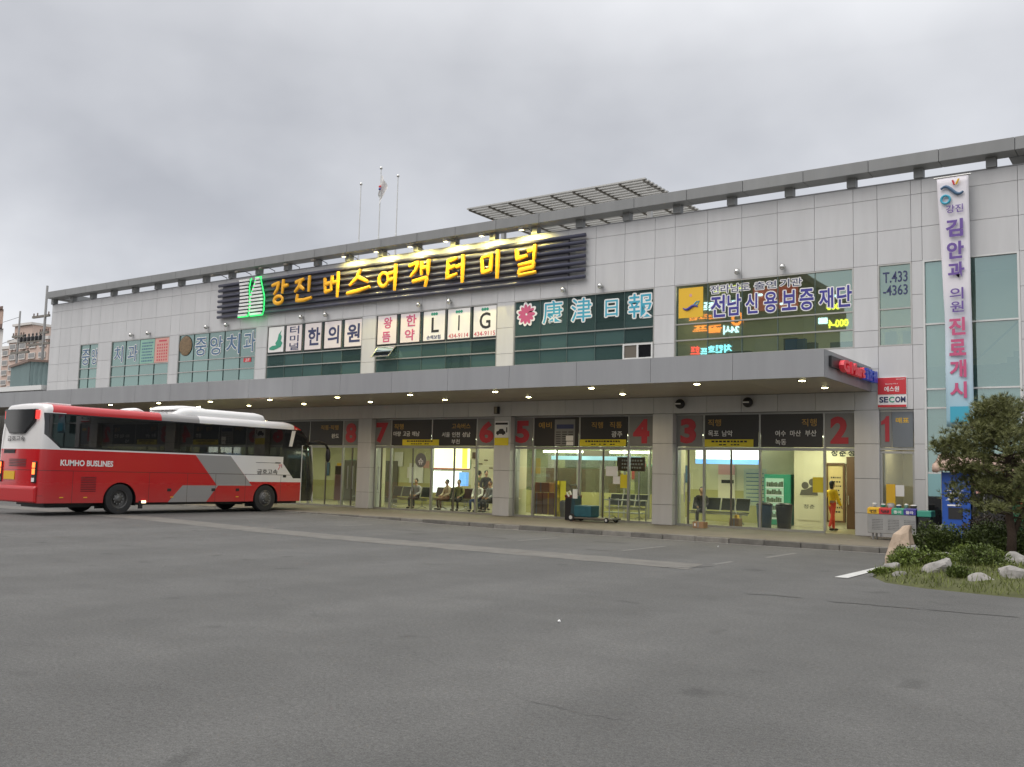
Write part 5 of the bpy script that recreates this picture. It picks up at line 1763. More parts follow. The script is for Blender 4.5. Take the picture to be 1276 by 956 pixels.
while cnt < 15000:
    x, y = random.uniform(24, 31), random.uniform(-13.5, -6.8)
    if not inside(x, y): continue
    d = bed_h(x, y)
    if d < .05: continue
    z = mound(x, y)
    h = random.uniform(.04, .11) * (1.0 if random.random() < .93 else 1.9)
    a = random.uniform(0, 2 * PI)
    lx, ly = random.uniform(-.06, .06), random.uniform(-.06, .06)
    w = random.uniform(.006, .012)
    gb.add([(x - w * math.cos(a), y - w * math.sin(a), z - .01), (x + w * math.cos(a), y + w * math.sin(a), z - .01), (x + lx, y + ly, z + h)], [(0, 1, 2)])
    cnt += 1
tag(gb.build('grass', M['grass']), kind='stuff')

def rock(name, c, r, seed, m, label, pointed=0.0):
    random.seed(seed)
    b = MB().ball((0, 0, 0), 1.0, 18, 12)
    ks = [(Vector((random.gauss(0, 1), random.gauss(0, 1), random.gauss(0, 1))).normalized(), random.uniform(.55, .90)) for _ in range(17)]
    out_ = []
    for v in b.v:
        p = Vector(v)
        for nrm, dd in ks:                     # chip flat facets off the ball
            e = p.dot(nrm) - dd
            if e > 0: p -= nrm * e * .97
        p *= 1 + .05 * math.sin(7 * p.x + seed) * math.sin(6 * p.y) + random.uniform(-.015, .015)
        if pointed and p.z > 0:
            f = 1 - pointed * p.z
            p.x *= f; p.y *= f
            p.x += .25 * p.z
        out_.append((c[0] + p.x * r[0], c[1] + p.y * r[1], c[2] + p.z * r[2]))
    b.v = out_
    o = b.build(name, m)
    return tag(o, label, 'rock', 'rocks edging the planted island')
RB = [(-.27, -.20), (-.02, -.27), (.22, -.19), (.30, .02), (.17, .22), (-.16, .20), (-.30, .02)]
rv, rf = [], []
random.seed(6)
for z, sc, ox in ((-.15, 1.0, 0), (.18, 1.02, .01), (.42, .90, .05), (.66, .62, .10), (.84, .30, .17)):
    for x, y in RB:
        rv.append((24.28 + x * sc + ox + random.uniform(-.03, .03), -8.5 + y * sc + random.uniform(-.03, .03), .02 + z + x * .12 + random.uniform(-.03, .03)))
for j in range(4):
    for i in range(7):
        rf.append((j * 7 + i, j * 7 + (i + 1) % 7, (j + 1) * 7 + (i + 1) % 7, (j + 1) * 7 + i))
rf.append(tuple(range(28, 35)))
rf.append(tuple(range(6, -1, -1)))
tag(MB().add(rv, rf).build('garden_rock', M['stone_tan'], bevel=.015), 'tall tan pointed stone standing at the left tip of the planted island', 'rock', 'rocks edging the planted island')
rock('garden_rock', (24.62, -8.75, .33), (.20, .2, .20), 5, M['stone_pale'], 'pale stone just behind the tall tan stone')
rock('garden_rock', (25.72, -11.75, .22), (.38, .28, .26), 6, M['stone_pale'], 'large grey and white boulder at the middle of the island front')
rock('garden_rock', (26.95, -12.0, .22), (.38, .3, .26), 8, M['stone_pale'], 'pale flat-topped boulder at the right edge of the view')
rock('garden_rock', (25.10, -12.0, .12), (.15, .12, .11), 9, M['stone_pale'], 'smallest whitish stone in the grass near the white kerb line')
rock('garden_rock', (24.74, -10.95, .16), (.19, .13, .10), 10, M['stone_pale'], 'flat white stone under the low shrub at the island left end')
rock('garden_rock', (26.50, -12.4, .14), (.30, .2, .15), 12, M['stone_pale'], 'low jagged pale stone between the two larger boulders')
rock('garden_rock', (26.75, -10.4, .34), (.33, .26, .22), 13, M['stone_pale'], 'broad grey boulder higher on the mound at the right')
rock('garden_rock', (26.20, -10.3, .36), (.22, .2, .15), 14, M['stone_pale'], 'rounded pale rock behind the small right-hand shrub')
rock('garden_rock', (25.45, -9.9, .34), (.36, .24, .12), 15, M['stone_pale'], 'long low brownish slab in the grass in front of the hedge')

def shrub(name, c, r, n, m, label, group, seed, leaf=.035, flat=.0):
    random.seed(seed)
    t = thing(name, c, label, 'shrub', group)
    st = MB()
    tips = []
    for i in range(9):
        a = 2 * PI * i / 9 + random.uniform(-.3, .3)
        e = (c[0] + r[0] * .7 * math.cos(a), c[1] + r[1] * .7 * math.sin(a), c[2] + r[2] * random.uniform(.5, 1.0))
        st.tube([(c[0] + .03 * math.cos(a), c[1] + .03 * math.sin(a), c[2] - .03), (c[0] + r[0] * .35 * math.cos(a), c[1] + r[1] * .35 * math.sin(a), c[2] + r[2] * .45), e], [.014, .010, .004], 5)
    st.build('stem', M['bark'], t)
    clumps = []
    for i in range(26):
        a = random.uniform(0, 2 * PI)
        q = random.random() ** .5
        hh = random.uniform(.15, 1.0) * (1 - .55 * q * q)
        clumps.append((c[0] + r[0] * q * math.cos(a), c[1] + r[1] * q * math.sin(a), c[2] + r[2] * hh, random.uniform(.16, .30)))
    b = MB()
    for i in range(n):
        cx, cy, cz, cr = random.choice(clumps)
        d = Vector((random.gauss(0, 1), random.gauss(0, 1), random.gauss(0, .8))).normalized() * (random.random() ** .4)
        p = Vector((cx + d.x * cr * (r[0] + r[2]) * .9, cy + d.y * cr * (r[1] + r[2]) * .9, max(c[2] + .005, cz + d.z * cr * r[2] * 1.6)))
        u = Vector((d.x + random.gauss(0, .5), d.y + random.gauss(0, .5), random.uniform(.1, 1.2))).normalized()
        s = u.orthogonal().normalized()
        s = (Matrix.Rotation(random.uniform(0, 2 * PI), 3, u) @ s)
        L, w = leaf * random.uniform(.9, 1.9), leaf * random.uniform(.25, .5)
        b.add([p - s * w * .3, p + u * L * .5 + s * w, p + u * L, p + u * L * .5 - s * w], [(0, 1, 2, 3)])
    b.build('foliage', m, t)
    return t
G1, G2 = 'hedge plants behind the lawn of the island', 'low shrubs among the island rocks'
HL = ['first clump of the dark hedge, next to the tall tan stone', 'dark hedge clump in front of the blue cabinet', 'dark hedge clump under the middle of the pine crown', 'dark hedge clump right of the pine trunk', 'dark hedge clump at the right edge of the view']
for i, (x, y, rx, h) in enumerate(((24.85, -7.75, .52, .70), (25.40, -7.75, .54, .66), (25.95, -7.8, .55, .68), (26.50, -7.8, .55, .64), (27.1, -7.9, .55, .66))):
    shrub('hedge_shrub', (x, y, mound(x, y) - .02), (rx, .45, h), 6500, M['leaves_dark'], HL[i], G1, 40 + i, .045)
for i, (x, y, rx, ry, h, m, lab) in enumerate(((24.60, -9.55, .20, .22, .34, 'leaves', 'upright shrub against the foot of the tall tan stone'), (25.02, -10.55, .36, .30, .34, 'leaves_light', 'brightest green low shrub left of the large grey and white boulder'),
        (25.50, -10.35, .28, .26, .22, 'leaves_light', 'small green shrub behind the large grey and white boulder'), (26.32, -11.1, .36, .28, .32, 'leaves', 'spreading green shrub between the boulders at the right'), (26.15, -12.2, .18, .15, .16, 'leaves', 'low tuft of leaves right of the large grey and white boulder'), (24.70, -11.5, .20, .16, .10, 'leaves_light', 'creeping leaves near the flat white stone'), (25.9, -9.0, .5, .3, .22, 'leaves_light', 'thin light green ground shrub in front of the hedge'))):
    shrub('low_shrub', (x, y, mound(x, y) - .02), (rx, ry, h), 2600, M[m], lab, G2, 60 + i, .036)
for i, (x, y, lab) in enumerate(((25.75, -7.15, 'dark brown leafless bush left of the pine trunk behind the hedge'), (26.3, -7.1, 'dark brown bush directly behind the pine trunk'), (26.9, -7.15, 'dark brown bush right of the pine trunk behind the hedge'))):
    shrub('brown_bush', (x, y, mound(x, y) - .02), (.42, .3, 1.05), 3600, M['leaves_brown'], lab, 'brown bushes under the pine', 90 + i, .045)

# pine on the island
pt = thing('pine_tree', (26.45, -8.6, .4), 'small bushy pine growing on the island in front of the kiosk', 'pine tree')
random.seed(77)
tk = MB()
trunk = [(26.45, -8.6, .28), (26.47, -8.58, .8), (26.42, -8.62, 1.3), (26.46, -8.6, 1.9), (26.42, -8.58, 2.5), (26.36, -8.6, 3.1), (26.34, -8.6, 3.45)]
tk.tube(trunk, [.10, .085, .075, .065, .05, .03, .012], 10)
tk.tube([(26.47, -8.58, .75), (26.65, -8.5, 1.2), (26.85, -8.45, 1.8)], [.06, .045, .03], 8)
pads = []
limbs = []
for i in range(46):
    z = 1.20 + 2.2 * (i / 45)
    t = (z - 1.0) / 2.5
    a = i * 2.4 + random.uniform(-.4, .4)
    L = (1.28 * math.sin(min(1, (1.14 - t) * 1.05) * PI / 2) + .08) * random.uniform(.66, 1.12)
    if z < 1.7: L *= .8
    k = min(5, int((z - .3) / .55))
    base = Vector(trunk[min(5, max(1, k))]).lerp(Vector(trunk[min(6, max(1, k) + 1)]), .5)
    base.z = z - .08
    e = Vector((base.x + L * math.cos(a), base.y + L * math.sin(a), z + L * random.uniform(.0, .28)))
    m1 = base.lerp(e, .5) + Vector((0, 0, -.04))
    tk.tube([base, m1, e], [.026, .017, .006], 6)
    for q in range(7):
        f = .34 + .66 * (q / 6)
        c = base.lerp(e, f) + Vector((random.gauss(0, .11), random.gauss(0, .11), random.gauss(.03, .07)))
        pads.append((c, .17 * random.uniform(.6, 1.35)))
for i in range(8):
    pads.append((Vector((26.34 + random.gauss(0, .10), -8.6 + random.gauss(0, .1), 3.2 + random.uniform(-.15, .42))), .13))
for c0, sg, nn_, zz0 in (((25.42, -8.95, 2.55), .20, 26, 2.2), ((25.62, -8.8, 2.05), .20, 22, 1.75), ((26.05, -8.8, 3.05), .20, 18, 2.8), ((26.75, -8.3, 2.9), .22, 22, 2.6), ((27.1, -8.3, 2.3), .24, 24, 2.0), ((25.95, -8.9, 2.6), .18, 10, 2.3)):
    tk.tube([(26.45, -8.6, zz0), ((26.45 + c0[0]) / 2, (-8.6 + c0[1]) / 2, (zz0 + c0[2]) / 2 - .05), c0], [.03, .02, .008], 6)
    for i in range(nn_):
        pads.append((Vector((random.gauss(c0[0], sg), random.gauss(c0[1], sg), random.gauss(c0[2], sg * .75))), .15 * random.uniform(.7, 1.3)))
tk.build('trunk', M['bark'], pt, smooth=True)
nb = MB()
for c, rr in pads:
    for k in range(17):
        d = Vector((random.gauss(0, 1), random.gauss(0, 1), random.gauss(0, .7))).normalized() * random.random() ** .5 * rr
        p = c + d
        ax = Vector((d.x, d.y, abs(d.z) * .5 + .06)).normalized()
        for q in range(9):
            u = (ax + Vector((random.gauss(0, .5), random.gauss(0, .5), random.gauss(0, .45)))).normalized()
            s = u.orthogonal().normalized() * .0065
            L = random.uniform(.07, .13)
            nb.add([p - s, p + s, p + u * L], [(0, 1, 2)])
nb.build('crown', M['needles'], pt)

# ------------------------------------------------------------------ people
def skinned(name, joints, edges, m, parent, sub=1):
    """one continuous surface grown from a skeleton: joints {key: ((x,y,z), radius)}"""
    keys = list(joints)
    me = bpy.data.meshes.new(name)
    me.from_pydata([joints[k][0] for k in keys], [(keys.index(a), keys.index(b)) for a, b in edges], [])
    o = bpy.data.objects.new(name, me)
    COL.objects.link(o)
    sk = o.modifiers.new('skin', 'SKIN')
    sk.use_smooth_shade = True
    for i, k in enumerate(keys):
        r = joints[k][1]
        r = r if isinstance(r, tuple) else (r, r)
        me.skin_vertices[0].data[i].radius = r
        me.skin_vertices[0].data[i].use_root = (i == 0)
    ss = o.modifiers.new('sub', 'SUBSURF')
    ss.levels = ss.render_levels = sub
    bpy.context.view_layer.update()
    m2 = bpy.data.meshes.new_from_object(o.evaluated_get(bpy.context.evaluated_depsgraph_get()))
    vs = [tuple(v.co) for v in m2.vertices]
    fs = [tuple(p.vertices) for p in m2.polygons]
    bpy.data.objects.remove(o)
    bpy.data.meshes.remove(me)
    bpy.data.meshes.remove(m2)
    return vs, fs
def cloth_mat(name, c):
    return mat(name, c, .85, var=.12, scale=9)
def person(loc, rot, pose, top, bottom, label, H=1.65, group=None, hairlen=0, bag=None):
    t = thing('person', loc, label, 'person', group)
    k = H / 1.7
    S = lambda x, y, z: Vector((x * k, y * k, z * k))
    J = {}
    if pose == 'sit':
        pel = .50
        J['pel'] = S(0, 0, pel); J['sp'] = S(0, .03, pel + .24); J['ch'] = S(0, .02, pel + .44); J['ne'] = S(0, 0, pel + .58); J['hd'] = S(0, -.03, pel + .66)
        for s, n in ((1, 'r'), (-1, 'l')):
            J['hip' + n] = S(s * .09, -.02, pel - .01); J['kn' + n] = S(s * .12, -.44, pel - .02); J['an' + n] = S(s * .12, -.40, .08); J['to' + n] = S(s * .13, -.56, .03)
            J['sh' + n] = S(s * .19, .02, pel + .50); J['el' + n] = S(s * .24, -.06, pel + .23); J['wr' + n] = S(s * .14, -.28, pel + .12); J['ha' + n] = S(s * .11, -.35, pel + .10)
    else:
        st = .16 if pose == 'walk' else .02
        J['pel'] = S(0, 0, .92); J['sp'] = S(0, .0, 1.14); J['ch'] = S(0, -.01, 1.34); J['ne'] = S(0, 0, 1.47); J['hd'] = S(0, -.02, 1.55)
        for s, n in ((1, 'r'), (-1, 'l')):
            w = s * st
            J['hip' + n] = S(s * .09, 0, .90); J['kn' + n] = S(s * .10, -.04 - w * .7, .50); J['an' + n] = S(s * .10, .03 - w * 1.2, .09 + (.05 if w < -.1 else 0)); J['to' + n] = S(s * .12, -.14 - w * 1.2, .035)
            J['sh' + n] = S(s * .18, .0, 1.40); J['el' + n] = S(s * .23, .03 + w * .5, 1.14); J['wr' + n] = S(s * .23, -.05 + w * .9, .91); J['ha' + n] = S(s * .23, -.07 + w, .84)
    rad = {'pel': (.13, .10), 'sp': (.115, .09), 'ch': (.14, .10), 'ne': .052, 'hd': .07, 'hip': .082, 'kn': .055, 'an': .038, 'to': .032, 'sh': .058, 'el': .042, 'wr': .028, 'ha': .032}
    def rr(key, f=1.0, add=0.0):
        r = rad.get(key) or rad[key[:-1]]
        return tuple((q * f + add) * k for q in r) if isinstance(r, tuple) else (r * f + add) * k
    E = [('pel', 'sp'), ('sp', 'ch'), ('ch', 'ne'), ('ne', 'hd')]
    for n in 'rl':
        E += [('pel', 'hip' + n), ('hip' + n, 'kn' + n), ('kn' + n, 'an' + n), ('an' + n, 'to' + n), ('ch', 'sh' + n), ('sh' + n, 'el' + n), ('el' + n, 'wr' + n), ('wr' + n, 'ha' + n)]
    L = Vector(loc)
    jj = {q: (tuple(J[q]), rr(q)) for q in J}
    vs, fs = skinned('body', jj, E, M['skin'], t)
    tmp = bpy.data.meshes.new('tmp')
    tmp.from_pydata(vs, [], fs)
    nrm = [Vector(v.normal) for v in tmp.vertices]
    bpy.data.meshes.remove(tmp)
    def nearest(p):
        best, be, bt = 9, None, 0
        for e in E:
            a_, c_ = J[e[0]], J[e[1]]
            u = max(0, min(1, (p - a_).dot(c_ - a_) / max(1e-9, (c_ - a_).length_squared)))
            d = (p - a_ - (c_ - a_) * u).length
            if d < best: best, be, bt = d, e, u
        return be, bt
    near = [nearest(Vector(v)) for v in vs]
    def dress(test, off):
        ok = [test(e, u) for e, u in near]
        keep = [f for f in fs if all(ok[i] for i in f)]
        return [tuple(Vector(v) + n_ * off) for v, n_ in zip(vs, nrm)], keep
    isx = lambda e, *ps: any(e[1].startswith(q) for q in ps)
    shirt_ok = lambda e, u: (e[1] in ('sp', 'ch')) or (e[1] == 'ne' and u < .95) or isx(e, 'sh', 'el', 'wr') or (e[1].startswith('hip') and u < .85)
    trous_ok = lambda e, u: isx(e, 'hip', 'kn', 'an') or (e[1] == 'sp' and u < .65)
    b = MB().add(vs, fs)
    hc = J['hd'] + S(0, -.005, .09)
    b.ball(tuple(hc), (.075 * k, .092 * k, .115 * k), 16, 12)
    b.ball(tuple(hc + S(0, -.095, -.015)), (.014 * k, .02 * k, .022 * k), 8, 6)
    for s in (1, -1):
        b.ball(tuple(hc + S(s * .077, .005, -.005)), (.012 * k, .02 * k, .032 * k), 8, 6)
    for n, s in (('r', 1), ('l', -1)):
        w, h = J['wr' + n], J['ha' + n]
        d = (h - w).normalized()
        side = d.cross(Vector((0, 1, .2))).normalized()
        for q, fl in enumerate((.066, .076, .072, .056)):
            base = h + side * (.010 * (q - 1.5) * 1.9) * k
            mid = base + d * fl * .55 * k
            b.tube([base, mid, mid + (d + Vector((0, -.5, 0))).normalized() * fl * .5 * k], [.0095 * k, .009 * k, .006 * k], 6)
        b.tube([w + d * .03 * k + side * .02 * k, h + side * .045 * k + Vector((0, -.02, 0)), h + d * .035 * k + side * .05 * k + Vector((0, -.03, 0))], [.012 * k, .010 * k, .007 * k], 6)
    b.v = [tuple(Vector(v) + L) for v in b.v]
    bo = b.build('body', M['skin'], t, smooth=True)
    def put(vf, m, nm):
        used = sorted({i for f in vf[1] for i in f})
        ix = {i: n_ for n_, i in enumerate(used)}
        q = MB().add([tuple(Vector(vf[0][i]) + L) for i in used], [tuple(ix[i] for i in f) for f in vf[1]])
        return q.build(nm, m, t, smooth=True)
    put(dress(shirt_ok, .020 * k), top, 'shirt')
    put(dress(trous_ok, .012 * k), bottom, 'trousers')
    hb = MB()
    hb.ball(tuple(hc + S(0, .028, .032) + L), (.090 * k, .098 * k, .116 * k), 16, 12)
    if hairlen:
        hb.ball(tuple(hc + S(0, .045, -.05 * hairlen) + L), (.078 * k, .06 * k, .12 * k), 12, 8)
    hb.build('hair', M['hair'], t, smooth=True)
    eb_ = MB()
    for s in (1, -1):
        eb_.ball(tuple(hc + S(s * .032, -.082, .008) + L), (.011 * k, .008 * k, .008 * k), 8, 6)
    eb_.build('eyes', M['black'], t)
    sb_ = MB()
    for n in 'rl':
        a = J['an' + n] * .35 + J['to' + n] * .65
        dx = (J['to' + n] - J['an' + n])
        sb_.ball((a.x + L.x, a.y + L.y, a.z - .008 * k + L.z), (.052 * k, .13 * k, .045 * k), 12, 8)
    sb_.build('shoes', M['black'], t, smooth=True)
    t.rotation_euler = (0, 0, rot)
    return t
C_ = {n: cloth_mat(n + '_cloth', c) for n, c in dict(yellow=(.80, .52, .02), red=(.62, .07, .04), dark=(.035, .03, .035), brown=(.12, .07, .045), grey=(.30, .30, .32), olive=(.20, .20, .08), navy=(.03, .05, .14), white=(.68, .68, .66), beige=(.45, .38, .27)).items()}
FZ = .15
person((19.74, 2.0, FZ), R(150), 'walk', C_['yellow'], C_['red'], 'woman in a yellow top and red trousers walking through the open doorway', 1.58, hairlen=1)
person((3.95, 4.1, FZ), R(60), 'stand', C_['dark'], C_['dark'], 'standing person in dark clothes inside behind the column between 6 and 5', 1.68)
person((6.55, 3.1, FZ), R(-80), 'stand', C_['olive'], C_['brown'], 'standing man in an olive vest inside behind the grey panel 5', 1.66)
person((3.20, 4.6, FZ), R(160), 'stand', C_['olive'], C_['navy'], 'person standing at the bright white screen with back turned', 1.66)
W_ = [((1.25, 2.55), 10, 'grey', 'dark', 'seated person with short hair alone on the bench under the round sticker'),
      ((3.02, 2.55), -20, 'beige', 'brown', 'seated person in beige on the bench in front of the white screen'),
      ((3.62, 2.60), 15, 'olive', 'dark', 'seated person in an olive top on the bench in front of the white screen'),
      ((4.65, 2.60), 5, 'white', 'navy', 'seated person in a white top on the bench behind numeral 6'),
      ((5.3, 2.60), -10, 'grey', 'dark', 'seated person in grey at the end of the bench behind numeral 6'),
      ((14.78, 2.75), 20, 'dark', 'dark', 'seated person in dark clothes behind the glass under numeral 3')]
for (x, y), a, cu, cl_, lab in W_:
    person((x, y, FZ), R(a), 'sit', C_[cu], C_[cl_], lab, 1.62)

# ------------------------------------------------------------------ waiting-hall furniture
def bench(x, y, nseat, rot, label):
    t = thing('waiting_bench', (x, y, FZ), label, 'bench', 'black steel waiting benches')
    w = .56
    for i in range(nseat):
        xx = x + (i - (nseat - 1) / 2) * w
        s = MB().prism([(y + .22, FZ + .40), (y + .24, FZ + .43), (y - .22, FZ + .46), (y - .25, FZ + .44)], 'x', xx - w * .46, xx + w * .46).build('seat', M['mesh_seat'], t)
        MB().prism([(y + .20, FZ + .50), (y + .24, FZ + .50), (y + .36, FZ + .92), (y + .33, FZ + .93)], 'x', xx - w * .44, xx + w * .44).build('backrest', M['mesh_seat'], t)
        MB().tube([(xx - w * .46, y + .20, FZ + .46), (xx - w * .46, y + .35, FZ + .93), (xx + w * .46, y + .35, FZ + .93), (xx + w * .46, y + .20, FZ + .46)], .012, 6).build('back_frame', M['steel'], t)
    MB().box(x - nseat * w / 2, x + nseat * w / 2, y - .03, y + .03, FZ + .34, FZ + .40).build('beam', M['steel'], t)
    for sx in (-1, 1):
        xx = x + sx * (nseat * w / 2 - .25)
        MB().tube([(xx, y - .28, FZ + .02), (xx, y, FZ + .10), (xx, y, FZ + .36)], .022, 6).build('leg', M['steel'], t)
        MB().tube([(xx, y + .28, FZ + .02), (xx, y, FZ + .10)], .022, 6).build('leg', M['steel'], t)
    t.rotation_euler = (0, 0, rot)
    return t
bench(.7, 2.6, 4, 0, 'black four-seat bench under the round sticker, nearest the grey panel 7')
bench(3.3, 2.65, 3, 0, 'black three-seat bench in front of the bright white screen')
bench(5.2, 2.65, 3, 0, 'black three-seat bench behind numeral 6')
bench(2.1, 4.0, 4, 0, 'black bench in the second row between the cream column and the white screen')
bench(15.4, 2.8, 4, 0, 'black bench behind the glass under numeral 3')
bench(11.4, 3.2, 3, 0, 'black bench behind the yellow taped paper')
bench(-2.2, 3.0, 3, 0, 'black bench behind the glass under numeral 8')

# stacked cartons and wire rack behind the glass of bay five
random.seed(31)
for i, (x, z, w, h, lab) in enumerate(((8.72, .25, .52, .42, 'bottom left carton of the stack behind the glass under the timetable board'), (9.26, .25, .50, .40, 'bottom right carton of the stack behind the glass under the timetable board'), (8.72, .67, .50, .42, 'middle left carton of the stack behind the glass under the timetable board'), (9.26, .65, .50, .44, 'middle right carton of the stack behind the glass under the timetable board'), (8.9, 1.10, .8, .38, 'wide carton on top of the stack under the timetable board'))):
    t = thing('carton', (x, 1.2, z), lab, 'carton', 'cartons behind the glass')
    MB().box(x - w / 2, x + w / 2, .95, 1.45, z, z + h - .01).build('box', M['card'], t, bevel=.008)
    MB().box(x - .03, x + .03, .944, 1.456, z - .001 + .003, z + h - .006).build('tape', M['amber'] if i % 2 else M['concrete'], t)
t = thing('display_rack', (9.62, 1.2, FZ), 'yellow slim rack right of the stacked cartons', 'rack')
for x in (9.52, 9.74):
    MB().box(x - .025, x + .025, 1.0, 1.4, FZ, 1.55).build('upright', M['yellow'], t)
for z in (.35, .85, 1.35):
    MB().box(9.55, 9.71, 1.0, 1.4, z, z + .03).build('shelf', M['yellow'], t)
t = thing('litter_bin', (10.0, .9, FZ), 'pale narrow bin inside right of the yellow rack', 'bin')
MB().lathe([(.13, 0), (.16, .55), (.16, .6), (.12, .66)], (10.0, .9, FZ), n=20).build('body', M['concrete'], t, smooth=True)
MB().lathe([(.09, 0), (.09, .012)], (10.0, .9, FZ + .66), n=20).build('opening', M['black'], t)
t = thing('parcel_desk', (12.2, 1.6, FZ), 'steel framed luggage table inside behind the trolley', 'table')
MB().box(11.4, 13.0, 1.3, 1.9, .88, .92).build('top', M['steel'], t)
MB().box(11.4, 13.0, 1.3, 1.9, .42, .45).build('shelf', M['steel'], t)
for x in (11.43, 12.97):
    for y in (1.33, 1.87):
        MB().box(x - .02, x + .02, y - .02, y + .02, FZ, .88).build('leg', M['steel'], t)
t = thing('hanging_sign', (12.5, 1.5, 1.97), 'brown hanging sign with small pale writing inside left of numeral 4 door', 'sign')
MB().box(11.95, 13.1, 1.47, 1.52, 1.98, 2.5).build('panel', M['wood'], t)
b = MB()
for i in range(3):
    x = 12.15
    while x < 12.95:
        w = random.uniform(.05, .1)
        b.box(x, x + w, 1.462, 1.4695, 2.08 + .13 * i, 2.14 + .13 * i)
        x += w + .04
b.build('print', M['text_white'], t)
MB().tube([(12.1, 1.5, 2.5), (12.1, 1.5, HZ)], .008, 5).tube([(12.95, 1.5, 2.5), (12.95, 1.5, HZ)], .008, 5).build('hanger', M['steel'], t)
t = thing('standing_banner', (-1.75, .75, FZ), 'narrow salmon standing banner behind the glass under numeral 8', 'banner')
MB().prism([(-2.05, .40), (-1.48, .40), (-1.50, 1.95), (-2.02, 1.95)], 'y', .74, .752).build('sheet', M['salmon'], t)
MB().box(-2.02, -1.5, .738, .745, 1.55, 1.93).build('picture', M['wood'], t)
MB().tube([(-1.78, .80, FZ), (-1.78, .78, 1.96)], .012, 6).tube([(-2.05, .95, FZ + .01), (-1.78, .79, .5), (-1.5, .95, FZ + .01)], .012, 6).build('stand', M['steel'], t)
# drinks fridge, posters and frames in the shop behind bays three and two
t = thing('drinks_fridge', (17.06, 4.6, FZ), 'green-lit glass-door drinks fridge against the shop wall', 'fridge')
MB().box(16.56, 17.56, 4.35, 5.0, FZ, 2.0).build('cabinet', M['green'], t, bevel=.02)
MB().box(16.62, 17.30, 4.335, 4.348, .35, 1.85).build('door', mat('lit_fridge_glass', (.25, .35, .28), .2, emit=(.55, .9, .6), estr=.45), t)
b = MB()
for j in range(5):
    x = 16.66
    while x < 17.22:
        w = random.uniform(.05, .09)
        b.box(x, x + w, 4.318, 4.334, .42 + .28 * j, .42 + .28 * j + random.uniform(.12, .20))
        x += w + .012
b.build('bottles', mat('bottle_mix', (.12, .15, .10), .3, var=.8, scale=14), t)
for j in range(5):
    MB().box(16.62, 17.30, 4.310, 4.316, .385 + .28 * j, .41 + .28 * j).build('shelf_edge', M['white'], t)
t = poster('wall_poster', 17.9, 18.68, .38, 1.22, M['white_wall'], 'cream lower poster on the shop wall between the fridge and the yellow paper', y=4.14)
letters(t, [('청춘', 18.1, .8, 18.5, .95)], M['text_black'], -4.127, .0, .003)
t = poster('wall_poster', 17.9, 18.68, 1.24, 1.98, M['white_wall'], 'poster with a grey photograph of two people on the shop wall', y=4.14)
b = MB()
for x, z, r in ((18.16, 1.62, .13), (18.42, 1.74, .13)):
    b.lathe([(r, 0), (r, -.005)], (x, 4.127, z), 'y', 18)
b.prism([(17.96, 1.27), (18.62, 1.27), (18.58, 1.50), (18.42, 1.60), (18.2, 1.48), (18.02, 1.46)], 'y', 4.1265, 4.122)
b.build('photo_print', M['frame_dark'], t)
t = poster('wall_poster', 18.98, 19.50, .42, 2.36, mat('tan_poster', (.50, .38, .17), .6, var=.08), 'tall tan menu poster in a brown frame behind the woman in yellow', y=4.13)
b = MB()
b.box(18.90, 18.975, 4.07, 4.14, .36, 2.44); b.box(19.505, 19.58, 4.07, 4.14, .36, 2.44); b.box(18.975, 19.505, 4.07, 4.14, 2.365, 2.44); b.box(18.975, 19.505, 4.07, 4.14, .36, .415)
b.build('frame', M['wood'], t)
b = MB()
for i in range(9):
    x = 19.08
    while x < 19.4:
        w = random.uniform(.03, .07)
        b.box(x, x + w, 4.11, 4.117, .7 + .15 * i, .75 + .15 * i)
        x += w + .03
b.build('print', M['text_black'], t)
t = thing('shop_door', (20.1, 4.1, FZ), 'dark brown wooden inner door at the right of the tan menu poster', 'door')
MB().box(19.64, 20.3, 4.06, 4.14, FZ, 2.66).build('leaf', M['wood'], t)
MB().tube([(19.72, 4.0, 1.0), (19.72, 4.0, 1.3)], .015, 6).build('handle', M['steel'], t)
t = thing('shop_name', (19.6, 4.13, 2.7), 'black Korean letters high on the cream wall behind the open doorway', 'sign')
letters(t, [('정', 19.08, 2.68, 19.30, 2.92), ('춘', 19.37, 2.68, 19.60, 2.92), ('성', 19.67, 2.68, 19.90, 2.92)], M['text_black'], -4.148, .03, .015)
t = poster('wall_poster', 14.46, 15.15, .9, 2.34, M['white_wall'], 'white poster with an orange-red top inside the bay under numeral 3', y=5.05)
MB().box(14.47, 15.14, 5.026, 5.0375, 1.95, 2.33).build('red_head', M['salmon'], t)
MB().box(14.6, 15.1, 5.026, 5.0375, 1.62, 1.75).build('print', M['text_black'], t)
t = poster('wall_poster', 15.5, 16.4, .8, 2.2, mat('pale_green_sheet', (.42, .48, .36), .5, var=.1), 'large pale green notice sheet on the inner wall behind the board with 목포', y=5.05)
b = MB()
for i in range(8):
    b.box(15.6, 16.3, 5.028, 5.0375, .95 + .15 * i, .98 + .15 * i)
b.build('print', M['text_slate'], t)
for x, y, w, h, m, nm, lab in ((16.72, 1.2, .34, .30, 'card', 'carton', 'open carton on the floor inside behind the middle of bay three'), (16.22, -.62, .38, .20, 'card', 'carton', 'small carton left outside on the pavement under numeral 3')):
    t = thing(nm, (x, y, FZ), lab, 'carton')
    MB().box(x - w / 2, x + w / 2, y - .17, y + .17, FZ + .003, FZ + h).build('box', M[m], t, bevel=.006)
    MB().box(x - .03, x + .03, y - .174, y + .174, FZ + .02, FZ + h + .003).build('tape', M['concrete'], t)
    MB().box(x - w / 2 + .05, x - .08, y - .176, y - .171, FZ + .06, FZ + h - .05).build('label', M['white'], t)
t = thing('broom', (16.6, 1.25, FZ), 'upright broom handle leaning by the open carton inside', 'broom')
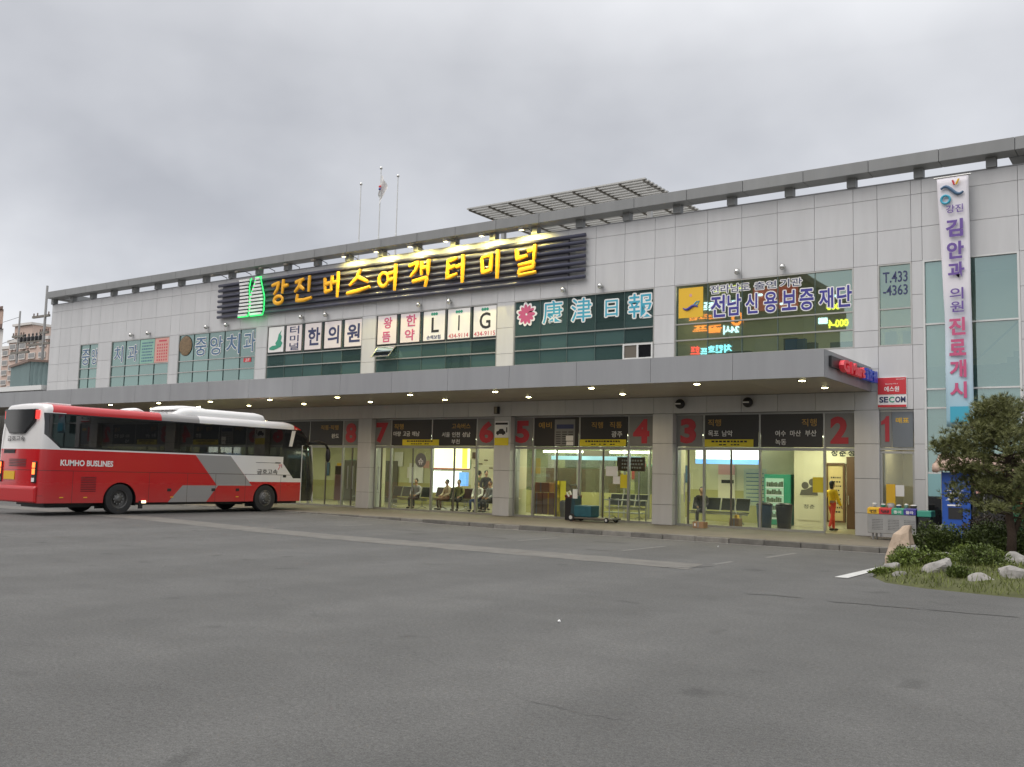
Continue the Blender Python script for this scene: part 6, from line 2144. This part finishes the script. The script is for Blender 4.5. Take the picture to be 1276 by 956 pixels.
MB().tube([(16.75, 1.2, FZ + .35), (16.62, 1.3, 1.15)], .012, 6).build('handle', M['white'], t)
MB().prism([(16.70, FZ + .30), (16.82, FZ + .30), (16.79, FZ + .42), (16.73, FZ + .42)], 'y', 1.1, 1.3).build('head', M['amber'], t)
for x, lab in ((17.62, 'dark green square bin inside left of the middle mullion of bay three'), (18.3, 'dark rounded bag-covered stool inside between the fridge and the poster')):
    t = thing('dark_bin', (x, 1.5, FZ), lab, 'bin')
    MB().lathe([(.22, 0), (.26, .6), (.27, .72), (.27, .78)], (x, 1.5, FZ), n=20).build('body', M['text_slate' if x < 18 else 'black'], t, smooth=True)
    MB().lathe([(.28, 0), (.28, .03), (.18, .09)], (x, 1.5, FZ + .78), n=20).build('lid', M['black'], t, smooth=True)

# ------------------------------------------------------------------ on the pavement
# battery hand truck
t = thing('platform_truck', (11.9, -.5, FZ), 'blue-green motor hand truck with a flat load bed standing on the pavement under numeral 4', 'trolley')
CYc = -.55
MB().box(11.45, 13.05, CYc - .36, CYc + .36, .25, .30).build('load_bed', M['frame_dark'], t, bevel=.01)
MB().box(11.5, 12.2, CYc - .30, CYc + .30, .31, .72).build('motor_box', mat('teal_truck_paint', (.02, .10, .13), .45, var=.2, scale=6), t, bevel=.03)
MB().prism([(11.30, .32), (11.52, .32), (11.46, 1.05), (11.36, 1.05)], 'y', CYc - .22, CYc + .22).build('control_column', mat('teal_dark_paint', (.02, .06, .075), .45), t, bevel=.02)
hb = MB().tube([(11.40, CYc - .18, 1.0), (11.28, CYc - .22, 1.42), (11.20, CYc - .22, 1.48)], .018, 6).tube([(11.40, CYc + .18, 1.0), (11.28, CYc + .22, 1.42), (11.20, CYc + .22, 1.48)], .018, 6).tube([(11.28, CYc - .22, 1.42), (11.28, CYc + .22, 1.42)], .015, 6)
hb.build('handlebar', M['black'], t)
MB().box(11.42, 11.60, CYc - .26, CYc - .225, .95, 1.28).build('paper', M['white'], t)
MB().tube([(12.95, CYc - .33, .30), (12.95, CYc - .33, .98), (12.95, CYc + .33, .98), (12.95, CYc + .33, .30)], .018, 6).build('end_rail', M['steel'], t)
MB().ball((12.95, CYc - .33, 1.02), .035, 10, 6).build('knob', M['black'], t)
for x, r in ((11.42, .135), (12.85, .09)):
    for y in (CYc - .34, CYc + .34):
        w = MB().lathe([(r * .55, -.035), (r, -.03), (r, .03), (r * .55, .035)], (x, y, FZ + r), 'y', 22).build('wheel', M['rubber'], t)
        MB().lathe([(r * .5, -.042), (r * .15, -.045)], (x, y, FZ + r), 'y', 16).build('hub', M['white_frame'], w)
MB().tube([(11.1, CYc, 1.0), (11.02, CYc, 1.14), (11.14, CYc, 1.2), (11.2, CYc, 1.08)], .03, 6).build('coiled_cable', M['white'], t)
t = thing('luggage_crate', (11.1, -.2, FZ), 'dark red-topped box standing left of the motor hand truck', 'box')
MB().box(10.75, 11.2, -.25, .2, FZ, .95).build('box', M['black'], t, bevel=.02)
MB().box(10.74, 11.21, -.26, .21, .953, 1.06).build('lid', mat('maroon_lid', (.12, .02, .02), .5), t, bevel=.02)

# recycling station
t = thing('recycling_station', (22.5, -1.35, FZ), 'stainless recycling bin row with yellow, red, green and blue labels', 'recycling bin')
MB().box(21.82, 23.14, -1.6, -1.05, .33, .88).build('body', M['steel'], t, bevel=.012)
pe = MB()
for i in range(3):
    for a in range(9):
        for c in range(7):
            x, z = 21.95 + .44 * i + .034 * a, .44 + .045 * c
            pe.box(x, x + .014, -1.606, -1.601, z, z + .018)
pe.build('perforation', M['black'], t)
for i, (m, x0, x1, s) in enumerate(((M['amber'], 21.82, 22.14, '캔'), (M['red_paint'], 22.145, 22.48, '병'), (M['green'], 22.485, 22.81, '종이'), (M['text_blue'], 22.815, 23.14, '플라'))):
    lb = MB().prism([(-1.62, .885), (-1.62, 1.03), (-1.40, 1.07), (-1.40, .885)], 'x', x0, x1).build('label', m, t)
    MB().text(s, x0 + .06, .91, x1 - .06, 1.0, 1.6205, .02, .003).build('lettering', M['text_white'] if i > 1 else M['text_black'], lb)
MB().box(21.84, 23.12, -1.38, -1.06, .885, 1.0).build('top', M['frame_dark'], t)
for x in (21.95, 23.0):
    for y in (-1.52, -1.13):
        MB().tube([(x, y, FZ), (x, y, .335)], .03, 8).build('foot', M['steel'], t)
t = thing('green_crate_bin', (23.35, -1.3, FZ), 'dark bin with a sea-green lid at the right end of the recycling station', 'bin')
MB().box(23.18, 23.52, -1.55, -1.05, FZ, .84).build('body', M['black'], t, bevel=.02)
MB().box(23.16, 23.54, -1.58, -1.03, .845, 1.02).build('lid', mat('sea_green_plastic', (.05, .30, .22), .45), t, bevel=.02)
random.seed(8)
IT = [(21.92, 'white_frame', .06, .16, 'pale cup standing on the left end of the recycling station'), (22.17, 'green', .06, .14, 'small green can on the recycling station above the yellow and red labels'), (22.38, 'white', .10, .17, 'round white tub lid on the recycling station'), (22.60, 'text_slate', .07, .13, 'slate blue can on the recycling station right of the white tub'), (22.80, 'mint', .055, .16, 'mint cup on the recycling station'), (23.0, 'frame_dark', .09, .14, 'dark round pot on the right end of the recycling station')]
for x, m, r, h, lab in IT:
    t = thing('container', (x, -1.22, 1.0), lab, 'container', 'containers left on the recycling station')
    MB().lathe([(r * .8, 0), (r, h * .9), (r * 1.05, h)], (x, -1.22, 1.0), n=18).build('cup', M[m], t, smooth=True)
    MB().lathe([(r * 1.08, 0), (r * 1.08, .012), (r * .5, .03)], (x, -1.22, 1.0 + h), n=18).build('lid', M['white'] if m != 'white' else M['concrete'], t)

# vending cabinets under a faded canopy
t = thing('blue_cabinet', (24.2, -1.4, FZ), 'blue vending cabinet with pale lines of print left of the pine trunk', 'vending cabinet')
MB().box(23.90, 24.62, -2.0, -1.25, FZ + .02, 2.10).build('cabinet', M['blue_cabinet'], t, bevel=.015)
b = MB()
for z in (1.60, 1.44, 1.50, 1.34):
    b.box(24.0, 24.45, -2.008, -2.001, z, z + .012)
for z in (1.53, 1.37):
    x = 24.05
    while x < 24.4:
        w = random.uniform(.03, .06)
        b.box(x, x + w, -2.008, -2.001, z - .02, z + .025)
        x += w + .02
b.build('print', M['text_white'], t)
MB().prism([(24.05, 1.70), (24.20, 1.92), (24.27, 1.80), (24.36, 1.95), (24.46, 1.70)], 'y', -2.008, -2.001).build('emblem', M['text_slate'], t)
MB().box(24.04, 24.38, -2.012, -2.002, 1.19, 1.23).build('white_slot', M['white'], t)
MB().box(24.06, 24.42, -2.012, -2.001, .84, 1.15).build('dark_hatch', M['black'], t)
MB().box(23.91, 24.60, -2.02, -1.26, FZ, FZ + .02).build('base', M['green'], t)
t = thing('drinks_machine', (25.0, -1.4, FZ), 'dark drinks machine with a pale door edge beside the blue vending cabinet', 'vending machine')
MB().box(24.66, 25.45, -2.0, -1.25, FZ, 2.05).build('cabinet', M['black'], t, bevel=.015)
MB().box(24.70, 24.92, -2.012, -2.001, .9, 1.9).build('display', M['black_glass'], t)
MB().box(24.94, 24.965, -2.02, -2.001, .3, 1.95).build('door_edge', M['steel'], t)
for z in (1.7, 1.55):
    MB().box(24.76, 24.86, -2.02, -2.013, z, z + .06).build('can_picture', M['salmon'], t)
t = thing('green_machine', (25.9, -1.4, FZ), 'green vending machine right of the pine trunk', 'vending machine')
MB().box(25.5, 26.15, -2.0, -1.25, FZ, 2.05).build('cabinet', mat('machine_green', (.02, .13, .06), .4), t, bevel=.015)
for z in (1.45, 1.3, 1.15):
    MB().box(25.72, 25.86, -2.012, -2.001, z, z + .07).build('can_picture', M['red_paint'], t)
MB().box(26.0, 26.1, -2.012, -2.001, .9, 1.85).build('pale_strip', M['mint'], t)
t = thing('machine_awning', (25.0, -1.5, 2.1), 'faded pink cloth awning over the vending machines, half hidden by the pine', 'awning')
b = MB()
vs, fs = [], []
NXa, NYa = 44, 8
for i in range(NXa + 1):
    x = 23.70 + 2.75 * i / NXa
    for j in range(NYa + 1):
        s = j / NYa
        if s < .8:
            q = s / .8
            y, z = -1.20 - .98 * q, 2.62 - .30 * q - .05 * math.sin(PI * q)
        else:
            q = (s - .8) / .2
            y, z = -2.18 - .02 * q + .03 * math.sin(i * 1.3), 2.32 - .20 * q - .03 * q * math.sin(i * .9)
        if i in (0, NXa): z -= .02
        vs.append((x, y, z + .012 * math.sin(i * 1.7 + j)))
c = NYa + 1
fs = [(i * c + j, (i + 1) * c + j, (i + 1) * c + j + 1, i * c + j + 1) for i in range(NXa) for j in range(NYa)]
aw = b.add(vs, fs).build('cloth', M['canvas_pink'], t, smooth=True)
so_ = aw.modifiers.new('thickness', 'SOLIDIFY')
so_.thickness = .012
fr = MB().tube([(23.72, -1.18, 2.58), (26.42, -1.18, 2.58)], .025, 6).tube([(23.74, -2.14, 2.22), (26.40, -2.14, 2.22)], .02, 6)
for x in (23.76, 26.38):
    fr.tube([(x, -1.2, 2.56), (x, -2.14, 2.22)], .02, 6)
    fr.tube([(x, -1.2, FZ), (x, -1.2, 2.56)], .025, 6)
fr.build('frame', M['steel'], t)
# cover side flap of the awning
MB().quad((23.715, -1.22, 2.58), (23.715, -2.16, 2.30), (23.715, -2.14, 2.08), (23.715, -1.24, 2.18)).build('side_flap', M['canvas_pink'], t)

# ------------------------------------------------------------------ left background
t = thing('sheet_metal_shed', (-32, 4, 0), 'teal corrugated metal structure on a flat roof at the far left', 'shed')
b = MB()
b.box(-46, -25.6, 1.0, 16, 0, 5.9)
b.build('base_wall', M['concrete'], t)
MB().box(-47, -25.35, -.2, 16.2, 6.0, 6.28).build('roof_edge', M['white_frame'], t)
MB().box(-46.6, -25.5, .1, 15.9, 5.85, 6.0).build('soffit', M['black'], t)
cs = MB()
def corr(p0, p1, z0, z1, n):
    d = Vector(p1) - Vector(p0)
    nrm = Vector((-d.y, d.x)).normalized()
    vs = []
    for i in range(n + 1):
        p = Vector(p0) + d * (i / n) + nrm * (.04 if i % 2 else -.04)
        vs += [(p.x, p.y, z0), (p.x, p.y, z1)]
    cs.add(vs, [(2 * i, 2 * i + 2, 2 * i + 3, 2 * i + 1) for i in range(n)])
corr((-39.2, 5.2), (-33.7, 3.6), 6.28, 8.45, 44)
corr((-33.7, 3.6), (-29.0, 8.2), 6.28, 8.45, 44)
cs.build('corrugated_wall', M['teal_metal'], t)
MB().prism([(-39.4, 5.1), (-33.7, 3.4), (-28.8, 8.2), (-34.6, 12)], 'z', 8.45, 8.60).build('roof', M['roof_brown'], t)

def apartment(x0, x1, y0, y1, h, label, m, floors, bays):
    t = thing('apartment_block', ((x0 + x1) / 2, (y0 + y1) / 2, 0), label, 'apartment block')
    MB().box(x0, x1, y0, y1, 0, h).build('wall', m, t)
    MB().box(x0 - .4, x1 + .4, y0 - .4, y1 + .4, h + .01, h + .9).build('roof', M['apt_white'], t)
    fh = h / floors
    for j in range(max(0, floors - 5), floors):
        for i in range(bays):
            xa = x0 + (x1 - x0) * (i + .18) / bays
            xb = x0 + (x1 - x0) * (i + .82) / bays
            w = MB().box(xa, xb, y0 - .35, y0 - .05, fh * j + .9, fh * j + fh * .86).build('window', M['apt_white'], t)
            MB().box(xa + .3, xb - .3, y0 - .42, y0 - .36, fh * j + 1.3, fh * j + fh * .8).build('pane', M['num_grey'], w)
    return t
apartment(-262.5, -247.5, 118, 140, 35.5, 'lower salmon apartment block in the far left background', M['apt'], 12, 3)
a2 = apartment(-249.0, -228, 113, 136, 36.0, 'taller salmon apartment block with a stair tower on its roof behind the poles', M['apt'], 12, 4)
MB().prism([(-245.5, 37), (-236, 37), (-236, 40.5), (-245.5, 40.5)], 'y', 112.5, 120).build('stair_tower', M['apt'], a2)
MB().box(-245.9, -235.6, 111.9, 120.4, 40.55, 41.2).build('tower_roof', M['apt_white'], a2)
t = thing('pink_building', (-53, 14, 0), 'pink building with a dark eave cut off by the left edge of the view', 'building')
SK = lambda e: [(-62 - e, 10 - e), (-50.2 + e, 10 - e), (-75 + e, 22 + e), (-87 - e, 22 + e)]
MB().prism(SK(0), 'z', 0, 12.7).build('wall', M['apt_white'], t)
MB().prism(SK(.2), 'z', 13.05, 14.25).build('upper_band', M['canvas_pink'], t)
MB().prism(SK(.35), 'z', 14.26, 14.5).build('roof', M['roof_brown'], t)
MB().prism(SK(.3), 'z', 12.72, 13.04).build('eave', M['roof_brown'], t)
t = thing('street_sign', (-50, 9.2, 5), 'pale lilac vertical sign board with dark letters at the left edge', 'sign')
MB().box(-50.9, -49.25, 9.0, 9.3, 7.4, 10.15).build('panel', mat('lilac_board', (.52, .48, .56), .5), t)
b = MB()
random.seed(4)
for i in range(5):
    for j in range(2):
        x, z = -50.6 + .65 * j, 9.65 - .45 * i
        b.box(x, x + .4, 8.985, 8.999, z - .12, z - .04)
        b.box(x + random.uniform(.05, .3), x + .36, 8.985, 8.999, z - .02, z + .16)
b.build('lettering', M['text_purple'], t)
MB().tube([(-50.2, 9.15, 0), (-50.2, 9.15, 7.42)], .12, 10).build('post', M['pole'], t)

def utility_pole(x, y, h, r, arms, label, gear):
    t = thing('utility_pole', (x, y, 0), label, 'utility pole')
    MB().tube([(x, y, 0), (x, y, h)], [r * .8, r * .42], 12).build('pole', M['pole'], t, smooth=True)
    for z, L, off in arms:
        a = MB().box(x - L + off, x + L + off, y - .12, y + .12, z - .13, z + .13).build('cross_arm', M['frame_dark'], t)
        ib = MB()
        for k in (-.9, -.45, .45, .9):
            ib.lathe([(.05, 0), (.10, .12), (.05, .2), (.10, .3), (.03, .42)], (x + off + L * k, y, z + .07), n=10)
        ib.build('insulator', M['roof_brown'], a)
    if gear:
        for k in (-1, 1):
            MB().lathe([(.24, 0), (.28, .1), (.28, .75), (.18, .9)], (x + k * .75, y - .1, gear), n=14).build('transformer', M['frame_dark'], t)
    return t
PA, PB = (-85.9, 30.0), (-80.2, 30.0)
utility_pole(PA[0], PA[1], 20.0, .24, ((14.9, 2.0, .6), (16.9, 1.3, 0)), 'left concrete utility pole with two cross arms', 0)
utility_pole(PB[0], PB[1], 22.6, .30, ((19.0, 1.8, -.9), (15.7, 2.4, -1.0), (17.0, .9, 0)), 'right concrete utility pole standing beside the corner of the terminal', 0)
t = thing('pole_platform', (-83, 30, 15.5), 'cross beam carrying switch gear between the two utility poles', 'switch gear')
MB().box(PA[0], PB[0], 29.9, 30.1, 16.0, 16.16).build('beam', M['frame_dark'], t)
b = MB()
for i in range(6):
    x = PA[0] + .7 + .85 * i
    b.lathe([(.16, 0), (.2, .1), (.2, .5), (.08, .65), (.12, .8), (.04, .95)], (x, 30, 16.17), n=12)
b.build('switches', M['black'], t)
def sag(p, q, s, r, name, label):
    pts = []
    for i in range(13):
        u = i / 12
        v = Vector(p).lerp(Vector(q), u)
        v.z -= s * 4 * u * (1 - u)
        pts.append(v)
    t = MB().tube(pts, r, 5).build(name, M['black'])
    tag(t, label, 'cable', 'overhead cables at the far left')
sag((-110, 26, 17.0), (PA[0], 30, 19.3), .6, .025, 'overhead_cable', 'topmost thin cable running left from the left utility pole')
sag((-110, 27, 14.6), (PA[0], 30, 16.8), .9, .03, 'overhead_cable', 'middle cable running left from the left utility pole')
sag((-110, 28, 13.4), (PA[0], 30, 15.0), .9, .03, 'overhead_cable', 'lower cable running left from the left utility pole')
sag((PA[0], 30, 15.0), (PB[0], 30, 17.0), .5, .03, 'overhead_cable', 'cable slung between the two utility poles')

# ------------------------------------------------------------------ the street opposite, seen only in the window glass
OPP = lambda y: (Vector((0, y, 0)), Vector((-1, 0, 0)), Vector((0, 0, 1)), Vector((0, 1, 0)))
def shop_block(x0, x1, y, h, m, label, floors):
    t = thing('commercial_building', ((x0 + x1) / 2, y - 6, 0), label, 'building')
    MB().box(x0, x1, y - 12, y, 0, h).build('wall', m, t)
    MB().box(x0 - .3, x1 + .3, y - 12.3, y + .3, h + .01, h + .5).build('roof', M['roof_brown'], t)
    for j in range(floors):
        z = .8 + j * h / floors
        for i in range(3):
            xa = x0 + (x1 - x0) * (i + .12) / 3
            xb = x0 + (x1 - x0) * (i + .88) / 3
            MB().box(xa, xb, y + .02, y + .08, z, z + h / floors * .5).build('window', M['black_glass'], t)
    return t
dk = mat('dark_brick', (.09, .09, .095), .8, var=.3, scale=.5)
dk2 = mat('olive_brown_render', (.10, .085, .04), .8, var=.2)
sb1 = shop_block(-60, -31, -46, 15.5, dk, 'dark three-storey building across the street reflected in the left windows', 4)
sb2 = shop_block(-30.5, -9, -46, 19, dk, 'dark four-storey building across the street reflected in the newspaper window', 5)
sb3 = shop_block(-8.5, 4.2, -46, 18.2, dk2, 'brown building with neon signs across the street reflected in the lit upper window', 5)
def neon(name, col, st):
    return mat(name, (col[0] * .5, col[1] * .5, col[2] * .5), .5, emit=col, estr=st)
NE = {'yellow': neon('yellow_neon', (1, .95, .05), 6), 'white': neon('white_neon', (.75, 1, 1), 6), 'orange': neon('orange_neon', (1, .22, .02), 6), 'red': neon('red_neon', (1, .03, .03), 6), 'cyan': neon('cyan_neon', (.3, .9, 1), 6)}
F_ = OPP(-45.9)
def nsign(txt, xl, xr, z0, z1, c):
    # xl..xr on the building in world X; frame runs along -X
    o = MB().text(txt, -xr, z0, -xl, z1, .05, .03, .08, F_).build('neon_lettering', NE[c], sb3)
KX = lambda X: X + (X - 29.37) * 1.511
KZ = lambda Z: Z + (Z - 1.73) * 1.511
nsign('노래방', KX(16.35), KX(17.35), KZ(8.12), KZ(8.40), 'yellow')
nsign('당구장', KX(16.0), KX(17.25), KZ(7.50), KZ(7.80), 'white')
nsign('스크린', KX(15.62), KX(16.70), KZ(7.18), KZ(7.36), 'orange')
nsign('골프', KX(15.62), KX(16.70), KZ(6.78), KZ(7.02), 'orange')
nsign('O', KX(17.0), KX(17.4), KZ(6.95), KZ(7.40), 'orange')
nsign('24시', KX(16.75), KX(17.30), KZ(6.70), KZ(6.98), 'white')
nsign('호프', KX(15.62), KX(15.92), KZ(6.08), KZ(6.38), 'red')
nsign('치킨호프', KX(15.95), KX(17.1), KZ(6.05), KZ(6.32), 'cyan')
nsign('000', KX(20.15), KX(20.60), KZ(7.22), KZ(7.42), 'yellow')
nsign('000-4', KX(20.15), KX(20.80), KZ(6.62), KZ(6.88), 'yellow')
MB().box(KX(19.85), KX(20.12), -45.86, -45.7, KZ(6.78), KZ(6.95)).build('neon_lettering', NE['white'], sb3)
rp = MB().box(KX(17.85), KX(19.3), -45.88, -45.6, KZ(7.35), KZ(8.1)).build('red_sign_board', mat('red_sign_lit', (.5, .05, .03), .5, emit=(1, .08, .04), estr=.5), sb3)
for X0, Z0 in ((17.95, 7.85), (18.75, 7.45), (19.0, 7.45), (20.4, 7.6)):
    MB().box(KX(X0), KX(X0 + .22), -45.55, -45.4, KZ(Z0), KZ(Z0 + .06)).build('sign_lamp', NE['white'], sb3)

for i, (x, y, m, lab) in enumerate(((23.23, -20.56, 'white', 'crumpled white paper scrap on the open asphalt in the middle of the yard'), (11.10, -4.47, 'white', 'white paper scrap by the kerb near the column with the notice'), (19.39, -6.66, 'white', 'white paper scrap by the kerb below the board with 목포'))):
    random.seed(50 + i)
    b = MB().ball((x, y, gz(x, y) + .02), (.018, .015, .012), 8, 6)
    b.v = [(vx + random.uniform(-.004, .004), vy + random.uniform(-.004, .004), max(gz(x, y) + .006, vz + random.uniform(-.006, .006))) for vx, vy, vz in b.v]
    tag(b.build('paper_scrap', M['white']), lab, 'litter')
# rest everything
bpy.context.view_layer.update()
